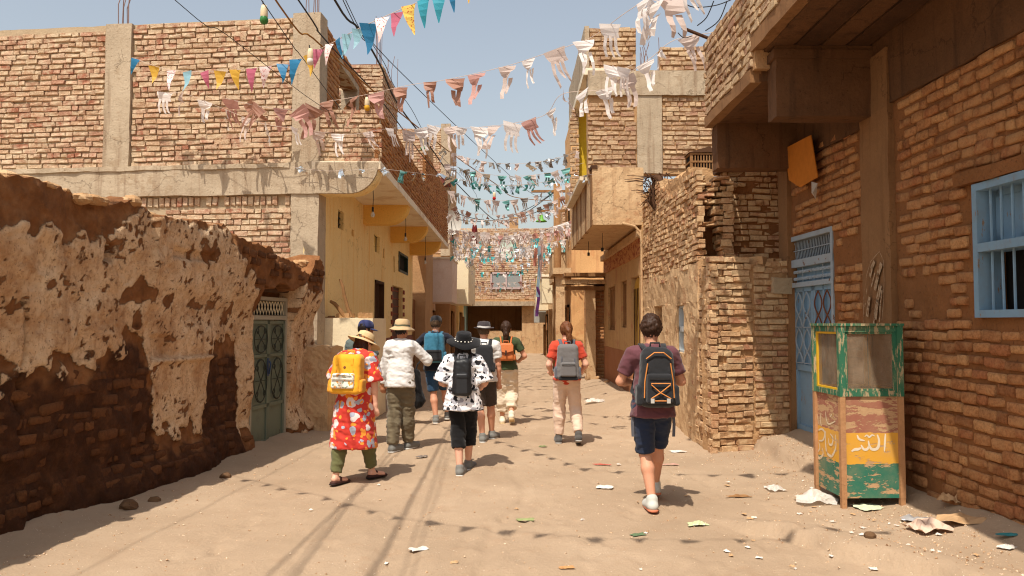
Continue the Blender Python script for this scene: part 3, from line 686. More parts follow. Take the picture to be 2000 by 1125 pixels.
    def rebars(x, y, z, n, hgt, spread=.16):
        for k in range(n):
            a = x + random.uniform(-spread, spread); b = y + random.uniform(-spread, spread)
            MB().tube([(a, b, z - .1), (a + random.uniform(-.02, .02), b, z + hgt * .6), (a + random.uniform(-.08, .08), b + random.uniform(-.05, .05), z + hgt * random.uniform(.85, 1.1))], .008, 4).build('rebar', MAT['rebar'], T)
    for (a, b), n in zip(cols[:2], (7, 6)):
        p = LF.pt((a + b) / 2, 7.0, -.15); rebars(p.x, p.y, 7.0, n, .62)
    rebars(-3.35, 19.0, 8.1, 6, 1.2); rebars(-3.3, 21.0, 8.1, 4, 1.0)
    # bulbs hanging under the balcony
    for (px, py0, py1, Y) in ((726.5, 366, 418, 14.3), (791, 422, 466, 18.5), (830, 470, 512, 22.5)):
        x = (px - CX) / F * Y; z1 = HC + (630 - py1) / F * Y
        b = thing('hanging_bulb', {726.5: 'bare bulb on a cord in front of the first inner yellow bracket', 791: 'bare bulb on a cord in front of the middle yellow bracket', 830: 'bare bulb on a cord in front of the last yellow bracket'}[px], 'light bulb', (x, Y, z1), 'bulbs under the balcony')
        MB().tube([(x, Y, 4.31), (x + .01, Y, (4.3 + z1) / 2), (x, Y, z1 + .1)], .007, 5).build('cord', MAT['cable'], b)
        MB().lathe([(.0, .14), (.02, .14), (.022, .06), (.018, .05)], (x, Y, z1), 8).build('socket', MAT['iron'], b)
        MB().lathe([(.014, .06), (.022, .04), (.04, 0), (.042, -.02), (.03, -.045), (.0, -.058)], (x, Y, z1), 10).build('bulb', BULB, b, True)
t = NT('clear_bulb'); t.b.inputs['Transmission Weight'].default_value = .35; BULB = t.fin(C(214, 206, 190), .15)
lefthouse()
def leftfront():
    T = thing('plastered_block', 'chest-high cream plastered block against the yellow house', 'low wall', (-2.9, 13.4, 0))
    fr = Fr(-2.42, 13.36, -1, 0, True)
    if fr.n.y > 0: fr.n = -fr.n
    rough('block', fr, .0, 1.15, 0, 1.78, -1.4, .0, MAT['cream'], T, seg=.2, amp=.02)
    T2 = thing('stub_wall', 'short flaking mud stub wall at the end of the low mud wall', 'low wall', (-3.0, 12.3, 0))
    fr2 = Fr(-2.86, 12.05, -1, 0, True)
    if fr2.n.y > 0: fr2.n = -fr2.n
    rough('stub', fr2, .0, .62, -.05, 1.36, -1.1, .0, MAT['plaster_tan'], T2, seg=.06, amp=.05, freq=3, fine=.008, topamp=.12)
    for (pts, r, lab) in (([(645, 588), (660, 600), (676, 612)], .036, 'thick dry stick leaning out from the block'), ([(664, 545), (672, 575), (686, 610)], .03, 'long thin stick leaning upright on the block')):
        P = [at(x, y, 13.55) for x, y in pts]; P[-1].z = 1.79
        o = MB().tube([P[0], P[0].lerp(P[1], .5) + Vector((.01, 0, .008)), P[1], P[1].lerp(P[2], .6) + Vector((-.012, 0, 0)), P[2]], [r * .7, r * .95, r, r * 1.1, r * 1.2], 7).build('stick', MAT['wood'])
        tag(o, lab, 'stick')
    for (x, y, w, d, h, rz, lab, mt) in ((-3.28, 13.6, .34, .22, .03, .2, 'flat grey board lying on the cream block', 'wood'), (-2.95, 13.62, .26, .2, .09, -.3, 'squared broken brick lying on the cream block', 'brick'), (-2.62, 13.7, .22, .18, .11, .5, 'rounded mud clod on the cream block edge', 'brick'), (-3.35, 13.8, .25, .2, .05, .9, 'cracked tile scrap on the cream block', 'wood')):
        fr = Fr(x, y, math.cos(rz), math.sin(rz))
        o = rough('rubble_piece', fr, -w / 2, w / 2, 1.77, 1.77 + h, -d / 2, d / 2, MAT['concrete_dark' if mt == 'wood' else 'mortar_sand'], None, seg=.07, amp=.02)
        tag(o, lab, 'rubble')
leftfront()
# ================================================================== right brick house with overhang
def nface(fr, sx, sy):
    if fr.n.x * sx + fr.n.y * sy < 0: fr.n = -fr.n
    return fr
RW = nface(Fr(3.855, 4.0, -.0267, 1.0), -1, 0)
def yu(Y): return (Y - 4.0)
def righthouse():
    T = thing('brick_house', 'shaded mud-brick house with concrete overhang, blue door and blue barred window', 'house', (4.5, 7, 0))
    con = MAT['concrete_dark']
    dU0, dU1 = RW.hit(1626, 700)[0], RW.hit(1541, 700)[0]          # door
    wU1 = RW.hit(1905, 500)[0]; wU0 = wU1 - 1.15
    door = (dU0, dU1, .26, 2.83); win = (wU0, wU1, 1.74, 2.83)
    rough('street_wall', RW, -2.0, 6.55, -.05, 3.95, -.30, -.03, MAT['mortar_mud'], T, seg=.10, amp=.022, freq=3, fine=.004, holes=[door, win])
    cols = [(RW.hit(1746, 500)[0], RW.hit(1690, 500)[0]), (6.18, 6.5)]
    patch = lambda u, v: (fbm(np.array([[u * 1.6, v * 1.6, 3.]]), 3, 77)[0] > .65)
    def mask(u, v):
        if door[0] - .13 < u < door[1] + .13 and v < door[3] + .05: return False
        if win[0] - .16 < u < win[1] + .16 and win[2] - .06 < v < win[3] + .14: return False
        if any(a - .12 < u < b + .12 for a, b in cols): return False
        if win[0] - .2 < u < win[1] + .1 and 1.35 < v < win[2] and patch(u, v + 3): return False
        return not patch(u + 20, v) or u < 2.6
    B = []
    field(B, RW, -1.2, 6.2, .10, 3.86, ch=.102, bl=.24, joint=.022, dep=.055, d=.002, mask=mask, wob=.012, dj=.009, roll=.025, head=.26, sag=.012)
    lay(T, B, MAT['brick_mud'], 300)
    rough('column', RW, cols[0][0], cols[0][1], -.05, 4.45, -.3, .035, con, T, seg=.12, amp=.012)
    rough('column', RW, cols[1][0], cols[1][1], -.05, 4.2, -.3, .02, con, T, seg=.12, amp=.012)
    rough('ring_beam', RW, -2, 4.1, 3.88, 4.62, -.3, .01, MAT['concrete_shaded'], T, seg=.16, amp=.02)
    rough('ring_beam', RW, 4.13, 6.5, 3.78, 4.30, -.3, .006, MAT['concrete_shaded'], T, seg=.16, amp=.02)
    # chalked arch on the column
    CH = m_paint('chalk_white', C(186, 160, 130), C(150, 110, 74), .47, 30, .95, (1, 1, .5), .1); m = MB()
    def stroke(mb, fr, pts, w, d):
        P = [fr.pt(u, v, d) for u, v in pts]
        for k in range(len(P) - 1):
            t = (P[k + 1] - P[k]); 
            if t.length < 1e-5: continue
            s = t.normalized().cross(fr.n) * w / 2
            e = t.normalized() * w * .22
            mb.add([P[k] - s - e, P[k] + s - e, P[k + 1] + s + e, P[k + 1] - s + e], [(0, 1, 2, 3)])
    hit = lambda x, y: RW.hit(1500 + x / 3.516, 400 + y / 3.516)
    for pts, w in (([(688, 830), (692, 640), (712, 480), (740, 390), (800, 320)], .006), ([(800, 320), (828, 380), (834, 520), (826, 700), (815, 830)], .006), ([(735, 490), (748, 430), (764, 395)], .05), ([(770, 580), (790, 480), (812, 410)], .06), ([(716, 760), (722, 700), (730, 640)], .05), ([(772, 780), (786, 660), (806, 560)], .06), ([(745, 560), (768, 470)], .018), ([(760, 830), (770, 720)], .03), ([(800, 800), (806, 690), (818, 590)], .022), ([(700, 700), (716, 560)], .012)):
        stroke(m, RW, [hit(*p) for p in pts], w, .0535)
    m.build('chalk_drawing', CH, T)
    # overhang: near slab and its brick parapet, far lower slab
    OE = nface(Fr(2.56, 2.0, 0, 1), -1, 0)
    rough('overhang_slab', OE, 0, 6.12, 4.60, 4.70, -1.4, -.10, MAT['concrete_shaded'], T, seg=.2, amp=.01); rough('slab_edge', OE, 0, 6.12, 4.596, 4.76, -.12, .0, con, T, seg=.2, amp=.01)
    for k in range(4): rough('soffit_board', OE, .1, 6.05, 4.575, 4.606, -.35 - .27 * k, -.12 - .27 * k, MAT['wood_dark'] if k % 2 else MAT['concrete_shaded'], T, seg=.4, amp=.006, seed=k)
    rough('overhang_slab', OE, 6.14, 8.12, 4.284, 4.40, -1.3, -.10, MAT['concrete_shaded'], T, seg=.2, amp=.01); rough('slab_edge', OE, 6.14, 8.12, 4.28, 4.42, -.12, .0, con, T, seg=.2, amp=.01)
    rough('overhang_slab', OE, 8.1, 9.2, 4.28, 4.42, -1.5, -.45, con, T, seg=.2, amp=.01)  # added slab, unseen behind the far corbel, to shade the ruin's rear wall
    rough('parapet_core', OE, 0, 6.10, 4.75, 6.3, -.2, -.02, MAT['mortar_sand'], T, seg=.3, amp=.005)
    rough('parapet_core', OE, 6.05, 8.08, 4.40, 5.40, -.2, -.024, MAT['mortar_sand'], T, seg=.3, amp=.005)
    B = []
    field(B, OE, 0, 6.10, 4.77, 6.3, ch=.098, bl=.25, joint=.024, dep=.05, d=.012, dj=.012, roll=.02)
    field(B, OE, 6.10, 8.08, 4.43, 5.43, ch=.098, bl=.25, joint=.024, dep=.05, d=.012, dj=.012, roll=.02)
    OF = nface(Fr(2.60, 10.09, 1, 0), 0, 1)
    lay(T, B, MAT['brick_street'], 260)
    BF = nface(Fr(2.74, 7.86, 1, 0), 0, -1)
    rough('corbel', BF, 0, 1.05, 3.83, 4.58, -.26, .0, MAT['concrete_shaded'], T, seg=.1, amp=.014)
    rough('corbel', BF, -.03, 1.05, 4.44, 4.53, -.25, .02, MAT['concrete_shaded'], T, seg=.1, amp=.008)
    rough('corbel', nface(Fr(2.66, 9.86, 1, 0), 0, -1), 0, 1.1, 3.70, 4.29, -.24, .0, MAT['concrete_shaded'], T, seg=.1, amp=.02)
    rough('flank_wall', nface(Fr(3.68, 10.55, 1, 0), 0, 1), 0, 3, 0, 4.3, -.2, 0, MAT['mortar_mud'], T, seg=.4)
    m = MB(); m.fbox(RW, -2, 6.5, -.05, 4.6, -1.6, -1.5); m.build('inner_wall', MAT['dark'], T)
    # ---- blue double door
    fm = MAT['blue']; m = MB(); a, b, c, d = door
    for q in ((a, a + .06, c, d), (b - .06, b, c, d), (a, b, d - .06, d), (a, b, 2.42, 2.52), (a, b, 2.16, 2.22)): m.fbox(RW, *q, -.14, -.02 - .002 * random.random())
    dr = sub(m.build('door', fm, T))
    um = a + (b - a) * .5
    for k, (p, q) in enumerate(((a + .062, um - .006), (um + .006, b - .062))):
        l = MB(); l.fbox(RW, p, q, c + .01, 2.42, -.115, -.095)
        for r in ((p, p + .06, c + .01, 2.16), (q - .06, q, c + .01, 2.16), (p, q, c + .01, c + .12), (p, q, 1.08, 1.16), (p + (q - p) * .5 - .02, p + (q - p) * .5 + .02, 1.16, 2.16), (p, q, 2.10, 2.16)): l.fbox(RW, *r, -.0945, -.06 - .0015 * k)
        l.build('door_leaf', MAT['blue_panel'], dr)
        for half in (0, 1):
            g = MB()
            x0 = p + .06 + half * ((q - p) * .5 - .04); x1 = x0 + (q - p) * .5 - .08; cx = (x0 + x1) / 2; w = (x1 - x0) / 2
            for (z0, z1) in ((1.18, 1.62), (1.64, 2.09)):
                cz, hh = (z0 + z1) / 2, (z1 - z0) / 2
                for sx in (-1, 1):
                    g.tube([RW.pt(cx + sx * w * math.cos(th * 1.5), cz + hh * (th / math.pi * 2 - 1), -.05) for th in np.linspace(0, math.pi, 12)], .009, 4)
                g.tube([RW.pt(x0, z0, -.052), RW.pt(x1, z0, -.052)], .008, 4)
            g.build('grille_scroll', MAT['rust'] if k == 0 else fm, dr)
        g = MB()
        for j in range(13): x = p + .03 + (q - p - .06) * j / 12; g.lathe([(.012, -.02), (.018, 0), (.012, .02)], RW.pt(x, 2.27, -.06), 5); g.lathe([(.012, -.02), (.018, 0), (.012, .02)], RW.pt(x, 2.36, -.06), 5)
        for zz in (2.27, 2.36): g.tube([RW.pt(p + .02, zz, -.06), RW.pt(q - .02, zz, -.06)], .006, 4)
        g.tube([RW.pt((p + q) / 2, 2.22, -.06), RW.pt((p + q) / 2, 2.42, -.06)], .006, 4)
        tag(g.build('bead_rail', fm, dr), kind='stuff')
    tr = MB(); tr.fbox(RW, a + .06, b - .06, 2.53, d - .065, -.13, -.12, 1)
    for j in range(26): x = a + .07 + (b - a - .14) * j / 25; tr.tube([RW.pt(x - .014, 2.53, -.07), RW.pt(x + .014, 2.64, -.07), RW.pt(x - .014, 2.76, -.07)], .006, 4)
    tr.tube([RW.pt(a + .06, 2.64, -.06), RW.pt(b - .06, 2.64, -.06)], .008, 4)
    tr.build('transom_grille', [fm, MAT['dark']], dr)
    # ---- barred window
    m = MB(); a, b, c, d = win
    for q in ((a, a + .06, c, d), (b - .06, b, c, d), (a, b, d - .06, d), (a, b, c, c + .06), (a, b, 2.27, 2.34)): m.fbox(RW, *q, -.2, .02 - .002 * random.random())
    wd = sub(m.build('window', MAT['blue_panel'], T))
    for k in range(8):
        x = b - .06 - (b - a - .12) * (k + .6) / 8
        MB().tube([RW.pt(x, c + .05, -.05), RW.pt(x + random.uniform(-.006, .006), (c + d) / 2, -.05), RW.pt(x, d - .05, -.05)], .011, 6).build('bar', MAT['blue_panel'], wd)
    for k in range(3):
        x1 = b - .07 - k * .35; l = MB(); l.fbox(RW, x1 - .34, x1, 2.35, d - .06, -.17, -.15)
        for r in ((x1 - .34, x1 - .29, 2.35, d - .06), (x1 - .05, x1, 2.35, d - .06), (x1 - .34, x1, 2.35, 2.40), (x1 - .34, x1, d - .11, d - .06)): l.fbox(RW, *r, -.1495, -.135)
        l.build('shutter', MAT['blue_panel'], wd)
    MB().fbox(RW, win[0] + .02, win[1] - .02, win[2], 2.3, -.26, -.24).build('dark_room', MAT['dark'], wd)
    # lintel plank above the window, stub of cut-out with blue tin
    rough('window_lintel', RW, win[0] - .2, win[1] + .22, win[3] + .01, win[3] + .12, -.1, .03, MAT['mortar_mud'], T, seg=.1, amp=.02)
    return T
righthouse()
# orange sheet on the wall over the door
def sheet():
    P = [RW.hit(x, y) for x, y in ((1552, 290), (1604, 264), (1613, 346), (1578, 366), (1557, 352))]
    m = MB(); m.prism([RW.pt(u, v, .07 + .05 * (v - 3.0)) for u, v in P], RW.n * .012)
    tag(m.build('sheet_panel', m_plain('orange_card', C(206, 126, 44), .7, var=.35)), 'bent orange sheet nailed on the bricks above the blue door', 'panel')
    o = MB(); a = RW.hit(1606, 368); p = RW.pt(a[0], a[1], .08)
    o.add([p + Vector((0, -.06, .05)), p + Vector((-.03, .05, .09)), p + Vector((-.02, .08, -.04)), p + Vector((0, 0, -.13)), p + Vector((-.05, -.04, -.06))], [(0, 1, 4), (1, 2, 4), (2, 3, 4), (3, 0, 4)])
    tag(o.build('paper_scrap', m_plain('torn_paper', C(190, 178, 164), .9)), 'torn white paper scrap hanging under the orange sheet', 'paper')
sheet()
# ================================================================== ruined brick house between
def ruin():
    T = thing('ruined_house', 'half-collapsed sandy brick house with holes and a lower brick pier', 'house', (3.2, 11.5, 0))
    mo = MAT['mortar_sand']; B = []
    PF = nface(Fr(2.58, 10.02, .985, .17), 0, -1); PS = nface(Fr(2.58, 10.0, .02, 1), -1, 0)
    rough('pier', PF, .06, 1.22, -.1, 2.50, -.4, -.042, mo, T, seg=.08, amp=.02, fine=.008, topamp=.1); rough('pier', PS, .4, 1.4, -.1, 2.48, -.6, -.04, mo, T, seg=.10, amp=.03, fine=.006, topamp=.1)
    gap = lambda u, v: not (.60 < u < .632)
    field(B, PF, .0, .60, .02, 2.56, ch=.088, bl=.26, joint=.016, dep=.06, wob=.010, dj=.016, roll=.02, head=.25, d=.0, miss=.04)
    field(B, PF, .635, 1.20, .06, 2.52, ch=.085, bl=.25, joint=.016, dep=.06, wob=.010, dj=.016, roll=.02, head=.25, d=-.01, miss=.04)
    field(B, PS, .0, 1.35, .0, 2.5, ch=.088, bl=.25, joint=.018, dep=.06, wob=.012, dj=.02, roll=.025, head=.3, d=.0, miss=.06)
    # tall street wall: plaster below, coursed brick above
    SW = nface(Fr(2.60, 10.72, 0, 1), -1, 0)
    W1 = (SW.hit(1335, 640)[0], SW.hit(1321, 640)[0], 1.22, 1.98); N1 = (SW.hit(1291, 620)[0], SW.hit(1279, 620)[0], 1.55, 2.0)
    rough('street_wall', SW, .0, 4.6, -.1, 2.55, -.4, .0, MAT['plaster_tan'], T, seg=.11, amp=.035, fine=.008, freq=2.5, holes=[W1, N1])
    rough('street_wall_upper', SW, .62, 4.6, 2.5, 4.1, -.4, -.02, mo, T, seg=.10, amp=.02, fine=.008, topamp=.3)
    def m1(u, v): return v < 3.72 + .12 * u + .25 * math.sin(u * 2.1 + 1) * .5 and v < 4.3
    field(B, SW, .0, 4.55, 2.30, 4.35, ch=.082, bl=.24, joint=.016, dep=.06, d=.006, wob=.010, dj=.018, roll=.02, head=.3, mask=lambda u, v: m1(u, v) and not (u < .7 and v < 2.55) and (v > 2.42 or u > 1.2), sag=.02)
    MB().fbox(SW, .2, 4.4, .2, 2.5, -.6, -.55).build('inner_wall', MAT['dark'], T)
    w = MB(); a, b, c, d = W1
    for q in ((a, a + .05, c, d), (b - .05, b, c, d), (a, b, c, c + .05), (a, b, d - .05, d), (a, b, c + .34, c + .42)): w.fbox(SW, *q, -.14, -.04)
    wd = sub(w.build('window', m_paint('pale_blue_frame', C(182, 188, 190), C(150, 120, 90), .66, 9), T)); MB().fbox(SW, a + .05, b - .05, c + .05, d - .05, -.12, -.1).build('shutter', m_plain('pale_shutter', C(170, 176, 178), .7), wd)
    # broken front with holes
    BFr = nface(Fr(2.60, 10.72, 1, .02), 0, -1)
    def hole(u, v):
        H = [BFr.hit(*p) for p in ((1366, 430), (1384, 400), (1358, 464), (1390, 438), (1388, 497), (1408, 452), (1374, 376), (1382, 366), (1403, 492), (1432, 484))]
        for k in range(0, len(H), 2):
            if H[k][0] - .02 < u < H[k + 1][0] + .03 and H[k][1] < v < H[k + 1][1]: return True
        return False
    topf = lambda u: 3.74 - .5 * max(0, u - .42) + .06 * math.sin(u * 23)
    field(B, BFr, .0, .52, 2.56, 3.9, ch=.082, bl=.22, joint=.022, dep=.19, d=.0, wob=.015, dj=.035, roll=.05, head=.5, mask=lambda u, v: not hole(u, v) and v < topf(u))
    EF = nface(Fr(3.12, 10.72, 0, 1), 1, 0); field(B, EF, .0, .7, 2.56, 3.6, ch=.1, bl=.2, dep=.1, dj=.03)
    rough('core', BFr, .05, .48, 2.52, 3.66, -.9, -.50, MAT['mortar_mud'], T, seg=.09, amp=.03, topamp=.15)
    RF = nface(Fr(3.02, 10.92, 1, 0), 0, -1)
    rough('rear_wall', RF, .0, 1.0, 2.3, 4.05, -.3, -.03, MAT['mortar_mud'], T, seg=.12, amp=.03)
    field(B, RF, .0, .9, 2.35, 4.05, ch=.085, bl=.23, joint=.02, dep=.07, dj=.03, roll=.05, head=.4)
    lay(T, B, MAT['brick_ruin'], 300)
    # squared stone block on the pier, clods
    rough('stone_block', PF, .88, 1.14, 2.08, 2.30, -.1, .05, MAT['mortar'], T, seg=.07, amp=.02)
    for k in range(26):
        u = random.uniform(.02, 1.18); s = random.uniform(.05, .11)
        rough('loose_brick', Fr(PF.pt(u, 0, -random.uniform(.08, .6)).x, PF.pt(u, 0, -random.uniform(.08, .5)).y, math.cos(k), math.sin(k)), -s, s, 2.47, 2.47 + s, -s * .6, s * .6, mo, T, seg=.06, amp=.02, seed=k)
    # broken masonry heaped along the wall top
    for k in range(46):
        u = random.uniform(2.3, 4.4); sz = random.uniform(.05, .13); b = SW.pt(u, 0, -random.uniform(.02, .32)); zt = 3.62 + .12 * u + .10 * math.sin(u * 2.1 + 1) + random.uniform(-.02, .22) * (1 if 1.0 < u < 3.2 else .4)
        rough('loose_brick', Fr(b.x, b.y, math.cos(k * 1.7), math.sin(k * 1.7)), -sz, sz, zt - sz * .8, zt + sz * .5, -sz * .6, sz * .6, mo if k % 2 else MAT['plaster_tan'], T, seg=.05, amp=.03, seed=k)
ruin()
def extras_ruin():
    # brushwood wedged in the wall top
    T = thing('brushwood', 'dark ragged bundle of brushwood and sacking stuck in the ruined wall top', 'brushwood', (2.6, 14.2, 4.0))
    for k in range(80):
        p = at(1282 + random.uniform(-26, 22), 350 + random.uniform(-14, 40), 13.9); L = random.uniform(.12, .34) if k > 5 else random.uniform(.3, .6)
        d = Vector((-1, random.uniform(-.4, .4), random.uniform(-.25, .2))) if k < 6 else Vector((random.uniform(-.6, .6), random.uniform(-.5, .2), random.uniform(-1, .2)))
        d.normalize(); q = p + d * L; q2 = p + d * L * .5 + Vector((random.uniform(-.03, .03), 0, random.uniform(-.03, .03)))
        MB().tube([p, q2, q], [.010, .008, .004], 5).build('twig', MAT['wood_dark'], T)
    g = MB(); c = at(1285, 372, 13.95); g.lathe([(.02, .30), (.10, .28), (.16, .16), (.17, 0), (.15, -.16), (.06, -.34)], c, 18, sx=1, sy=.6); o = g.build('sacking', MAT['wood_dark'], T, True)
    for v in o.data.vertices:
        n = fbm(np.array([v.co[:]]) * 6.1, 3, 5)[0] - .5; v.co.x += n * .4; v.co.y += n * .3; v.co.z += n * .25
    # bird crate
    K = thing('slatted_crate', 'small slatted wooden bird crate on the ruined wall', 'crate', at(1370, 338, 12.6)); c = at(1370, 338, 12.6); w, dp, h = .42, .32, .30
    for sx in (-1, 1):
        for sy in (-1, 1): MB().box(c.x + sx * w / 2 - .015, c.x + sx * w / 2 + .015, c.y + sy * dp / 2 - .015, c.y + sy * dp / 2 + .015, c.z, c.z + h).build('post', MAT['wood'], K)
    for z in (0, .14, h - .03):
        m = MB(); m.box(c.x - w / 2 - .01, c.x + w / 2 + .01, c.y - dp / 2 - .02, c.y - dp / 2 + .018, c.z + z, c.z + z + .03); m.box(c.x - w / 2 - .02, c.x - w / 2 + .018, c.y - dp / 2, c.y + dp / 2, c.z + z + .002, c.z + z + .028); m.build('rail', MAT['wood'], K)
    for k in range(9):
        x = c.x - w / 2 + w * (k + .5) / 9; MB().box(x - .009, x + .009, c.y - dp / 2 - .012, c.y - dp / 2 + .002, c.z + .03, c.z + h - .03).build('slat', MAT['wood'], K)
    MB().box(c.x - w / 2, c.x + w / 2, c.y - dp / 2 + .05, c.y + dp / 2, c.z + .01, c.z + h - .01).build('inside', MAT['dark'], K)
    m = MB(); m.prism([Vector((c.x - w / 2 - .04, c.y - dp / 2 - .04, c.z + h)), Vector((c.x + w / 2 + .05, c.y - dp / 2 - .04, c.z + h + .01)), Vector((c.x + .08, c.y - dp / 2 - .04, c.z + h + .10))], (0, dp + .08, 0)); m.build('lid', MAT['wood_dark'], K)
    b = thing('plank', 'weathered plank bridging the ruin and the corbel', 'plank', (3.3, 11.0, 3.85))
    rough('board', nface(Fr(2.95, 10.9, 1, .05), 0, -1), 0, 1.0, 3.86, 3.90, -.25, 0, MAT['wood_dark'], b, seg=.15, amp=.01)
extras_ruin()
# ================================================================== balcony house on the right
def balconyhouse():
    T = thing('balcony_house', 'plastered house with a boxed balcony, arched yellow door and bare brick upper storey', 'house', (3.5, 18, 0))
    con, mor = MAT['concrete'], MAT['mortar_sand']
    SW = nface(Fr(2.60, 15.32, 0, 1), -1, 0)
    def rc(x0, y0, x1, y1):
        a = SW.hit(x1, 600)[0]; b = SW.hit(x0, 600)[0]; Y = 15.32 + (a + b) / 2; return (a, b, HC + (630 - y1) / F * Y, HC + (630 - y0) / F * Y)
    A = rc(1233, 540, 1249, 690); A = (A[0], A[1], .08, A[3]); W1 = rc(1213, 548, 1224, 640); W2 = rc(1188, 560, 1201, 645)
    rough('street_wall', SW, 0, 6.4, 1.05, 3.72, -.3, 0, MAT['plaster_ochre'], T, seg=.2, amp=.012, holes=[(A[0], A[1], .9, A[3]), W1, W2])
    rough('dado', SW, 0, 6.4, -.1, 1.05, -.3, .006, MAT['dado'] if False else m_surf('dado_rust', C(158, 104, 70), C(172, 118, 82), 1.3, 28, bump=.4), T, seg=.2, amp=.012, holes=[(A[0], A[1], -.2, 1.1)])
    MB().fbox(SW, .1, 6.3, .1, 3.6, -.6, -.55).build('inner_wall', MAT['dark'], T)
    m = MB(); a, b, c, d = A; cx = (a + b) / 2; r = (b - a) / 2
    pts = [SW.pt(a, c, -.1), SW.pt(b, c, -.1)] + [SW.pt(cx + r * math.cos(t), d - .42 + .40 * math.sin(t), -.1) for t in np.linspace(0, math.pi, 10)]
    m.prism(pts, SW.n * .04); dr = sub(m.build('door', m_paint('yellow_door_paint', C(196, 152, 52), C(130, 90, 50), .62, 7, .6, (1, 1, .4)), T))
    g = MB()
    for k in range(5): x = a + (b - a) * (k + .5) / 5; g.fbox(SW, x - .012, x + .012, c, d - .25, -.058, -.04)
    g.build('batten', MAT['wood_dark'], dr)
    for W in (W1, W2):
        m = MB(); a, b, c, d = W; m.fbox(SW, a, b, c, d, -.12, -.10)
        for q in ((a, a + .07, c, d), (b - .07, b, c, d), (a, b, d - .07, d), (a, b, c, c + .07)): m.fbox(SW, *q, -.0995, -.05)
        m.build('window', MAT['wood'], T)
    FRZ = m_paint('frieze_red', C(196, 140, 88), C(164, 84, 56), .52, 6, .9, (1, 1.2, 2.5))
    rough('frieze', SW, .2, 6.3, 3.06, 3.42, -.05, .02, FRZ, T, seg=.4, amp=.004)
    rough('moulding', SW, .02, 6.35, 3.42, 3.56, -.05, .10, MAT['plaster_tan'], T, seg=.4, amp=.006)
    m = MB(); m.tube([(2.585, 15.26, -.05), (2.585, 15.26, 3.3), (2.56, 15.26, 3.5), (2.45, 15.26, 3.62), (2.2, 15.26, 3.68)], .026, 8); m.build('corner_trim', MAT['plaster_tan'], T)
    # boxed balcony
    BF = nface(Fr(1.62, 15.34, 1, 0), 0, -1); BSd = nface(Fr(1.62, 15.34, 0, 1), -1, 0)
    rough('balcony_slab', BF, .0, 1.0, 3.66, 3.76, -5.4, .01, MAT['plaster_tan'], T, seg=.3, amp=.008)
    rough('balcony_front', BF, .0, 1.02, 3.75, 4.82, -.1, .0, MAT['plaster_tan'], T, seg=.12, amp=.02)
    for k in range(14):
        u = .02 + k * .38; rough('balcony_plank', BSd, u, u + .365, 3.66, 4.80, -.05, .012 + .004 * (k % 2), MAT['plaster_tan'] if k % 3 else MAT['wood'], T, seg=.3, amp=.006, seed=k)
    rough('balcony_rail', BSd, -.02, 5.4, 4.79, 4.86, -.1, .03, MAT['wood_dark'], T, seg=.3, amp=.006)
    for (px, y0, y1, Y) in ((1177, 452, 488, 16.8), (1150, 478, 497, 18.5)):
        x = (px - CX) / F * Y; z1 = HC + (630 - y1) / F * Y; MB().tube([(x, Y, 3.67), (x, Y, z1)], .008, 4).tube([(x, Y, z1 + .05), (x, Y, z1 - .03)], .03, 6).build('hanging_wire', MAT['cable'], T)
    # upper storey
    UF = nface(Fr(1.56, 15.62, 1, 0), 0, -1)
    rough('upper_wall', UF, .0, 3.4, 4.75, 6.4, -.3, -.035, mor, T, seg=.3, amp=.008); rough('upper_wall', UF, .03, 1.0, 6.8, 7.78, -.3, -.035, mor, T, seg=.3, amp=.008); rough('upper_wall', UF, 1.5, 3.4, 6.8, 7.36, -.3, -.035, mor, T, seg=.3, amp=.008)
    B = []
    field(B, UF, .0, .99, 4.84, 6.24, ch=.1, bl=.26, joint=.024, dep=.05, dj=.014, roll=.025); field(B, UF, 1.54, 3.0, 4.84, 6.36, ch=.1, bl=.26, joint=.024, dep=.05, dj=.014, roll=.025)
    field(B, UF, .02, 1.0, 6.9, 7.80, ch=.1, bl=.26, joint=.024, dep=.05, dj=.014, roll=.025); field(B, UF, 1.5, 3.0, 6.9, 7.42, ch=.1, bl=.26, joint=.024, dep=.05, dj=.014, roll=.025)
    lay(T, B, MAT['brick_street'], 300)
    rough('column', UF, 1.01, 1.52, 4.75, 6.5, -.3, .02, con, T, seg=.2, amp=.012)
    rough('beam', UF, .0, 3.4, 6.37, 6.88, -.3, .045, con, T, seg=.18, amp=.02)
    for k in range(7):
        x = 1.56 + random.uniform(1.05, 1.5); MB().tube([(x, 15.75, 6.8), (x + random.uniform(-.04, .04), 15.75, 7.2), (x + random.uniform(-.1, .1), 15.75, 7.2 + random.uniform(.1, .45))], .008, 4).build('rebar', MAT['rebar'], T)
    # top balcony parapet towards the street with a raking soffit, yellow wall behind
    TS = nface(Fr(1.50, 15.6, 0, 1), -1, 0)
    rough('roof_parapet', TS, .0, 4.4, 6.95, 7.82, -.09, .0, con, T, seg=.3, amp=.01)
    rough('roof_slab', TS, .0, 4.4, 6.80, 6.94, -.9, .02, MAT['soffit'], T, seg=.3, amp=.008)
    rough('roof_slab', TS, .6, 4.6, 4.72, 4.80, -.9, .06, MAT['soffit'], T, seg=.3, amp=.008)
    rough('recess_wall', nface(Fr(1.50, 18.3, 1, 0), 0, -1), .12, 1.4, 4.8, 6.8, -.2, 0, m_surf('bright_yellow_wash', C(206, 172, 44), C(216, 182, 58), 1, 25, bump=.3), T, seg=.3)
    B = []; field(B, nface(Fr(1.38, 18.1, 1, 0), 0, -1), 0, .22, 4.8, 6.8, ch=.1, bl=.24); lay(T, B, MAT['brick_street'], 60)
balconyhouse()
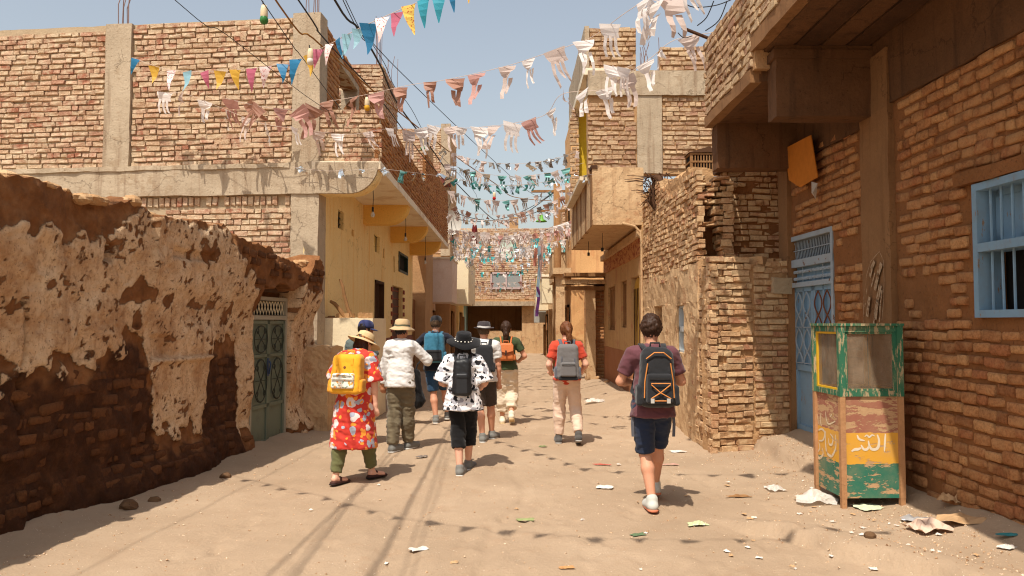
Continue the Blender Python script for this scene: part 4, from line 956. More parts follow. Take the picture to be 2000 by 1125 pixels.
# ================================================================== houses further down the street
def box_house(name, label, cat, X0, X1, Y0, Y1, Z, wall, street, parts=(), brick=None, bricks_from=0.0, brick_faces='fs', cap=None):
    """street: +1 when the street lies on the +X side of it"""
    T = thing(name, label, cat, ((X0 + X1) / 2, Y0, 0))
    ff = nface(Fr(X0, Y0, 1, 0), 0, -1)
    xs_ = X1 if street > 0 else X0; sf = nface(Fr(xs_, Y0, 0, 1), street, 0)
    rough('wall', ff, 0, X1 - X0, -.1, Z, -(Y1 - Y0), -.03 if brick else 0, wall, T, seg=.4, amp=.02, topamp=.12)
    B = []
    if brick:
        if 'f' in brick_faces: field(B, ff, .02, X1 - X0 - .02, bricks_from, Z, ch=.10, bl=.26, joint=.022, dep=.05, dj=.012, roll=.02)
        if 's' in brick_faces: field(B, sf, .02, Y1 - Y0, bricks_from, Z, ch=.10, bl=.26, joint=.022, dep=.05, dj=.012, roll=.02)
        lay(T, B, brick, 110)
    for p in parts:
        k = p[0]; fr = ff if p[1] == 'f' else sf
        if k == 'win':
            u0, u1, v0, v1 = p[2:6]; m = MB()
            for q in ((u0, u0 + .08, v0, v1), (u1 - .08, u1, v0, v1), (u0, u1, v0, v0 + .08), (u0, u1, v1 - .08, v1), ((u0 + u1) / 2 - .03, (u0 + u1) / 2 + .03, v0, v1)): m.fbox(fr, *q, .02, .10)
            w = sub(m.build('window', p[7] if len(p) > 7 else MAT['wood'], T)); MB().fbox(fr, u0, u1, v0, v1, .0, .05).build('pane', p[6] if len(p) > 6 else MAT['dark'], w)
        elif k == 'door':
            u0, u1, v0, v1 = p[2:6]; m = MB()
            for q in ((u0, u0 + .09, v0, v1), (u1 - .09, u1, v0, v1), (u0, u1, v1 - .09, v1)): m.fbox(fr, *q, .02, .10)
            w = sub(m.build('door', MAT['wood'], T)); MB().fbox(fr, u0, u1, v0, v1, .0, .04).build('door_leaf', p[6] if len(p) > 6 else MAT['dark'], w)
        elif k == 'bal':
            u0, u1, v0, v1, dp, mt = p[2:8]
            rough('balcony', fr, u0, u1, v0, v1, 0, dp, mt, T, seg=.4, amp=.012)
            rough('balcony_rim', fr, u0 - .04, u1 + .04, v1, v1 + .07, 0, dp + .04, MAT['soffit'], T, seg=.4, amp=.006)
        elif k == 'slab':
            u0, u1, v0, v1, dp, mt = p[2:8]; rough('slab', fr, u0, u1, v0, v1, 0, dp, mt, T, seg=.3, amp=.02)
        elif k == 'post':
            u0, u1, v0, v1, dp, mt = p[2:8]; rough('post', fr, u0, u1, v0, v1, dp - .3, dp, mt, T, seg=.25, amp=.02)
    return T
M_ = MAT
# left side
box_house('mud_hut', 'low brown mud hut right after the yellow house', 'house', -5.0, -3.42, 26.2, 29.6, 2.55, M_['mortar_mud'], 1, [('door', 's', 1.4, 2.2, 0, 1.9)], brick=M_['brick_adobe'], bricks_from=.3)
box_house('brick_house', 'roofless brick house stepping up behind the left balcony parapet', 'house', -4.6, -3.05, 27.05, 29.5, 8.3, M_['mortar_sand'], 1, [], brick=M_['brick_sun'], bricks_from=5.5)
box_house('plastered_house', 'pinkish white house with boxed balcony over a dark doorway', 'house', -5.2, -3.3, 29.9, 33.1, 4.5, M_['plaster_pink'], 1, [('bal', 's', .1, 2.9, 2.5, 4.2, .95, M_['plaster_pink']), ('door', 's', .5, 1.4, 0, 2.1), ('win', 's', 1.8, 2.5, 1.0, 2.2), ('door', 'f', 1.2, 1.8, .0, 2.1)])
box_house('brick_house', 'tall brick house with grey concrete edge and cream balcony beyond the pinkish house', 'house', -5.4, -2.7, 33.3, 37.0, 10.2, M_['mortar_sand'], 1,
    [('post', 'f', 2.3, 2.7, 4.6, 10.4, .05, M_['concrete']), ('slab', 'f', .2, 2.75, 7.6, 7.85, .9, m_plain('oxide_red', C(112, 56, 44), .8)), ('win', 'f', 1.7, 2.2, 5.4, 6.5, M_['cream']), ('bal', 's', .1, 3.2, 2.5, 4.5, .8, M_['cream']), ('door', 's', .6, 1.5, 0, 2.2)], brick=M_['brick_sun'], bricks_from=4.7)
box_house('plastered_house', 'cream house with pale blue shutter before the brick end house', 'house', -5.2, -2.6, 37.4, 41.4, 4.7, M_['yellow'], 1, [('bal', 's', .2, 3.2, 2.6, 4.5, .65, M_['cream']), ('door', 's', .6, 1.5, 0, 2.2), ('win', 's', 2.2, 3.2, .9, 2.0, m_plain('light_blue_shutter', C(150, 196, 204), .6))])
# end of the street
def endhouse():
    T = thing('brick_house', 'wide brick house closing the street above a dark recessed entrance', 'house', (-.6, 43, 0))
    f = nface(Fr(-3.4, 42.6, 1, 0), 0, -1)
    rough('upper_wall', f, 0, 6.2, 2.75, 6.9, -2, -.03, M_['mortar_sand'], T, seg=.5, amp=.02, topamp=.3)
    B = []; field(B, f, 0, 6.2, 3.0, 6.95, ch=.11, bl=.27, joint=.022, dj=.014, mask=lambda u, v: not (2.2 < u < 3.95 and 3.55 < v < 4.5)); lay(T, B, M_['brick_sun'], 60)
    rough('lintel', f, .4, 4.6, 2.62, 2.86, -2, .5, M_['concrete'], T, seg=.3)
    rough('recess_wall', f, .0, 5.2, 0, 2.7, -3, -1.6, M_['concrete_dark'], T, seg=.3, amp=.02)
    rough('side_pier', f, .0, .85, 0, 2.7, -2, .02, m_plain('pale_blue_wash', C(166, 204, 208), .8), T, seg=.3)
    rough('side_pier', f, 3.95, 5.5, 0, 2.7, -2, .02, M_['plaster_tan'], T, seg=.3)
    rough('foot_wall', f, 1.9, 3.95, 0, 1.25, -1, -.2, M_['plaster_tan'], T, seg=.25, amp=.02)
    m = MB()
    for q in ((2.2, 2.3, 3.55, 4.5), (3.85, 3.95, 3.55, 4.5), (2.2, 3.95, 4.4, 4.5), (2.2, 3.95, 3.55, 3.65), (3.04, 3.12, 3.55, 4.5)): m.fbox(f, *q, -.02, .08)
    w = sub(m.build('window', m_plain('pinkish_frame', C(196, 170, 166), .7), T)); MB().fbox(f, 2.2, 3.95, 3.55, 4.5, -.06, .03).build('pane', m_plain('grey_pane', C(150, 152, 150), .3), w)
    w2 = MB(); w2.fbox(f, 2.7, 3.6, 5.3, 6.3, 0, .06); w2.build('shutter', m_plain('mint_shutter', C(196, 214, 198), .8), T)
    rough('chimney', f, 3.25, 3.75, 6.8, 7.6, -.6, -.1, M_['mortar_sand'], T, seg=.2)
endhouse()
# right side
box_house('brick_house', 'narrow brick house with a ragged slate eave next to the balcony house', 'house', 2.35, 4.5, 22.0, 25.0, 2.9, M_['mortar_sand'], -1, [('slab', 'f', -.85, 2.0, 2.62, 2.72, .5, M_['wood']), ('slab', 'f', -.95, 1.9, 2.78, 2.90, .6, M_['plaster_tan']), ('slab', 'f', -.9, 1.9, 2.98, 3.08, .7, M_['wood']), ('post', 'f', -.25, .0, -.1, 2.62, .4, M_['plaster_tan'])], brick=M_['brick_mud'], bricks_from=0)
box_house('tower_house', 'tall orange plastered house rising behind the balcony house', 'house', 1.95, 4.0, 25.2, 28.0, 8.4, M_['plaster_orange'], -1, [('win', 's', .6, 1.4, 4.6, 5.6), ('slab', 's', 0, 2.8, 3.3, 3.5, .6, M_['plaster_tan']), ('door', 's', .6, 1.6, 0, 2.3), ('post', 's', .2, .45, 0, 3.3, .5, M_['plaster_tan'])])
box_house('plastered_house', 'tan house with pillared porch behind the wooden pole', 'house', 2.2, 4.2, 28.2, 31.5, 4.6, M_['plaster_tan'], -1, [('bal', 's', .2, 2.6, 3.2, 4.3, .7, M_['plaster_tan']), ('door', 's', .5, 1.4, 0, 2.4), ('post', 's', 1.9, 2.15, 0, 3.2, .6, M_['plaster_tan'])])
box_house('brick_house', 'brick house with cream balcony boxes beyond the wooden pole', 'house', 2.1, 4.2, 31.8, 36.5, 6.6, M_['mortar_sand'], -1, [('bal', 's', .1, 2.1, 2.5, 3.6, .85, M_['cream']), ('bal', 's', 2.6, 4.2, 3.0, 3.8, 1.0, M_['yellow']), ('door', 's', .8, 1.7, 0, 2.2), ('win', 's', 2.6, 3.6, .9, 2.0)], brick=M_['brick_sun'], bricks_from=3.6)
box_house('plastered_house', 'cream house with an air-conditioner box by the end of the street', 'house', 1.75, 4.2, 36.8, 42.0, 4.4, M_['plaster_tan'], -1, [('bal', 's', .2, 2.2, 2.3, 3.3, .6, M_['cream']), ('slab', 's', 2.8, 3.8, 1.7, 2.4, .6, m_plain('grey_unit', C(170, 168, 160), .6)), ('door', 's', .5, 1.4, 0, 2.1), ('door', 's', 3.0, 3.8, 0, 1.6)])
# wooden pole
def pole():
    x, y = 88 / F * 27, 27.0
    T = thing('utility_pole', 'thick pale wooden utility pole with cross-arms', 'utility pole', (x, y, 0))
    MB().tube([(x, y, -.1), (x + .02, y, 3), (x, y, 6.6)], [.16, .14, .12], 12).build('shaft', MAT['wood'], T, True)
    for z, w in ((6.3, .9), (5.6, .7)):
        MB().box(x - w, x + .3, y - .05, y + .05, z, z + .08).build('cross_arm', MAT['wood'], T)
    MB().lathe([(.0, .25), (.05, .24), (.08, .1), (.2, .02), (.2, 0)], (x - .55, y - .05, 5.25), 12).build('lamp_shade', m_plain('green_shade', C(110, 172, 70), .4), T, True)
    return T
pole()
def dish():
    c = at(884, 437, 28.6); T = thing('satellite_dish', 'pale satellite dish on the house end behind the brick balcony', 'satellite dish', c)
    m = MB(); n = 18
    for k in range(6):
        r = .46 * k / 5; 
        for j in range(n):
            a = 2 * math.pi * j / n; m.v.append((c.x + r * math.cos(a) * .8, c.y - .25 + .12 * (k / 5) ** 2 * -1, c.z + r * math.sin(a)))
    for k in range(5):
        for j in range(n): m.f.append((k * n + j, k * n + (j + 1) % n, (k + 1) * n + (j + 1) % n, (k + 1) * n + j)); m.m.append(0)
    m.build('reflector', m_plain('dish_grey', C(206, 200, 190), .5), T, True)
    MB().tube([(c.x, c.y - .2, c.z - .3), (c.x, c.y - .7, c.z)], .015, 5).build('feed_arm', MAT['iron'], T)
    MB().tube([(c.x, c.y - .2, c.z), (c.x, c.y, c.z - .3), (c.x, c.y, c.z - .8)], .03, 6).build('mast', MAT['iron'], T)
dish()
def cloth():
    c = at(926, 462, 30); o = MB(); 
    o.add([c + Vector((-.05, 0, .5)), c + Vector((.1, 0, .45)), c + Vector((.2, .06, -.25)), c + Vector((.05, -.08, -.3)), c + Vector((-.18, .05, -.28)), c + Vector((.02, -.12, .1))], [(0, 1, 5), (1, 2, 5), (2, 3, 5), (3, 4, 5), (4, 0, 5)])
    tag(o.build('hanging_cloth', m_plain('dark_red_cloth', C(104, 28, 26), .9)), 'dark red cloth hung out from the tall brick house', 'cloth')
cloth()
# ================================================================== people (bodies grown as one smooth surface)
def surfnet(D, org, h):
    s = D < 0; nx, ny, nz = D.shape
    c = [(i, j, k) for i in (0, 1) for j in (0, 1) for k in (0, 1)]
    cnt = sum(s[i:nx - 1 + i, j:ny - 1 + j, k:nz - 1 + k].astype(np.int8) for i, j, k in c)
    act = (cnt > 0) & (cnt < 8); ids = np.full(act.shape, -1, np.int64); A = np.argwhere(act); ids[act] = np.arange(len(A))
    P = np.zeros((len(A), 3)); N = np.zeros(len(A))
    val = {q: D[A[:, 0] + q[0], A[:, 1] + q[1], A[:, 2] + q[2]] for q in c}
    for a in c:
        for ax in range(3):
            if a[ax]: continue
            b = list(a); b[ax] = 1; b = tuple(b); va, vb = val[a], val[b]; cr = (va < 0) != (vb < 0)
            t = np.where(cr, va / np.where(cr, va - vb, 1), 0)
            p = np.tile(np.array(a, float), (len(A), 1)); p[:, ax] += t
            P += p * cr[:, None]; N += cr
    P = P / N[:, None] + A
    Q = []
    for ax in range(3):
        sl0 = [slice(None)] * 3; sl1 = [slice(None)] * 3; sl0[ax] = slice(0, -1); sl1[ax] = slice(1, None)
        e = s[tuple(sl0)] != s[tuple(sl1)]; E = np.argwhere(e)
        o1, o2 = [(1, 2), (2, 0), (0, 1)][ax]
        ok = (E[:, o1] > 0) & (E[:, o2] > 0) & (E[:, o1] < D.shape[o1] - 1) & (E[:, o2] < D.shape[o2] - 1); E = E[ok]
        d1 = np.zeros(3, int); d1[o1] = 1; d2 = np.zeros(3, int); d2[o2] = 1
        g = lambda M_: ids[M_[:, 0], M_[:, 1], M_[:, 2]]
        q = np.stack([g(E - d1 - d2), g(E - d2), g(E), g(E - d1)], 1)
        ins = s[E[:, 0], E[:, 1], E[:, 2]]; q[~ins] = q[~ins][:, ::-1]; Q.append(q)
    return P * h + org, np.concatenate(Q)
class Sdf:
    def __init__(s): s.p = []; s.cuts = []
    def cap(s, a, b, ra, rb, q=(1, 1, 1), flat=False): s.p.append(('c', np.array(a, float), np.array(b, float), ra, rb, np.array(q, float), flat)); return s
    def ell(s, c, r): s.p.append(('e', np.array(c, float), np.array(r, float))); return s
    def box(s, c, hf, rad, taper=0.0): s.p.append(('b', np.array(c, float), np.array(hf, float), rad, taper)); return s
    def cut(s, p, n): s.cuts.append((np.array(p, float), np.array(n, float) / np.linalg.norm(n))); return s
    def mesh(s, h=.011, k=.03):
        lo, hi = [], []
        for q in s.p:
            if q[0] == 'c': m = max(q[3], q[4]) * q[5].max(); lo.append(np.minimum(q[1], q[2]) - m); hi.append(np.maximum(q[1], q[2]) + m)
            elif q[0] == 'e': lo.append(q[1] - q[2]); hi.append(q[1] + q[2])
            else: lo.append(q[1] - q[2] * 1.3); hi.append(q[1] + q[2] * 1.3)
        o = np.min(lo, 0) - 3 * h; e = np.max(hi, 0) + 3 * h; n = np.ceil((e - o) / h).astype(int) + 1
        D = np.full(n, .3)
        for q, l, u in zip(s.p, lo, hi):
            a = np.maximum(0, np.floor((l - k - 2 * h - o) / h).astype(int)); b = np.minimum(n, np.ceil((u + k + 2 * h - o) / h).astype(int) + 1)
            G = np.stack(np.meshgrid(*[o[i] + h * np.arange(a[i], b[i]) for i in range(3)], indexing='ij'), -1)
            if q[0] == 'c':
                A, B, ra, rb, qs, flat = q[1:]; ab = B - A; t = np.clip(((G - A) @ ab) / max(1e-9, ab @ ab), 0, 1)
                v = (G - A - t[..., None] * ab) / qs; d = (np.sqrt((v ** 2).sum(-1)) - (ra + (rb - ra) * t)) * qs.min()
                if flat: d = np.maximum(d, (G - B) @ (ab / np.linalg.norm(ab)))
            elif q[0] == 'e':
                v = (G - q[1]) / q[2]; r = np.sqrt((v ** 2).sum(-1)); d = (r - 1) * q[2].min()
            else:
                c0, hf, rad, tp = q[1:]; v = G - c0; f = 1 - tp * (v[..., 2:3] / hf[2]) * .5; v = np.concatenate([v[..., :2] / f, v[..., 2:]], -1)
                w = np.abs(v) - (hf - rad); d = np.sqrt((np.maximum(w, 0) ** 2).sum(-1)) + np.minimum(w.max(-1), 0) - rad
            sl = tuple(slice(a[i], b[i]) for i in range(3)); E = D[sl]
            hh = np.clip(.5 + .5 * (E - d) / k, 0, 1); D[sl] = E * (1 - hh) + d * hh - k * hh * (1 - hh)
        if s.cuts:
            G = np.stack(np.meshgrid(*[o[i] + h * np.arange(n[i]) for i in range(3)], indexing='ij'), -1)
            for p, nn in s.cuts: D = np.maximum(D, (G - p) @ nn)
        return surfnet(D, o, h)
def wrinkle(V, Q, amp, fr=(8, 8, 15), seed=0):
    n = np.zeros_like(V); a = V[Q[:, 1]] - V[Q[:, 0]]; b = V[Q[:, 3]] - V[Q[:, 0]]; fn = np.cross(a, b)
    for i in range(4): np.add.at(n, Q[:, i], fn)
    n /= np.linalg.norm(n, axis=1)[:, None] + 1e-9
    d = (np.abs(fbm(V * np.array(fr) + V[:, [2, 0, 1]] * 4, 3, seed) - .5) * 2)
    return V + n * (np.clip((.35 - d) * 2, -.35, .7) * amp)[:, None]
def ik(a, c, l1, l2, hint):
    a, c = np.array(a, float), np.array(c, float); d = c - a; L = np.linalg.norm(d); Lm = min(L, (l1 + l2) * .998)
    if L > Lm: c = a + d / L * Lm
    u = d / L; x = (l1 * l1 - l2 * l2 + Lm * Lm) / (2 * Lm); y = math.sqrt(max(0, l1 * l1 - x * x))
    hn = np.array(hint, float); hn = hn - u * (hn @ u); hn /= np.linalg.norm(hn) + 1e-9
    return a + u * x + hn * y, c
def m_cloth(name, c, var=.2, rough=.92, fine=160):
    t = NT(name); g = t.noise(6, 4, .6); w = t.noise(fine, 2)
    col = t.mix(t.math('MULTIPLY', g, var * 2), c, t.mix(1, c, (.55, .52, .5, 1), 'MULTIPLY'))
    t.b.inputs['Sheen Weight'].default_value = .15
    t.bump(w, .25, .002); return t.fin(col, rough)
def m_floral(name, base, patches, scale=9):
    """printed blossoms: cells of the print, each its own colour"""
    t = NT(name); wv = t.n('ShaderNodeTexNoise', Vector=t.pos, Scale=9.0, Detail=2).outputs['Color']
    off = t.t.nodes.new('ShaderNodeVectorMath'); off.operation = 'MULTIPLY_ADD'; t.t.links.new(wv, off.inputs[0]); off.inputs[1].default_value = (.09, .09, .09); t.t.links.new(t.pos, off.inputs[2])
    col = base
    for k, (c, sc, th) in enumerate(patches):
        mp = t.t.nodes.new('ShaderNodeMapping'); t.t.links.new(off.outputs[0], mp.inputs[0]); mp.inputs['Location'].default_value = (k * 1.7, k * .9, k * 2.3)
        vo = t.n('ShaderNodeTexVoronoi', Vector=mp.outputs[0], Scale=sc, Randomness=1.0)
        col = t.mix(t.math('LESS_THAN', vo.outputs['Distance'], th), col, c)
    t.b.inputs['Sheen Weight'].default_value = .1
    t.bump(t.noise(150, 2), .2, .002); return t.fin(col, .85)
def m_skin(name, c):
    t = NT(name); g = t.noise(14, 4); col = t.mix(t.math('MULTIPLY', g, .35), c, t.mix(1, c, (.85, .6, .5, 1), 'MULTIPLY'))
    t.b.inputs['Subsurface Weight'].default_value = .08; t.b.inputs['Subsurface Radius'].default_value = (.02, .008, .004)
    return t.fin(col, .55)
SKIN = m_skin('skin_fair', C(206, 152, 122)); SKIN2 = m_skin('skin_tanned', C(190, 134, 100)); SKIN3 = m_skin('skin_pale', C(220, 172, 146))
EYE = m_plain('eye_dark', (.02, .015, .012, 1), .2)
def hairmat(name, c): 
    t = NT(name); n = t.noise(1, 4, .6, vec=t.vscale((160, 160, 9))); col = t.ramp(n, [(.3, tuple(x * .5 for x in c[:3])), (.6, c), (.8, tuple(min(1, x * 1.7) for x in c[:3]))]); t.bump(n, .6, .006); return t.fin(col, .5)
def person(label, loc, rz, H, la, ra, lw, rw, lean=.04, head=(0, 0, 0), ehl=(-1, -.6, -.3), ehr=(1, -.6, -.3), toe=(.0, .0), lift=(0, 0), skin=SKIN,
           shirt=None, pants=None, shoe=None, hat=None, hair=None, build=1.0, yawh=0.0, bag=None, drop=0.0):
    s = H / 1.75; bw = build
    T = thing('person', label, 'person', (loc[0], loc[1], gz(*loc)), 'visitors walking down the street'); PINV[T.name] = Matrix.Identity(4); T.rotation_euler = (0, 0, rz)
    tp = lambda x, y, z: np.array([x * s, (y + lean * max(0, z - .95)) * s, (z - drop) * s])
    hipL, hipR = tp(-.085, 0, .93), tp(.085, 0, .93)
    ankL = np.array([la[0], la[1], .085 * s + lift[0]]); ankR = np.array([ra[0], ra[1], .085 * s + lift[1]])
    kL, ankL = ik(hipL, ankL, .435 * s, .425 * s, (-.05, 1, .1)); kR, ankR = ik(hipR, ankR, .435 * s, .425 * s, (.05, 1, .1))
    shL, shR = tp(-.175 * bw, -.005, 1.41), tp(.175 * bw, -.005, 1.41)
    eL, wL = ik(shL, np.array(lw) * s, .285 * s, .25 * s, ehl); eR, wR = ik(shR, np.array(rw) * s, .285 * s, .25 * s, ehr)
    hc = tp(0, .025, 1.635) + np.array(head) * s
    cy, sy = math.cos(yawh), math.sin(yawh); hd = lambda x, y, z: hc + np.array([x * cy + y * sy, -x * sy + y * cy, z]) * s      # head space, turned by yawh
    B = Sdf()
    def torso(S_, add, b=1.0):
        S_.cap(tp(0, 0, .97), tp(0, 0, 1.15), (.142 * b + add) * s, (.122 * b + add) * s, (1, .76, 1)); S_.cap(tp(0, 0, 1.15), tp(0, 0, 1.34), (.122 * b + add) * s, (.150 * b + add) * s, (1, .72, 1))
        S_.cap(tp(-.12 * b, -.01, 1.395), tp(.12 * b, -.01, 1.395), (.072 + add * .8) * s, (.072 + add * .8) * s)
    torso(B, 0, bw)
    for hp, kn, an in ((hipL, kL, ankL), (hipR, kR, ankR)):
        B.cap(hp, kn, .088 * s * bw, .058 * s); mid = kn + (an - kn) * .33 + np.array([0, -.018 * s, 0]); B.cap(kn, mid, .054 * s, .060 * s); B.cap(mid, an, .058 * s, .036 * s)
    toes = []
    for an, to, li, sx in ((ankL, toe[0], lift[0], -1), (ankR, toe[1], lift[1], 1)):
        t_ = an + np.array([math.sin(to) * .15 + sx * .012, math.cos(to) * .15, 0]) * s; t_[2] = (.032 * s if li < .25 else an[2] - .10); toes.append(t_); B.cap(an - np.array([0, .03 * s, .03 * s]), t_, .036 * s, .032 * s)
    for sh, el, wr, sx in ((shL, eL, wL, -1), (shR, eR, wR, 1)):
        B.cap(sh, el, .052 * s * bw, .041 * s); m = el + (wr - el) * .3; B.cap(el, m, .041 * s, .042 * s); B.cap(m, wr, .041 * s, .026 * s)
        d = (wr - el) / np.linalg.norm(wr - el); side = np.cross(d, np.array([0, 0, 1.]) if abs(d[2]) < .8 else np.array([0, 1., 0])); side /= np.linalg.norm(side); nrm = np.cross(side, d)
        pal = wr + d * .07 * s; B.cap(wr, pal, .026 * s, .030 * s, (1, 1, 1))
        for f in range(4):
            b0 = pal + side * (f - 1.5) * .019 * s; L = (.034, .040, .038, .030)[f] * s; p1 = b0 + (d * .95 + nrm * .25) * L; p2 = p1 + (d * .75 + nrm * .65) * L * .85; B.cap(b0, p1, .0095 * s, .009 * s); B.cap(p1, p2, .009 * s, .0075 * s)
        th0 = wr + d * .025 * s - side * .026 * s; th1 = th0 + (d * .6 - side * .6 + nrm * .4) * .04 * s; B.cap(th0, th1, .012 * s, .010 * s); B.cap(th1, th1 + (d * .9 + nrm * .3) * .028 * s, .010 * s, .008 * s)
    B.cap(tp(0, -.01, 1.42), hd(0, -.02, -.09), .058 * s, .053 * s)
    B.ell(hd(0, 0, 0), np.array([.077, .097, .115]) * s); B.ell(hd(0, .045, -.06), np.array([.054, .055, .058]) * s)
    B.ell(hd(0, .098, -.012), np.array([.014, .022, .026]) * s); B.ell(hd(0, .080, .03), np.array([.05, .02, .014]) * s); B.ell(hd(0, .086, -.055), np.array([.024, .012, .010]) * s)
    for sx in (-1, 1): B.ell(hd(sx * .078, -.005, -.005), np.array([.012, .020, .031]) * s)
    V, Q = B.mesh(.0095, .022); body = link('body', npmesh('body', V, Q), skin, T)
    for sx in (-1, 1): MB().lathe([(0, .009), (.007, .005), (.009, 0), (.007, -.005), (0, -.009)], hd(sx * .03, .088, .008), 8).build('eye', EYE, T, True)
    def cloth(name, S_, mat, amp, seed=0, h=.0115, k=.03, shear=None):
        V, Q = S_.mesh(h, k)
        V = wrinkle(V, Q, amp, seed=seed)
        o = link(name, npmesh(name, V, Q), mat, T); return o
    sd = int(abs(loc[0]) * 100)
    if shirt:
        S_ = Sdf(); ad = shirt.get('add', .022) * .8; torso(S_, ad, bw)
        hem = shirt.get('hem', .86)
        S_.cap(tp(0, -.005, 1.1), tp(0, -.005, hem), (.146 * bw + ad) * s, (.184 * bw + ad + shirt.get('flare', .0)) * s, (1, 1.0 if shirt.get('dress') else .82, 1), True)
        tt = shirt.get('sleeve', .62)
        for sh, el, wr in ((shL, eL, wL), (shR, eR, wR)):
            if tt <= 1.0: e = sh + (el - sh) * tt; S_.cap(sh, e, (.062 * bw + ad * .3) * s, (.056 * bw + ad * .6 + shirt.get('sl', 0)) * s, (1, 1, 1), True)
            else: S_.cap(sh, el, (.058 * bw + ad * .3) * s, (.050 * bw + ad * .4) * s); S_.cap(el, el + (wr - el) * (tt - 1), (.05 * bw + ad * .4) * s, .043 * s, (1, 1, 1), True)
        if shirt.get('collar'): S_.cap(tp(0, -.015, 1.42), tp(0, -.012, 1.485), .070 * s, .062 * s, (1, 1, 1), True)
        cloth('shirt' if not shirt.get('dress') else 'tunic', S_, shirt['m'], shirt.get('amp', .009) * 1.25, sd)
    if pants:
        S_ = Sdf(); ad = pants.get('add', .016) * .8; L = pants.get('len', 1.92)
        S_.cap(tp(-.055, 0, .95), tp(.055, 0, .95), (.108 * bw + ad * .5) * s, (.108 * bw + ad * .5) * s); S_.cap(tp(0, 0, .95), tp(0, 0, 1.05), (.142 * bw + ad * .3) * s, (.134 * bw + ad * .3) * s, (1, .76, 1), True)
        for hp, kn, an in ((hipL, kL, ankL), (hipR, kR, ankR)):
            r0, r1, r2 = .086 * bw + ad, pants.get('knee', .066 + ad), pants.get('cuff', .046 + ad)
            if L <= 1: S_.cap(hp, hp + (kn - hp) * L, r0 * s, pants.get('cuff', .078 + ad) * s, (1, 1, 1), True)
            else:
                f_ = L - 1; S_.cap(hp, kn, r0 * s, r1 * s); md = kn + (an - kn) * .33 + np.array([0, -.014 * s, 0]); rm = max(.072 + ad * .4, r1 + (r2 - r1) * .33)
                if f_ <= .45: S_.cap(kn, kn + (an - kn) * f_ + np.array([0, -.012 * s, 0]), r1 * s, max(r2, .086) * s, (1, 1, 1), True)
                else: S_.cap(kn, md, r1 * s, rm * s); S_.cap(md, kn + (an - kn) * f_, rm * s, r2 * s, (1, 1, 1), True)
        cloth('trousers' if L > 1.3 else 'shorts', S_, pants['m'], pants.get('amp', .010) * 1.25, sd + 3, k=.035)
    if shoe:
        for an, t_ in ((ankL, toes[0]), (ankR, toes[1])):
            S_ = Sdf(); heel = an + np.array([0, -.045 * s, -.045 * s]); 
            if shoe.get('sandal'):
                S_.cap(heel + np.array([0, 0, -.02]) * s, t_ + np.array([0, .03, -.015]) * s, .045 * s, .05 * s, (1, 1, .42)); S_.cap(an + np.array([-.04, .03, -.03]) * s, an + np.array([.04, .03, -.03]) * s, .026 * s, .026 * s)
            else:
                S_.cap(an + np.array([0, -.005, .01]) * s, an + np.array([0, .0, -.03]) * s, .050 * s, .052 * s); S_.cap(heel, t_ + np.array([0, .025, .006]) * s, .050 * s, .048 * s, (1, 1, .92)); S_.cap(an, t_, .045 * s, .04 * s)
            V, Q = S_.mesh(.009, .02); o = link('shoe', npmesh('shoe', V, Q), shoe['m'], T); sub(o)
            S2 = Sdf(); S2.cap(heel + np.array([0, -.008, -.035]) * s, t_ + np.array([0, .032, -.018]) * s, .050 * s, .047 * s, (1, 1, .36)); V, Q = S2.mesh(.009, .02); link('sole', npmesh('sole', V, Q), shoe.get('sole', shoe['m']), o)
    if hair:
        S_ = Sdf(); S_.ell(hd(0, -.014, .020), np.array([.088, .100, .112]) * s); 
        if hair.get('curly'):
            for k in range(110):
                a, b = random.uniform(0, 6.28), random.uniform(-.45, 1.5); S_.ell(hd(.084 * math.cos(a) * math.cos(b), -.014 + .09 * math.sin(a) * math.cos(b), .024 + .10 * math.sin(b)), np.array([random.uniform(.012, .022)] * 3) * s)
        S_.cut(hd(0, .045, .02), np.array([sy, cy, 0]) * .9 + np.array([0, 0, -.45])); S_.cut(hd(0, -.02, hair.get('nape', -.085)), (0, 0, -1))
        if hair.get('pony'):
            pts = [hd(0, -.10, .05)] + [hd(x, y, z) for x, y, z in hair['pony']]; rr = hair.get('pr', [.030, .036, .034, .012])
            for k in range(len(pts) - 1): S_.cap(pts[k], pts[k + 1], rr[k] * s, rr[k + 1] * s)
            S_.cuts = S_.cuts[:1]
        if hair.get('long'):
            for x in (-.06, -.02, .02, .06): S_.cap(hd(x, -.05, -.02), hd(x * 1.3, -.075, -.2), .04 * s, .03 * s)
            S_.cuts = S_.cuts[:1]
        V, Q = S_.mesh(.008, .012); link('hair', npmesh('hair', wrinkle(V, Q, .012, (46, 46, 12)), Q), hair['m'], T)
    if hat: hat(T, hd, s, hc, yawh)
    if bag: bag(T, tp, s, loc, rz, shL, shR)
    return T
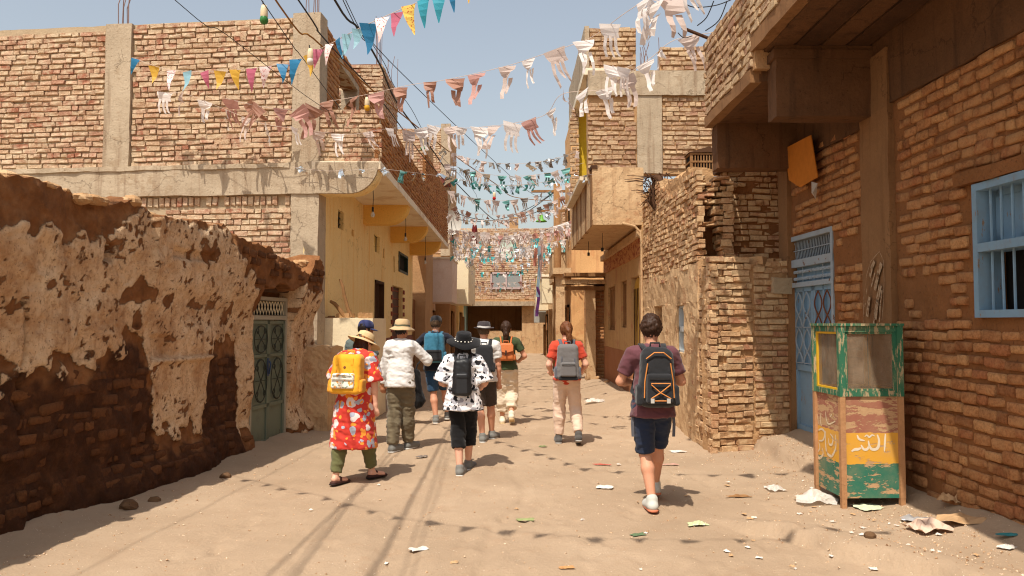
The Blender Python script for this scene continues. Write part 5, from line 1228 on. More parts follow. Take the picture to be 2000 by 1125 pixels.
def hat_maker(prof, mat, band=None, n=28, tilt=(0, 0), wave=0.0, visor=None, oval=1.18, beads=None):
    def f(T, hd, s, hc, yaw):
        prof2 = [(r * 1.12, z + .004) for r, z in prof]; m = MB(); m.lathe([(r * s, z * s) for r, z in prof2], (0, 0, 0), n, sy=oval)
        M4 = Matrix.Translation(Vector(hc)) @ Matrix.Rotation(-yaw, 4, 'Z') @ Matrix.Rotation(tilt[0], 4, 'X') @ Matrix.Rotation(tilt[1], 4, 'Y')
        R0 = max(r for r, z in prof2) * s
        def fin(mm, name, mt, par):
            vv = []
            for v in mm.v:
                v = Vector(v); r = math.hypot(v.x, v.y); a = math.atan2(v.y, v.x)
                if r > R0 * .7: v.z += wave * math.sin(2 * a + .6) * (r / R0) ** 2 + wave * .4 * math.sin(5 * a)
                vv.append(tuple(M4 @ v))
            mm.v = vv; return mm.build(name, mt, par, True)
        if visor:
            w, L, z = visor; w *= 1.12; b = len(m.v); K = 10
            for k in range(K + 1):
                a = math.pi * (k / K) * .8 + math.pi * .1; x, y = math.cos(a), math.sin(a)
                m.v += [(x * w * s, y * w * oval * s, z * s), (x * w * s * 1.02, (y * w * oval + L * math.sin(math.pi * k / K) ** .7) * s, (z - .022) * s), (x * w * s * 1.02, (y * w * oval + L * math.sin(math.pi * k / K) ** .7) * s, (z - .028) * s)]
            for k in range(K):
                i = b + 3 * k; m.f += [(i, i + 3, i + 4, i + 1), (i + 1, i + 4, i + 5, i + 2), (i, i + 2, i + 5, i + 3)]; m.m += [0, 0, 0]
        o = fin(m, 'hat', mat, T); sub(o)
        if band: bm_ = MB(); bm_.lathe([(r * 1.12 * s, z * s) for r, z in band[0]], (0, 0, 0), n, sy=oval); fin(bm_, 'hat_band', band[1], o)
        if beads:
            for k in range(14):
                a = 2 * math.pi * k / 14; q = MB(); q.lathe([(0, .009), (.008, .005), (.01, 0), (.008, -.005), (0, -.009)], (beads[0] * 1.12 * math.cos(a) * s, beads[0] * 1.12 * oval * math.sin(a) * s, (beads[1] + .006 * math.sin(3 * a)) * s), 6); fin(q, 'bead', beads[2], o)
    return f
def bag_maker(label, w, h, d, z0, mat, strap, pocket=None, extra=None, rad=.05, taper=.12, kind='backpack', yoff=.0, strapw=.024):
    def f(P, tp, s, loc, rz, shL, shR):
        T = thing(kind, label, 'backpack', (loc[0], loc[1], gz(*loc)), 'backpacks worn by the visitors'); PINV[T.name] = Matrix.Identity(4); T.rotation_euler = (0, 0, rz)
        yb = -.135 + yoff
        wp = lambda x, y, z: Vector(tp(x, y, z))
        def shear(V): V = np.array(V); lean = float(tp(0, 0, 1.95)[1] - tp(0, 0, .95)[1]) / s; V[:, 1] += lean * (V[:, 2] / s - .95) * s; return V
        def sd(S_, name, mt, par, hh=.010, amp=.007):
            V, Q = S_.mesh(hh, .012); V = wrinkle(V, Q, amp, (9, 9, 12), 4); return link(name, npmesh(name, shear(V), Q), mt, par)
        S_ = Sdf(); S_.box((0, (yb - d / 2) * s, (z0 + h / 2) * s), (w / 2 * s, d / 2 * s, h / 2 * s), rad * s, taper); body = sub(sd(S_, 'pack_body', mat, T))
        if pocket:
            for (x, z, pw, ph, pd, mt) in pocket:
                S2 = Sdf(); S2.box((x * s, (yb - d - pd / 2 + .018) * s, (z0 + z) * s), (pw / 2 * s, (pd / 2 + .01) * s, ph / 2 * s), .022 * s, .05); sd(S2, 'pocket', mt, T, .008, .001)
                zp = MB(); zz = (z0 + z + ph * .34) * s; yy = (yb - d - pd - .0) * s
                zp.tube([(x * s - pw * .42 * s, yy, zz), (x * s, yy - .004, zz + .004), (x * s + pw * .42 * s, yy, zz)], .004, 4); zp.v = [tuple(v) for v in shear(zp.v)]; zp.build('zip', MAT['cable'], body)
        if kind == 'backpack' and w > .25:
            for sx in (-1, 1):
                S3 = Sdf(); S3.box((sx * (w / 2 + .005) * s, (yb - d * .5) * s, (z0 + h * .2) * s), (.028 * s, d * .36 * s, h * .17 * s), .024 * s, .1); sd(S3, 'side_pocket', strap, T, .009, .004)
                wb = MB(); xx = sx * w * .36 * s; yy = (yb - d - .004) * s
                for k, zq in enumerate((z0 + h * .08, z0 + h * .3, z0 + h * .6, z0 + h * .82)):
                    wb.v += [(xx * (1 - .1 * k) - .008, yy + (.03 if k in (0, 3) else -.002), zq * s), (xx * (1 - .1 * k) + .008, yy + (.03 if k in (0, 3) else -.002), zq * s)]
                    if k: wb.f.append((2 * k - 2, 2 * k - 1, 2 * k + 1, 2 * k)); wb.m.append(0)
                wb.v = [tuple(v) for v in shear(wb.v)]; wb.build('webbing', strap, T)
        for sx in (-1, 1):
            x = sx * .095 * s; top = (z0 + h - .04) * s; m = MB()
            pts = [(x * .8, yb * s - .01, top), (x, -.085 * s, 1.475 * s), (x * 1.08, .0, 1.497 * s), (x * 1.15, .085 * s, 1.44 * s), (x * 1.25, .135 * s, 1.30 * s), (x * 1.45, .11 * s, 1.15 * s), (x * 1.9, .0, 1.06 * s), (x * 1.5, yb * s - .01, (z0 + .06) * s)]
            W = strapw * s
            for k in range(len(pts)):
                p = Vector(pts[k]); m.v += [tuple(p + Vector((-W, 0, 0))), tuple(p + Vector((W, 0, 0))), tuple(p + Vector((W, -.006, .01))), tuple(p + Vector((-W, -.006, .01)))]
                if k:
                    b = 4 * (k - 1)
                    for a_, c_ in ((0, 1), (1, 2), (2, 3), (3, 0)): m.f.append((b + a_, b + c_, b + 4 + c_, b + 4 + a_)); m.m.append(0)
            m.v = [tuple(v) for v in shear(m.v)]; m.build('shoulder_strap', strap, T, True)
        m = MB(); t_ = (z0 + h) * s; m.tube([(-.045 * s, (yb - .03) * s, t_ - .01), (-.04 * s, (yb - .03) * s, t_ + .035), (.04 * s, (yb - .03) * s, t_ + .035), (.045 * s, (yb - .03) * s, t_ - .01)], .009, 6); m.v = [tuple(v) for v in shear(m.v)]; m.build('grab_handle', strap, T, True)
        if extra: extra(T, body, s, yb, shear)
        return T
    return f
K_ = {n: m_cloth('cloth_' + n, c) for n, c in dict(plum=C(104, 62, 68), navyshort=C(34, 44, 66), white=C(226, 222, 216), olive=C(112, 100, 78), khaki=C(104, 104, 66), navy=C(30, 32, 44), denim=C(42, 70, 96), green=C(66, 78, 48), cream=C(222, 204, 178), pinkcream=C(226, 196, 172), red=C(196, 70, 46), black=C(18, 17, 18), brown=C(66, 54, 46), greyg=C(92, 102, 98), mint=C(170, 190, 160), packblack=C(40, 40, 42), packgrey=C(112, 108, 106), teal=C(58, 116, 140), yellow=C(236, 168, 40), leather=C(190, 106, 56), strapgrey=C(92, 92, 98), bluecap=C(52, 58, 100), tan=C(196, 168, 128), straw=C(220, 190, 142), capblack=C(40, 38, 40)).items()}
K_['leather'] = m_plain('orange_leather', C(196, 110, 58), .5, var=.2, bump=.2)
SH = {'grey': dict(m=m_cloth('shoe_grey', C(120, 118, 112)), sole=m_plain('sole_white', C(210, 206, 198), .8)), 'pale': dict(m=m_cloth('shoe_pale', C(196, 196, 186)), sole=m_plain('sole_orange', C(206, 124, 92), .8)), 'dark': dict(m=m_cloth('shoe_dark', C(84, 80, 76)), sole=m_plain('sole_grey', C(170, 164, 156), .8)), 'sandal': dict(m=m_plain('sandal_brown', C(72, 42, 34), .7), sandal=True, sole=m_plain('sole_dark', C(46, 32, 28), .8)), 'cream': dict(m=m_cloth('shoe_cream', C(226, 214, 190)), sole=m_plain('sole_gum', C(222, 196, 150), .8)), 'yellow': dict(m=m_cloth('shoe_yellow', C(222, 186, 92)), sole=m_plain('sole_white2', C(220, 214, 204), .8))}
CAP = [(.0, .135), (.035, .132), (.065, .116), (.083, .082), (.088, .045), (.088, .02), (.084, .02)]
def x_black(T, body, s, yb, shear):     # orange piping and bungee on the black pack
    o = m_plain('orange_cord', C(214, 138, 70), .7); y = (yb - .252) * s; z0 = .98
    for pts in ([(-.10, .36), (-.125, .20), (-.13, .06)], [(.10, .36), (.125, .20), (.13, .06)], [(-.11, .40), (-.04, .455), (.04, .455), (.11, .40)]):
        m = MB(); m.tube([(x * s, y + (.05 if abs(x) > .1 else .035), (z0 + z) * s) for x, z in pts], .006, 5); m.v = [tuple(v) for v in shear(m.v)]; m.build('piping', o, T)
    for pts in ([(-.08, .13), (.09, .13)], [(-.08, .12), (.0, .05), (.09, .0)], [(.09, .12), (.0, .05), (-.08, .0)], [(-.05, -.02), (.05, -.02)]):
        m = MB(); m.tube([(x * s, y - .012, (z0 + .06 + z) * s) for x, z in pts], .005, 5); m.v = [tuple(v) for v in shear(m.v)]; m.build('bungee_cord', o, T)
    for x in (-.07, .07):
        m = MB(); m.box((x - .015) * s, (x + .015) * s, y - .015, y + .0, (z0 + .02) * s, (z0 + .06) * s); m.v = [tuple(v) for v in shear(m.v)]; m.build('buckle', m_plain('pale_buckle', C(190, 186, 178), .5), T)
    for sx in (-1, 1):
        m = MB(); P = [(sx * .15, .02, 1.02), (sx * .18, -.02, .90), (sx * .19, -.03, .78), (sx * .185, -.03, .66)]
        for k, p in enumerate(P):
            m.v += [(p[0] * s - .014, p[1] * s, p[2] * s), (p[0] * s + .014, p[1] * s, p[2] * s)]
            if k: m.f.append((2 * k - 2, 2 * k - 1, 2 * k + 1, 2 * k)); m.m.append(0)
        m.build('loose_strap', K_['strapgrey'], T)
def x_yellow(T, body, s, yb, shear):
    y = (yb - .185) * s; m = MB(); m.lathe([(.0, .004), (.014 * s, .003), (.016 * s, 0)], (0, 0, 0), 12); m.v = [(v[0], y - .0 - v[2], 1.33 * s + v[1]) for v in m.v]; m.v = [tuple(v) for v in shear(m.v)]; m.build('badge', m_plain('brown_badge', C(128, 80, 44), .6), T)
    m = MB()
    for sx in (-1, 1): m.box((sx * .09 - .02) * s, (sx * .09 + .012) * s, y - .002, y + .012, 1.36 * s, 1.43 * s)
    m.v = [tuple(v) for v in shear(m.v)]; m.build('handle_tab', K_['yellow'], T)
    m = MB(); m.box(-.13 * s, .13 * s, y - .05, y - .04, 1.20 * s, 1.215 * s); m.v = [tuple(v) for v in shear(m.v)]; m.build('pocket_zip', m_plain('white_zip', C(230, 226, 216), .6), T)
def x_leather(T, body, s, yb, shear):
    m = MB(); y = (yb - .115) * s; m.prism([Vector((-.125 * s, y, 1.36 * s)), Vector((.125 * s, y, 1.36 * s)), Vector((.12 * s, y - .02, 1.26 * s)), Vector((0, y - .025, 1.23 * s)), Vector((-.12 * s, y - .02, 1.26 * s))], (0, -.012, 0)); m.v = [tuple(v) for v in shear(m.v)]; m.build('flap', K_['leather'], T)
    m = MB(); m.box(-.012 * s, .012 * s, y - .045, y - .034, 1.19 * s, 1.27 * s); m.v = [tuple(v) for v in shear(m.v)]; m.build('buckle', MAT['iron'], T)
FLORAL_RED = m_floral('print_red_floral', C(196, 56, 44), [(C(226, 142, 50), 8, .30), (C(222, 206, 200), 7, .34), (C(168, 170, 182), 9, .30), (C(236, 150, 60), 13, .24)])
FLORAL_BW = m_floral('print_black_white', C(226, 222, 222), [(C(160, 158, 164), 10, .36), (C(34, 32, 36), 11, .33), (C(236, 234, 234), 15, .28), (C(30, 28, 32), 19, .28)])
FLORAL_POCKET = m_floral('print_pocket', C(232, 224, 208), [(C(232, 160, 90), 20, .34), (C(150, 160, 140), 24, .30)])
brown = hairmat('hair_brown', C(62, 40, 26)); dkbrown = hairmat('hair_dark', C(38, 26, 20)); auburn = hairmat('hair_auburn', C(112, 66, 36)); shortb = hairmat('hair_cropped', C(96, 74, 54))
# man in plum T-shirt, black pack
person('man in plum T-shirt and navy shorts walking with a black backpack', (1.295, 7.12), .0, 1.76, (-.03, -.10), (.085, .40), (-.13, .28, 1.13), (.13, .28, 1.14), lift=(.02, .0), ehl=(-.8, -.8, -.2), ehr=(.8, -.8, -.2), skin=SKIN,
    shirt=dict(m=K_['plum'], sleeve=.70, add=.022, hem=.84), pants=dict(m=K_['navyshort'], len=.97, add=.022, cuff=.085), shoe=SH['pale'], hair=dict(m=brown, curly=True), build=1.02,
    bag=bag_maker('black hiking backpack with orange piping and bungee cords', .31, .53, .20, .95, K_['packblack'], K_['packblack'], pocket=[(0, .17, .22, .26, .05, K_['packblack'])], extra=x_black, rad=.085, taper=.26))
# woman in red floral tunic, yellow pack
person('woman in red floral tunic and khaki trousers with a yellow backpack', (-1.70, 8.30), -.22, 1.62, (-.11, -.20), (.13, .20), (-.16, .30, 1.05), (.255, .07, .74), lean=.16, head=(.02, .09, -.045), ehr=(1, -.7, 0), toe=(.5, .5), skin=SKIN3,
    shirt=dict(m=FLORAL_RED, sleeve=.92, add=.055, hem=.40, flare=.045, sl=.03, dress=True, amp=.012), pants=dict(m=K_['khaki'], len=1.90, add=.02), shoe=SH['sandal'], hair=dict(m=brown, long=True), yawh=.35,
    hat=hat_maker([(.0, .14), (.05, .138), (.078, .12), (.088, .07), (.09, .035), (.13, .018), (.168, .0), (.168, -.006), (.09, .02)], m_surf('straw_weave', C(216, 184, 134), C(228, 200, 154), 8, 120, bump=.5), band=([(.0905, .06), (.0925, .036)], m_plain('tan_band', C(160, 110, 60), .8)), tilt=(-.42, .1), wave=.008),
    bag=bag_maker('boxy yellow backpack with a floral front pocket', .36, .44, .18, 1.03, K_['yellow'], m_cloth('strap_ochre', C(214, 148, 40)), pocket=[(-.005, .15, .27, .17, .045, FLORAL_POCKET)], extra=x_yellow, rad=.05, taper=.12))
# woman in black hat
person('woman in wide black hat and black-and-white floral shirt', (-.565, 8.92), .0, 1.60, (-.03, -.10), (.05, .20), (-.20, .24, 1.08), (.22, .24, 1.06), ehl=(-.45, -1, -.3), ehr=(.45, -1, -.3), skin=SKIN3, build=1.05, toe=(.3, .3),
    shirt=dict(m=FLORAL_BW, sleeve=.96, add=.04, hem=.80, flare=.03, sl=.04, amp=.012, collar=True), pants=dict(m=K_['black'], len=1.42, add=.02, knee=.085, cuff=.078), shoe=SH['grey'], hair=dict(m=dkbrown, long=True),
    hat=hat_maker([(.0, .135), (.06, .14), (.082, .13), (.088, .09), (.090, .04), (.13, .030), (.195, .012), (.195, .004), (.09, .026)], m_cloth('felt_black', C(16, 15, 17)), band=([(.0915, .065), (.0935, .04)], m_cloth('felt_band', C(12, 12, 12))), wave=.016, tilt=(.30, .06), beads=(.097, .05, m_plain('white_bead', C(236, 230, 220), .3)), oval=1.1),
    bag=bag_maker('slim black leather backpack on the floral shirt', .23, .46, .13, .99, m_plain('black_leather', C(38, 38, 40), .45, bump=.15), K_['packblack'], pocket=[(0, .15, .16, .26, .03, m_plain('black_leather2', C(42, 42, 44), .45))], rad=.06, taper=.15))
# man in white long sleeves
person('man in white long-sleeved shirt and tan bucket hat', (-1.49, 10.3), -.2, 1.72, (-.06, -.12), (.06, .16), (-.27, .06, .86), (.16, .24, 1.31), ehl=(-.6, -.8, 0), ehr=(1, .1, -.9), toe=(.5, .4), skin=SKIN2, yawh=.2,
    shirt=dict(m=K_['white'], sleeve=1.93, add=.032, hem=.86, amp=.012), pants=dict(m=K_['olive'], len=1.95, add=.032, cuff=.075, amp=.014), shoe=SH['grey'], hair=dict(m=dkbrown),
    hat=hat_maker([(.0, .14), (.055, .138), (.082, .12), (.09, .06), (.092, .035), (.12, .01), (.148, -.012), (.148, -.018), (.09, .02)], m_cloth('hat_tan', C(196, 166, 124)), band=([(.0925, .062), (.0945, .036)], m_cloth('band_olive', C(92, 92, 70))), tilt=(-.08, 0), wave=.008))
# man in grey-green T-shirt
person('man in grey-green T-shirt and blue cap behind the floral tunic', (-2.14, 10.75), -.45, 1.74, (-.10, .05), (.12, -.05), (-.26, .1, .86), (.30, .16, .87), lean=.08, head=(.02, .05, -.02), yawh=.55, skin=SKIN2,
    shirt=dict(m=K_['greyg'], sleeve=.62, add=.022), pants=dict(m=K_['mint'], len=1.2, add=.03), shoe=SH['yellow'], hair=dict(m=dkbrown), hat=hat_maker(CAP, K_['bluecap'], visor=(.086, .075, .025), tilt=(-.12, 0)))
# man in navy with teal pack
person('man in navy T-shirt, denim shorts and black cap by the mud hut', (-1.31, 13.2), .0, 1.80, (.02, -.10), (.19, .22), (-.28, .22, 1.06), (.30, .22, 1.08), ehl=(-1, -.5, 0), ehr=(1, -.5, 0), skin=SKIN, lift=(0, .03), build=1.0,
    shirt=dict(m=K_['navy'], sleeve=.66), pants=dict(m=K_['denim'], len=.95, add=.02, cuff=.088), shoe=SH['grey'], hair=dict(m=shortb, nape=-.06), hat=hat_maker(CAP, K_['capblack'], visor=(.086, .075, .025)),
    bag=bag_maker('teal blue day backpack with dark base', .34, .48, .19, 1.0, K_['teal'], K_['teal'], pocket=[(0, .12, .26, .18, .04, K_['packblack'])], rad=.06, taper=.2))
# man in white T-shirt with trilby
person('man in white T-shirt, brown shorts and dark trilby with a pale band', (-.405, 11.1), .05, 1.70, (-.02, -.08), (.12, .18), (-.24, .12, .86), (.235, .06, .78), ehr=(.7, -.8, 0), skin=SKIN, toe=(.4, .5),
    shirt=dict(m=K_['white'], sleeve=.66, add=.028, hem=.88), pants=dict(m=K_['brown'], len=.95, add=.022, cuff=.09), shoe=SH['grey'], hair=dict(m=shortb, nape=-.06),
    hat=hat_maker([(.0, .118), (.05, .128), (.078, .118), (.088, .06), (.09, .035), (.118, .026), (.135, .034), (.135, .028), (.09, .022)], m_cloth('hat_dark', C(62, 54, 56)), band=([(.0905, .062), (.0935, .036)], m_cloth('band_pale', C(206, 200, 194))), wave=.006),
    bag=bag_maker('small dark grey backpack on the white T-shirt', .26, .40, .14, 1.02, K_['packblack'], K_['packblack'], rad=.05))
# woman in green, leather pack
person('woman in green top and cream trousers with a long brown ponytail', (-.10, 12.9), .0, 1.70, (-.06, .12), (.09, -.12), (-.20, .27, 1.14), (.24, .24, 1.08), ehl=(-.5, -.9, -.2), ehr=(.6, -.8, -.2), skin=SKIN, lift=(0, .10),
    shirt=dict(m=K_['green'], sleeve=.62, add=.024, hem=.93), pants=dict(m=K_['cream'], len=1.72, add=.04, knee=.105, cuff=.09, amp=.014), shoe=SH['cream'], hair=dict(m=brown, pony=[(0, -.15, .03), (.0, -.165, -.10), (-.02, -.15, -.27)], pr=[.034, .044, .046, .02]),
    bag=bag_maker('small orange leather backpack with a flap', .27, .30, .11, 1.09, K_['leather'], K_['leather'], extra=x_leather, rad=.045, taper=.25, strapw=.013))
# woman in red, grey pack
person('woman in red T-shirt and pale pink trousers with auburn ponytail', (.77, 10.85), .0, 1.70, (-.11, .10), (.15, -.14), (-.22, .20, 1.02), (.24, .20, 1.03), ehl=(-.35, -1, -.1), ehr=(.35, -1, -.1), skin=SKIN3, lift=(0, .07),
    shirt=dict(m=K_['red'], sleeve=.66, add=.026, hem=.92), pants=dict(m=K_['pinkcream'], len=1.90, add=.022, cuff=.062, amp=.010), shoe=SH['dark'], hair=dict(m=auburn, pony=[(.02, -.14, .0), (.035, -.15, -.12), (.04, -.14, -.26)], pr=[.034, .040, .038, .014]),
    bag=bag_maker('grey day backpack with dark base on the red T-shirt', .31, .50, .19, .94, K_['packgrey'], K_['strapgrey'], pocket=[(0, .15, .22, .20, .045, K_['packgrey']), (0, .03, .27, .07, .02, K_['packblack'])], rad=.06, taper=.2))
# black garment bag carried beside the man in navy
def blackbag():
    c = Vector((-1.62, 12.95, 0)); T = thing('carry_bag', 'limp black cloth bag hanging beside the man in navy', 'bag', (c.x, c.y, gz(c.x, c.y)))
    S_ = Sdf(); S_.cap((c.x, c.y, .86), (c.x - .04, c.y, .42), .07, .17, (1, .6, 1)); S_.ell((c.x - .05, c.y, .40), (.2, .11, .14)); V, Q = S_.mesh(.014, .05); V = wrinkle(V, Q, .02, (9, 9, 5))
    link('sack', npmesh('sack', V, Q), K_['black'], T)
    MB().tube([(c.x, c.y, .88), (c.x + .03, c.y + .03, 1.0), (c.x + .06, c.y + .10, 1.04)], .014, 6).build('handle', K_['black'], T)
blackbag()
# ================================================================== painted display cabinet
def kiosk():
    g = .03; A = gnd(1648, 992, g); Bp = A + Vector((.535, .012, 0)); Cp = A + Vector((-.012, .56, 0))
    T = thing('display_cabinet', 'old wooden street cabinet painted green, yellow and red with glass upper half', 'cabinet', A)
    ux = (Bp - A); ux.z = 0; w = ux.length; vy = (Cp - A); vy.z = 0; ux.normalize(); perp = Vector((-ux.y, ux.x, 0)); dep = vy.dot(perp)
    KF = nface(Fr(A.x, A.y, ux.x, ux.y), 0, -1); KL = nface(Fr(A.x, A.y, perp.x, perp.y), -1, 0)
    KR = nface(Fr(A.x + ux.x * w, A.y + ux.y * w, perp.x, perp.y), 1, 0); KB = nface(Fr(A.x + perp.x * dep, A.y + perp.y * dep, ux.x, ux.y), 0, 1)
    z0, zm, z1 = .085 + g, 1.00 + g, 1.64 + g
    wood = C(186, 148, 108)
    def bands():
        t = NT('banded_worn_paint'); sep = t.n('ShaderNodeSeparateXYZ', Vector=t.pos); z = sep.outputs['Z']
        zz = t.math('ADD', z, t.math('MULTIPLY_ADD', t.noise(7, 4, .7), .05, -.025))
        col = t.mix(t.math('GREATER_THAN', zz, .42), C(50, 114, 92), C(226, 166, 54)); col = t.mix(t.math('GREATER_THAN', zz, .70), col, C(158, 98, 80))
        col = t.mix(t.math('MULTIPLY', t.noise(3, 4), .5), col, t.mix(1, col, (.7, .66, .6, 1), 'MULTIPLY'))
        n = t.noise(6.5, 8, .7, vec=t.vscale((.8, .8, 2.6))); thr = t.math('ADD', n, t.math('MULTIPLY', t.math('GREATER_THAN', zz, .70), .035))
        thr = t.math('SUBTRACT', thr, t.math('MULTIPLY', t.math('LESS_THAN', t.math('ABSOLUTE', t.math('SUBTRACT', zz, .57)), .13), .06))
        k = t.step(thr, .53, .55); wd = t.mix(t.noise(30, 4, .7, vec=t.vscale((1, 1, 6))), C(206, 170, 128), C(160, 120, 82))
        fc = t.mix(k, col, wd); fc = t.mix(t.math('MULTIPLY', t.step(t.noise(2.6, 6, .7), .35, .8), .36), fc, C(190, 156, 118)); t.bump(t.math('MULTIPLY', k, -1), .5, .004); return t.fin(fc, .8)
    bm = bands(); green = m_paint('green_frame_paint', C(52, 110, 82), C(196, 176, 138), .53, 9, .7, (3, 3, .6), dirt=C(120, 128, 96)); yl = m_plain('yellow_inner_paint', C(230, 178, 40), .6)
    for fr, L, nm in ((KF, w, 'front_panel'), (KL, dep, 'side_panel'), (KR, dep, 'side_panel'), (KB, w, 'back_panel')): MB().fbox(fr, .012, L - .012, z0, zm, -.02, -.004).build(nm, bm, T)
    post = m_surf('bare_wood_post', C(176, 128, 88), C(196, 148, 104), 4, 40)
    for i, (fr, u) in enumerate(((KF, 0), (KF, w), (KB, 0), (KB, w))):
        p = fr.pt(u, 0, 0); cx, cy = p.x, p.y
        MB().box(cx - .024, cx + .024, cy - .024, cy + .024, z0, zm - .001).build('corner_post', post, T); MB().box(cx - .027, cx + .027, cy - .027, cy + .027, zm, z1).build('corner_post', green, T)
        MB().box(cx - .022, cx + .022, cy - .022, cy + .022, g - .06, z0 - .001).build('leg', post, T)
    for fr, L in ((KF, w), (KL, dep), (KR, dep), (KB, w)):
        for (a, b) in ((zm, zm + .05), (z1 - .055, z1 - .001)): MB().fbox(fr, .028, L - .028, a, b, -.02, .012).build('rail', green, T)
        m = MB(); a, b, c, d = .028, L - .028, zm + .051, z1 - .056
        for q in ((a, a + .03, c, d), (b - .03, b, c, d), (a + .03, b - .03, c, c + .018), (a + .03, b - .03, d - .018, d)): m.fbox(fr, *q, -.02, .002)
        m.build('pane_bead', green if fr is KF else yl, T)
        MB().fbox(fr, a + .03, b - .03, c + .018, d - .018, -.014, -.010).build('glass_pane', MAT['glass'], T)
    c0 = KF.pt(0, 0, 0); 
    tb = MB(); tb.prism([KF.pt(-.035, z1, .035), KF.pt(w + .035, z1, .035), KB.pt(w + .035, z1, .035), KB.pt(-.035, z1, .035)], (0, 0, .022)); tb.build('top_board', green, T)
    sb = MB(); sb.prism([KF.pt(.02, zm - .02, -.02), KF.pt(w - .02, zm - .02, -.02), KB.pt(w - .02, zm - .02, -.02), KB.pt(.02, zm - .02, -.02)], (0, 0, .015)); sb.build('shelf', post, T)
    # painted lettering, brush strokes
    ink = m_paint('white_letter_paint', C(232, 218, 192), C(214, 168, 90), .62, 14, .8, (1, 1, 2)); ink2 = m_paint('faded_letter_paint', C(226, 206, 172), C(206, 160, 100), .56, 12, .8)
    def brush(fr, strokes, mp, mat, name, d):
        for pts, wd in strokes:
            Q_ = [mp(*p) for p in pts]; P = []
            for k in range(len(Q_) - 1):                                  # Catmull-Rom through the traced points
                p0, p1, p2, p3 = Q_[max(0, k - 1)], Q_[k], Q_[k + 1], Q_[min(len(Q_) - 1, k + 2)]
                for t_ in np.linspace(0, 1, 5, endpoint=(k == len(Q_) - 2)):
                    P.append([.5 * (2 * p1[i] + (p2[i] - p0[i]) * t_ + (2 * p0[i] - 5 * p1[i] + 4 * p2[i] - p3[i]) * t_ ** 2 + (3 * p1[i] - p0[i] - 3 * p2[i] + p3[i]) * t_ ** 3) for i in (0, 1)])
            m = MB(); n = len(P)
            for k, p in enumerate(P):
                a, b = P[max(0, k - 1)], P[min(n - 1, k + 1)]; tx, ty = b[0] - a[0], b[1] - a[1]; L = math.hypot(tx, ty) or 1; nx, ny = -ty / L, tx / L
                ww = wd * 1.0 * (.4 + .6 * math.sin(math.pi * (k + .5) / n)) / 2
                m.v += [tuple(fr.pt(p[0] + nx * ww, p[1] + ny * ww, d)), tuple(fr.pt(p[0] - nx * ww, p[1] - ny * ww, d))]
                if k: m.f.append((2 * k - 2, 2 * k - 1, 2 * k + 1, 2 * k)); m.m.append(0)
            m.build(name, mat, T)
    hit = lambda fr: (lambda x, y: fr.hit(1560 + x / 2.883, 620 + y / 2.883))
    brush(KF, [([(489, 655), (486, 700), (483, 755)], .018), ([(443, 660), (452, 690), (450, 725), (436, 742), (412, 742), (398, 722), (393, 694)], .026), ([(396, 722), (386, 742), (366, 742), (352, 718)], .024), ([(352, 735), (335, 742), (316, 744), (298, 754)], .026), ([(330, 662), (338, 682), (352, 690), (372, 694)], .020), ([(372, 672), (384, 664), (398, 674), (414, 662), (428, 668)], .016)], hit(KF), ink, 'letter', -.0015)
    brush(KL, [([(84, 640), (84, 700), (92, 760), (115, 792), (136, 770), (132, 735)], .028), ([(104, 640), (128, 628), (146, 650), (136, 690), (112, 694)], .024), ([(150, 640), (150, 700), (158, 760), (185, 780), (208, 730), (206, 660)], .028), ([(176, 655), (192, 680), (186, 715), (170, 712), (168, 680)], .024), ([(112, 700), (118, 735), (106, 760)], .02), ([(86, 605), (96, 560), (104, 545), (110, 600)], .018), ([(124, 540), (122, 585), (128, 612)], .018), ([(150, 530), (156, 580), (170, 600), (205, 585)], .018), ([(176, 560), (188, 545), (200, 565)], .014)], hit(KL), ink2, 'letter', -.0015)
    return T
kiosk()
# ================================================================== bunting
def m_film(name, c, metal=0.0, rough=.5, trans=.4):
    t = NT(name); g = t.noise(25, 4); col = t.mix(t.math('MULTIPLY', g, .4), c, t.mix(1, c, (.7, .64, .6, 1), 'MULTIPLY')); t.fin(col, rough, metal)
    tr = t.t.nodes.new('ShaderNodeBsdfTranslucent'); t.set(tr.inputs[0], col); mx = t.t.nodes.new('ShaderNodeMixShader'); mx.inputs[0].default_value = trans
    t.t.links.new(t.b.outputs[0], mx.inputs[1]); t.t.links.new(tr.outputs[0], mx.inputs[2]); t.t.links.new(mx.outputs[0], t.t.nodes['Material Output'].inputs[0]); return t.mat
def m_printed(name, c, c2): 
    t = NT(name); vo = t.n('ShaderNodeTexVoronoi', Vector=t.pos, Scale=32.0); col = t.mix(t.math('LESS_THAN', vo.outputs['Distance'], .26), c, c2); return t.fin(col, .8)
FM = dict(white=m_film('film_white', C(236, 228, 222)), pale=m_film('film_pale', C(214, 196, 186)), brown=m_film('film_brown', C(172, 128, 108), trans=.2), rose=m_film('film_rose', C(196, 150, 140), trans=.3), silver=m_film('foil_silver', C(214, 220, 222), .9, .25, .0), teal=m_film('foil_teal', C(96, 188, 190), .4, .4, .2), dteal=m_film('foil_dull_teal', C(96, 146, 140), .3, .4, .2), grey=m_film('film_greyish', C(150, 142, 134), .2, .4, .2),
    blue=m_film('flag_blue', C(50, 126, 170), trans=.25), cyan=m_film('flag_cyan', C(150, 196, 210), trans=.3), pink=m_film('flag_pink', C(190, 102, 124), trans=.25), yellow=m_film('flag_yellow', C(224, 178, 70), trans=.25), tealf=m_film('flag_teal', C(60, 156, 176), trans=.2), wprint=m_printed('flag_white_print', C(222, 200, 196), C(184, 80, 80)), yprint=m_printed('flag_yellow_print', C(226, 194, 100), C(190, 84, 60)))
FMESH = {}
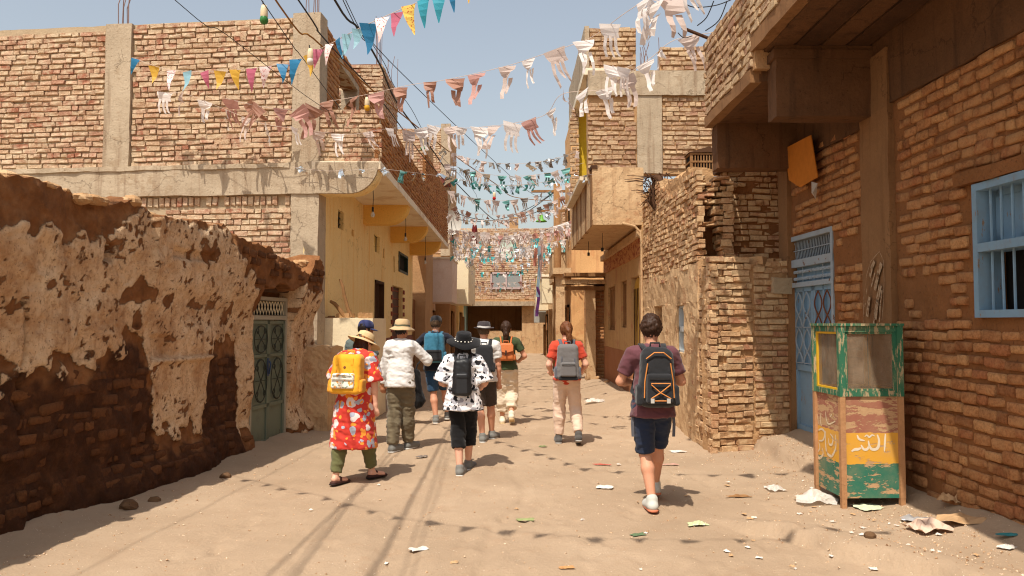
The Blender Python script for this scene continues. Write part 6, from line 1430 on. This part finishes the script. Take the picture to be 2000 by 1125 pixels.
def flag_mesh(kind, var, mat):
    k = (kind, var, mat)
    if k in FMESH: return FMESH[k]
    r = random.Random(var * 31 + len(kind)); m = MB(); h = lambda: r.uniform(-.03, .03)
    def strip(x0, x1, z0, z1, x0b, x1b, n=4, bow=.06):
        b = len(m.v); tws = r.uniform(-1.3, 1.3) if kind != 'tri' else r.uniform(-.5, .5)
        for i in range(n + 1):
            t = i / n; a, c = x0 + (x0b - x0) * t, x1 + (x1b - x1) * t; y = bow * math.sin(t * 3 + var) + h() * .5; tw = tws * t * t; mx_, hw = (a + c) / 2 + .06 * math.sin(t * 4 + var * 2) * t, (c - a) / 2
            m.v += [(mx_ - hw * math.cos(tw), y - hw * math.sin(tw) + h() * .4, z0 + (z1 - z0) * t + h() * .5), (mx_ + hw * math.cos(tw), y + hw * math.sin(tw) + h() * .4, z0 + (z1 - z0) * t + h() * .5)]
            if i: q = b + 2 * i - 2; m.f.append((q, q + 1, q + 3, q + 2)); m.m.append(0)
    if kind == 'tri':
        sw = r.uniform(-.15, .2); strip(-.3, .3, 0, -1.0, sw - .01, sw + .01, 5, .08)
    elif kind == 'jersey':
        sw = r.uniform(-.05, .15); strip(-.30, .30, 0, -.36, -.17 + sw * .4, .22 + sw * .4, 3, .05)
        n = r.choice((2, 2, 3)); 
        for i in range(n):
            a = -.16 + sw * .4 + .38 * i / n; wd = .34 / n * .82; L = r.uniform(.8, 1.1); dx = r.uniform(-.06, .16); strip(a, a + wd, -.34, -L, a + dx, a + dx + wd * .8, 4, .07)
    elif kind == 'foil':
        for i in range(r.choice((3, 4, 5))):
            a = r.uniform(-.3, .2); strip(a, a + r.uniform(.08, .16), 0, -r.uniform(.4, 1.0), a + r.uniform(-.3, .3), a + r.uniform(.0, .4), 4, .15)
        strip(-.3, .3, .02, -.18, -.22, .26, 2, .05)
    me = bpy.data.meshes.new('flag'); me.from_pydata(m.v, [], m.f); me.materials.append(FM[mat]); me.update(); FMESH[k] = me; return me
def spline(P, n=8):
    P = [Vector(p) for p in P]; out = []
    for k in range(len(P) - 1):
        p0, p1, p2, p3 = P[max(0, k - 1)], P[k], P[k + 1], P[min(len(P) - 1, k + 2)]
        for t in np.linspace(0, 1, n, endpoint=(k == len(P) - 2)): out.append(.5 * (2 * p1 + (p2 - p0) * t + (2 * p0 - 5 * p1 + 4 * p2 - p3) * t * t + (3 * p1 - p0 - 3 * p2 + p3) * t ** 3))
    return out
def bunting(label, P, kind, cols, step, size, yaw=.6, jit=.3, cordr=.004, skip=.0, group=None, start=.1, wind=.25):
    pts = spline(P); T = thing('bunting_string', label, 'bunting', pts[0], group)
    MB().tube(pts, cordr, 4).build('cord', MAT['string'], T)
    acc = start; ci = 0; d = 0
    for a, b in zip(pts[:-1], pts[1:]):
        L = (b - a).length
        while acc < d + L:
            p = a.lerp(b, (acc - d) / L); t = (b - a).normalized(); ang = math.atan2(t.y, t.x)
            if random.random() >= skip:
                c = cols[ci % len(cols)] if isinstance(cols, list) else random.choice(cols)
                o = bpy.data.objects.new('flag', flag_mesh(kind, random.randrange(12), c)); COL.objects.link(o); o.parent = T; o.matrix_parent_inverse = PINV[T.name]
                s = size * random.uniform(.82, 1.18); o.location = p; o.scale = (s, s, s); o.rotation_euler = (random.gauss(0, wind), random.gauss(-.05, wind * .7) - math.asin(max(-1, min(1, t.z))) * .5, (ang if abs(ang) < 1.6 else ang + math.pi) * .5 + random.gauss(0, yaw))
            ci += 1; acc += step * random.uniform(1 - jit, 1 + jit)
        d += L
    return T
pp = lambda L: [at(x, y, Y) for x, y, Y in L]
bunting('string of coloured triangle pennants from the left brick wall over the street', pp([(258, 112, 12.75), (330, 136, 12.5), (420, 139, 12.1), (520, 130, 11.5), (580, 116, 11), (640, 88, 10.2), (700, 56, 9.2), (770, 24, 8.4), (830, -2, 7.8), (900, -34, 7.1), (980, -76, 6.5), (1250, -190, 6.1), (1660, -330, 5.9)]), 'tri', ['blue', 'yellow', 'wprint', 'cyan', 'pink', 'yellow', 'yellow', 'pink', 'wprint', 'blue', 'blue', 'yellow', 'pink', 'wprint', 'blue', 'cyan', 'cyan', 'blue', 'wprint', 'pink', 'yprint', 'tealf', 'tealf'], .36, .31, yaw=.35, jit=.12, wind=.12)
bunting('string of brown and white fringed film flags climbing to the right house', pp([(628, 200, 13), (700, 188, 12.6), (800, 166, 12), (870, 156, 11.6), (985, 130, 10.8), (1055, 108, 10.2), (1110, 90, 9.8), (1160, 70, 9.5), (1220, 26, 9.0), (1290, -18, 8.6), (1380, -70, 8.3), (1500, -150, 8.0)]), 'jersey', ['brown', 'brown', 'rose', 'brown', 'brown', 'brown', 'rose', 'pale', 'white', 'pale', 'white', 'white', 'white', 'white'], .52, .46, yaw=.4, jit=.2, wind=.15)
bunting('string of white fringed flags along the left brick wall front', pp([(312, 182, 12.8), (365, 184, 12.75), (455, 220, 12.7), (520, 243, 12.6), (590, 252, 12.6), (645, 260, 12.6), (690, 262, 12.6), (738, 254, 12.6), (790, 248, 13.2)]), 'jersey', ['white', 'pale', 'white', 'white', 'pale', 'white', 'white', 'pale'], .42, .36, jit=.3, wind=.2)
bunting('short string of tangled brown streamers on the left brick wall', pp([(440, 192, 12.7), (510, 208, 12.6), (580, 214, 12.6), (632, 206, 12.85)]), 'jersey', ['rose', 'brown', 'brown', 'rose'], .30, .52, wind=.4)
bunting('string of pale fringed flags from the brick balcony to the ruined house', pp([(790, 258, 14), (850, 246, 13.6), (912, 250, 13), (958, 246, 12.6), (1000, 241, 12.2), (1065, 224, 11.6), (1098, 184, 11.2), (1180, 174, 10.8), (1218, 150, 10.6), (1270, 114, 10.4), (1318, 78, 10.2), (1400, 62, 10.0)]), 'jersey', ['pale', 'white', 'white', 'pale', 'white', 'white', 'pale', 'white', 'rose', 'white'], .40, .46, jit=.3, wind=.22)
bunting('glittering silver foil string along the concrete beam', pp([(572, 326, 12.85), (640, 334, 12.8), (735, 330, 12.6), (800, 336, 12.9), (870, 345, 13.6), (1000, 362, 14.6), (1160, 340, 15.2)]), 'foil', ['silver', 'silver', 'silver', 'silver', 'silver', 'dteal'], .34, .20, jit=.5, wind=.9, skip=.1)
for (lab, P, st, sz) in (('large tangled bundle of long white film flags hanging by the right parapet', [(1262, -6, 9.0), (1285, 2, 8.9), (1312, -2, 8.8)], .17, .66), ('cluster of white film flags before the upper brick storey', [(1196, 128, 10.6), (1216, 134, 10.5), (1236, 126, 10.5)], .19, .44)):
    bunting(lab, pp(P), 'jersey', ['white', 'white', 'pale'], st, sz, jit=.3, wind=.12, start=.02)
FAR = [(862, 292, 1128, 296, 26, 16.5, 'foil', ['pale', 'grey', 'silver'], 'grey foil string between the two balconies, highest over the street'), (866, 318, 1140, 318, 26, 17.5, 'jersey', ['dteal', 'pale', 'pale', 'silver'], 'dull teal fringed string between the two balconies'), (872, 345, 1138, 332, 24, 18.6, 'foil', ['teal', 'silver', 'dteal'], 'teal and silver foil string at the balcony rail'), (874, 372, 1122, 350, 30, 20, 'jersey', ['dteal', 'pale', 'grey', 'pale'], 'grey-teal fringed string sagging beyond the balcony rail'), (880, 404, 1118, 372, 30, 22, 'jersey', ['brown', 'grey', 'pale'], 'brown fringed string sagging beside the wooden pole'),
       (878, 462, 1118, 430, 14, 24, 'jersey', ['white', 'pale', 'white', 'white', 'rose'], 'white and rose fringed string before the brick end house'), (878, 468, 1124, 452, 10, 25.2, 'jersey', ['teal', 'white', 'white', 'white'], 'bright teal and white string before the brick end house'), (882, 480, 1110, 470, 12, 27.5, 'jersey', ['white', 'teal', 'pale'], 'white, teal and pale string under the satellite dish'), (880, 500, 1096, 486, 12, 29, 'foil', ['teal', 'silver', 'white'], 'teal silver tinsel string across the pink house balcony'), (905, 508, 1082, 500, 14, 31, 'jersey', ['white', 'silver', 'rose'], 'white and silver string level with the cream balconies'), (908, 528, 1074, 512, 12, 34, 'foil', ['white', 'teal', 'pale'], 'thin white and teal tinsel string over the far balconies'), (915, 545, 1060, 540, 10, 37, 'jersey', ['white', 'pale', 'rose'], 'white string under the end house window'), (918, 556, 1050, 552, 8, 40, 'jersey', ['white', 'pale', 'dteal'], 'low pale string just above the dark entrance')]
FAR += [(876, 448, 1120, 436, 12, 22.4, 'jersey', ['white', 'white', 'pale'], 'dense white fringed string just past the sagging grey-teal one'), (880, 476, 1118, 466, 14, 25.8, 'jersey', ['white', 'pale', 'silver'], 'pale and silver fringed string level with the wooden pole foot'), (890, 494, 1106, 484, 12, 29.6, 'jersey', ['white', 'white', 'teal', 'pale'], 'white string with a few teal flags over the cream balconies'), (874, 418, 1122, 392, 24, 21.2, 'foil', ['white', 'silver', 'pale'], 'white and silver tinsel string sagging beside the boxed balcony'), (884, 470, 1126, 462, 16, 26, 'foil', ['white', 'silver', 'teal'], 'dense white and silver tinsel string under the wooden pole arm'), (886, 488, 1104, 478, 12, 28.2, 'jersey', ['white', 'white', 'teal'], 'mostly white fringed string over the cream balcony boxes'), (900, 452, 1118, 444, 12, 23.2, 'jersey', ['white', 'pale', 'rose'], 'white and pale fringed string close to the boxed balcony')]
for (x0, y0, x1, y1, sag, Y, kd, cl, lab) in FAR:
    bunting(lab, [at(x0 + (x1 - x0) * t, y0 + (y1 - y0) * t + sag * 4 * t * (1 - t), Y + .6 * math.sin(t * 3)) for t in np.linspace(0, 1, 6)], kd, tuple(cl), .22 * (Y / 24) ** .3, .33 if kd == 'jersey' else .24, jit=.4, wind=.3, skip=.05)
# overhead pennants whose shadow crosses the street in front
bunting('pennant string slung high across the street over the low mud wall', [Vector(p) for p in ((-5.3, 6.7, 5.5), (-3.6, 5.45, 5.3), (-2.0, 4.1, 5.2), (-.6, 3.55, 5.2), (.8, 3.4, 5.35), (2.58, 3.3, 5.8))], 'tri', ['blue', 'pink', 'yellow', 'wprint'], .36, .26, yaw=.3, jit=.1, wind=.1)
t_ = thing('wooden_post', 'tall rough wooden post behind the low mud wall holding pennants', 'post', (-5.3, 6.7, 0)); MB().tube([(-5.3, 6.7, -.1), (-5.28, 6.7, 3), (-5.3, 6.7, 5.7)], [.08, .07, .06], 8).build('shaft', MAT['wood'], t_)
# ================================================================== cables and coloured bulbs
def cabY(px, py, zc): d = ray(px, py); return Vector((0, 0, HC)) + d * ((zc - HC) / d.z)
def cable(label, L, zc, r, mat, pre=None, post=None, group='cables strung along the street'):
    P = ([Vector(p) for p in pre] if pre else []) + [cabY(x, y, zc) for x, y in L] + ([Vector(p) for p in post] if post else [])
    tag(MB().tube(spline(P, 6), r, 5).build('overhead_cable', mat), label, 'cable', group); return P
cb = MAT['cable']
cable('thick black cable running over the brick balcony corner', [(655, 2), (700, 56), (743, 128), (775, 200), (838, 284), (905, 372), (985, 436)], 5.9, .016, cb, pre=[(-2.3, 1, 6.1), (-2.28, 5, 6.0)], post=[(1.5, 27, 6.3)])
cable('black cable close along the upper storey of the left brick house', [(584, 2), (630, 72), (745, 197), (820, 298), (880, 372)], 5.75, .011, cb, pre=[(-3.0, 1, 6.0)], post=[(-2.5, 30, 6.2)])
cable('thin wire curving free against the sky', [(681, 24), (727, 83), (807, 165), (948, 299), (1042, 380)], 6.1, .007, cb, pre=[(-2.1, 1, 6.3)], post=[(1.55, 27, 6.2)])
cable('wavy slack wire beside the thin free wire', [(676, 2), (722, 78), (752, 126), (770, 168), (803, 212), (850, 292), (930, 380)], 6.0, .006, cb, pre=[(-2.0, 1, 6.2)], post=[(-1.6, 33, 6.4)])
cable('fine wire crossing the corner column of the left house', [(344, 2), (440, 66), (590, 182), (660, 226), (735, 258)], 5.3, .005, cb, pre=[(-4.2, 2, 5.6)])
cable('fine wire passing the white hanging lamp', [(542, 46), (590, 112), (681, 232), (770, 330)], 5.4, .006, cb, pre=[(-2.7, 1, 5.6)])
rp = cable('ochre rope strung with coloured lamps down the street', [(545, 10), (612, 75), (724, 173), (873, 293), (972, 362), (1005, 385)], 5.6, .012, MAT['rope'], pre=[(-2.7, 1, 5.8)], post=[(1.4, 27, 6.0)])
for k, (x0, y0, x1, y1) in enumerate(((888, 415, 1085, 395), (890, 428, 1085, 372), (884, 452, 1085, 440))):
    Y0 = 24 + 2 * k; P = [at(x0 + (x1 - x0) * t, y0 + (y1 - y0) * t + 50 * t * (1 - t) * 2, Y0 + (27 - Y0) * t) for t in np.linspace(0, 1, 7)]
    tag(MB().tube(spline(P, 4), .012, 5).build('overhead_cable', cb), ['slack wire from the tall brick house to the wooden pole', 'taut wire from the tall brick house to the pole arm', 'lowest sagging wire between the dish and the wooden pole'][k], 'cable', 'cables strung along the street')
for (px, py, col, lab) in ((513, 2, C(60, 120, 60), 'green lamp in a pale socket on the ochre rope'), (604, 88, C(226, 218, 204), 'white lamp in a pale socket before the corner column'), (715, 184, C(214, 160, 40), 'amber lamp in a pale socket over the balcony corner'), (824, 268, C(70, 150, 80), 'green lamp in a pale socket by the balcony brickwork'), (964, 372, C(190, 40, 36), 'red lamp in a pale socket far along the ochre rope')):
    p = cabY(px, py, 5.6); b = thing('festoon_lamp', lab, 'lamp', p)
    MB().tube([p, p + Vector((.01, 0, -.06))], .008, 5).build('wire', MAT['cable'], b); c = p + Vector((.02, 0, -.2))
    MB().lathe([(.0, .15), (.03, .145), (.042, .10), (.046, .02), (.04, .0)], c, 12).build('socket', m_plain('socket_cream', C(226, 204, 166), .5), b, True)
    MB().lathe([(.034, .02), (.05, -.02), (.052, -.045), (.04, -.075), (.0, -.092)], c, 12).build('globe', m_plain('globe_paint', col, .25), b, True)
# rusty pipe bracket with loose wires at the right parapet
T = thing('pipe_bracket', 'rusty pipe bracket with dangling wires on the right parapet', 'bracket', at(1388, 76, 10.0)); MB().tube(pp([(1332, 54, 10.0), (1362, 66, 10.0), (1392, 78, 10.0)]), .022, 7).build('pipe', MAT['wood_dark'], T)
for L in ([(1330, 2, 9.8), (1355, 14, 9.9), (1400, 10, 9.9), (1440, -6, 9.5)], [(1394, 2, 9.6), (1380, 34, 9.8), (1362, 50, 10)], [(1420, 2, 9.4), (1404, 40, 9.7), (1378, 60, 10)], [(1432, 30, 9.6), (1440, 60, 9.55), (1462, 78, 9.5)], [(1324, 64, 10), (1336, 74, 10), (1352, 70, 10)]):
    MB().tube(spline(pp(L), 5), .007, 4).build('loose_wire', MAT['cable'], T)
# hanging strips at the pole
T = thing('cloth_streamer', 'faded pink, blue and purple cloth strips hanging near the wooden pole', 'streamer', at(1056, 470, 26)); 
for k, (x, y0, y1, c) in enumerate(((1046, 455, 520, C(196, 130, 110)), (1052, 480, 580, C(150, 176, 190)), (1056, 455, 545, C(206, 170, 160)), (1050, 560, 618, C(104, 60, 116)))):
    P = [at(x + 2 * math.sin(j), y0 + (y1 - y0) * j / 5, 26) for j in range(6)]; m = MB()
    for j, p in enumerate(P):
        m.v += [tuple(p + Vector((-.05, .03 * math.sin(j * 2), 0))), tuple(p + Vector((.06, -.03 * math.sin(j * 2), 0)))]
        if j: m.f.append((2 * j - 2, 2 * j - 1, 2 * j + 1, 2 * j)); m.m.append(0)
    m.build('strip', m_film('strip_%d' % k, c), T)
# ================================================================== litter, stones, gravel
def crumple(name, px, py, w, d, h, mat, label, cat, group=None, seed=0, n=9, rz=0.0, fold=False):
    p = gnd(px, py); r = np.random.RandomState(seed + int(px)); z0 = gz(p.x, p.y)
    u = np.linspace(-1, 1, n); A, Bm = np.meshgrid(u, u, indexing='ij'); R = np.maximum(np.abs(A), np.abs(Bm))
    P = np.stack([A, Bm, A * 0], -1); nz = fbm(P * 1.9 + seed * 3.3 + px, 3, seed)
    z = h * np.clip(nz * 1.7 - .35, 0, 1) * (1 - .55 * R ** 2) + .006; 
    e = 1 + (fbm(P * 1.4 + px, 2, 3 + seed) - .5) * .8
    X = A * w / 2 * e; Yy = Bm * d / 2 * e; c, s = math.cos(rz), math.sin(rz)
    V = np.stack([p.x + X * c - Yy * s, p.y + X * s + Yy * c, z0 + z], -1).reshape(-1, 3); I = np.arange(n * n).reshape(n, n)
    Q = np.stack([I[:-1, :-1], I[1:, :-1], I[1:, 1:], I[:-1, 1:]], -1).reshape(-1, 4)
    tag(link(name, npmesh(name, V, Q, False), mat), label, cat, group)
def m_bagfilm():
    t = NT('clear_bag'); t.b.inputs['Roughness'].default_value = .3; t.fin(C(216, 206, 194), .3); tr = t.t.nodes.new('ShaderNodeBsdfTransparent'); mx = t.t.nodes.new('ShaderNodeMixShader'); mx.inputs[0].default_value = .75
    t.t.links.new(tr.outputs[0], mx.inputs[1]); t.t.links.new(t.b.outputs[0], mx.inputs[2]); t.t.links.new(mx.outputs[0], t.t.nodes['Material Output'].inputs[0]); return t.mat
BAG = m_bagfilm(); PAP = m_plain('litter_paper', C(226, 216, 202), .9); CARD = m_plain('cardboard', C(196, 158, 116), .9, var=.3)
crumple('plastic_bag', 1592, 985, .34, .30, .13, BAG, 'crumpled clear plastic bag beside the cabinet legs', 'bag', n=14, seed=1)
crumple('plastic_bag', 1162, 790, .42, .36, .12, BAG, 'crumpled white plastic bag in the middle of the lane', 'bag', n=14, seed=2)
crumple('plastic_bag', 1515, 958, .16, .2, .06, BAG, 'small clear plastic bag on the bare sand left of the cabinet', 'bag', n=10, seed=3)
crumple('paper_sheet', 1695, 998, .25, .2, .04, m_plain('greenish_paper', C(214, 220, 186), .8), 'pale green edged sheet of paper under the cabinet front', 'paper', seed=4, rz=.3)
for (px, py, w, d, h, rz, lab, m) in ((1886, 1050, .42, .24, .10, .1, 'large curled cardboard sheet by the shaded wall', CARD), (1862, 1018, .22, .18, .14, .9, 'upright torn cardboard flap behind the curled sheet', CARD), (1810, 1058, .26, .22, .12, .2, 'crumpled pinkish wrapping paper by the cardboard', m_plain('pinkish_paper', C(220, 190, 168), .9)), (1795, 1035, .24, .14, .05, -.3, 'silvery grey foil wrapper by the cardboard', m_plain('foil_wrap', C(200, 198, 196), .35, .5)), (1975, 1082, .2, .06, .02, .1, 'flat teal plastic strip lying by the shaded wall', m_plain('teal_plastic', C(60, 136, 140), .5)), (1970, 1098, .12, .09, .02, .6, 'dusty pale disc of plastic by the teal strip', PAP), (1360, 1026, .17, .12, .03, .2, 'bright green printed snack packet on the sand', m_printed('green_packet', C(182, 190, 146), C(222, 214, 190))), (1176, 911, .20, .05, .02, -.2, 'flattened red drink can on the lane', m_plain('red_can', C(186, 70, 56), .4)), (1308, 911, .2, .05, .025, .1, 'faded pink wrapper near the brick pier', m_plain('pink_wrap', C(200, 150, 136), .6)), (1180, 953, .17, .12, .03, -.2, 'folded white paper on the open sand', PAP), (818, 1078, .13, .09, .03, .4, 'white printed flyer on the open sand', PAP), (1026, 1018, .15, .08, .02, .1, 'dull green wrapper between the cable shadows', m_plain('dull_green', C(150, 158, 104), .7)), (1106, 1116, .10, .04, .02, .2, 'orange wrapper strip at the open sand', m_plain('orange_wrap', C(196, 146, 96), .8)), (824, 894, .15, .08, .04, .3, 'grey crumpled scrap behind the black hat woman', m_plain('grey_scrap', C(128, 116, 106), .9)), (1060, 874, .10, .05, .03, 0, 'small bright green leaf scrap on the lane', m_plain('leaf_green', C(126, 136, 88), .8)), (1246, 1049, .12, .06, .02, .4, 'dark green wrapper scrap on the open sand', m_plain('dk_green', C(96, 116, 84), .8)), (1324, 884, .2, .12, .03, .2, 'flat white plastic sheet at the foot of the pier', PAP), (1442, 969, .22, .06, .03, .05, 'weathered stick of wood on the sand by the pier', MAT['wood'])):
    crumple('litter_scrap', px, py, w, d, h, m, lab, 'litter', seed=int(px * 7 + py) % 97, rz=rz)
for k in range(60):
    px, py = (random.uniform(560, 1960), random.uniform(880, 1118)) if k < 14 else (random.uniform(1400, 1960), random.uniform(930, 1118))
    p = gnd(px, py)
    if p.x > 3.3 or (k < 14 and p.x < -2): continue
    s = random.uniform(.02, .055); crumple('paper_scrap', px, py, s, s * random.uniform(.5, 1), .02, random.choice((PAP, PAP, CARD, BAG)), 'tiny pale scrap of litter trodden into the sandy street', 'litter', 'tiny scraps on the street', seed=k, n=5, rz=random.uniform(0, 3))
def stone(x, y, s, mat, label, group=None, name='stone', seed=0):
    th = np.linspace(0, math.pi, 6); ph = np.linspace(0, 2 * math.pi, 9)[:-1]; V = []
    for a in th:
        for b in ph: V.append((math.sin(a) * math.cos(b), math.sin(a) * math.sin(b), math.cos(a)))
    V = np.array(V); V *= (.6 + .8 * fbm(V * 1.1 + seed * 7.7, 2, seed))[:, None]; V *= np.array([1, .8, .55]) * s
    c, q = math.cos(seed), math.sin(seed); V = np.stack([V[:, 0] * c - V[:, 1] * q + x, V[:, 0] * q + V[:, 1] * c + y, V[:, 2] + gz(x, y) + s * .22], -1)
    Q = [(i * 8 + j, (i + 1) * 8 + j, (i + 1) * 8 + (j + 1) % 8, i * 8 + (j + 1) % 8) for i in range(5) for j in range(8)]
    tag(link(name, npmesh(name, V, np.array(Q), False), mat), label, 'stone', group)
rk = MAT['mortar_sand']; rk2 = m_surf('stone_dark', C(96, 70, 48), C(122, 92, 64), 4, 30)
for k, (px, py, s) in enumerate(((1150, 745, .14), (1168, 752, .10), (1196, 744, .16), (1212, 752, .12), (1142, 722, .13), (1126, 738, .09), (1228, 758, .11), (1186, 760, .08), (1215, 738, .1))):
    p = gnd(px, py); stone(p.x, p.y, s, rk, 'broken brick rubble lying along the balcony house foot', 'rubble by the balcony house', 'rubble_piece', k)
for k, (px, py, s, lab) in enumerate(((441, 931, .07, 'dark stone lying in the wall shadow edge'), (252, 992, .10, 'dark flat stone near the foot of the mud wall'), (302, 978, .06, 'small stone beside the dark flat stone'), (1700, 1085, .05, 'small stone by the mud kerb'))):
    p = gnd(px, py); stone(p.x, p.y, s, rk2, lab, None, 'stone', k + 20)
def gravel():
    n = 5200; r = np.random.RandomState(5); Y = 4.0 + 18 * r.rand(n) ** 1.8; X = r.uniform(-4, 3.9, n)
    k = n // 3; Y[:k] = 4.5 + 6 * r.rand(k); X[:k] = 3.9 - .35 - np.abs(r.randn(k)) * .55
    k2 = k // 3; X[k:k + k2] = -4.2 + (Y[k:k + k2] - 3) * .1246 + .3 + np.abs(r.randn(k2)) * .3
    Z = ground_h(X, Y); S_ = .004 + .010 * r.rand(n) ** 3; V0 = np.array([(1, 0, 0), (0, 1, 0), (-1, 0, 0), (0, -1, 0), (0, 0, .8), (0, 0, -.6)]); F0 = np.array([(0, 1, 4), (1, 2, 4), (2, 3, 4), (3, 0, 4), (1, 0, 5), (2, 1, 5), (3, 2, 5), (0, 3, 5)])
    V = (V0[None] * S_[:, None, None] * (.6 + .8 * r.rand(n, 6, 1)) + np.stack([X, Y, Z + S_ * .2], -1)[:, None]).reshape(-1, 3); Fc = (F0[None] + 6 * np.arange(n)[:, None, None]).reshape(-1, 3)
    t = NT('gravel_grit'); c = t.ramp(t.noise(60, 1), [(.3, C(116, 84, 58)), (.5, C(184, 148, 112)), (.7, C(224, 206, 180))]); 
    tag(link('gravel', npmesh('gravel', V, Fc, False, {'tint': np.repeat(r.rand(n), 6)}), t.fin(c, .95)), 'loose grit and small stones on the sandy street', 'gravel', kind='stuff')
gravel()
def sack():
    p = gnd(1174, 728); T = thing('sack', 'slumped pale woven sack standing by the balcony house corner', 'sack', p)
    S_ = Sdf(); S_.cap((p.x, p.y, .12), (p.x + .02, p.y, .34), .19, .15, (1, .8, 1)); S_.cap((p.x + .02, p.y, .36), (p.x + .06, p.y, .5), .1, .05); V, Q = S_.mesh(.018, .05); link('bag', npmesh('bag', wrinkle(V, Q, .02), Q), m_plain('woven_sack', C(196, 172, 142), .9, bump=.3), T)
    MB().tube([(p.x + .04, p.y, .43), (p.x + .05, p.y, .45)], .09, 10).build('tie', MAT['rope'], T)
sack()
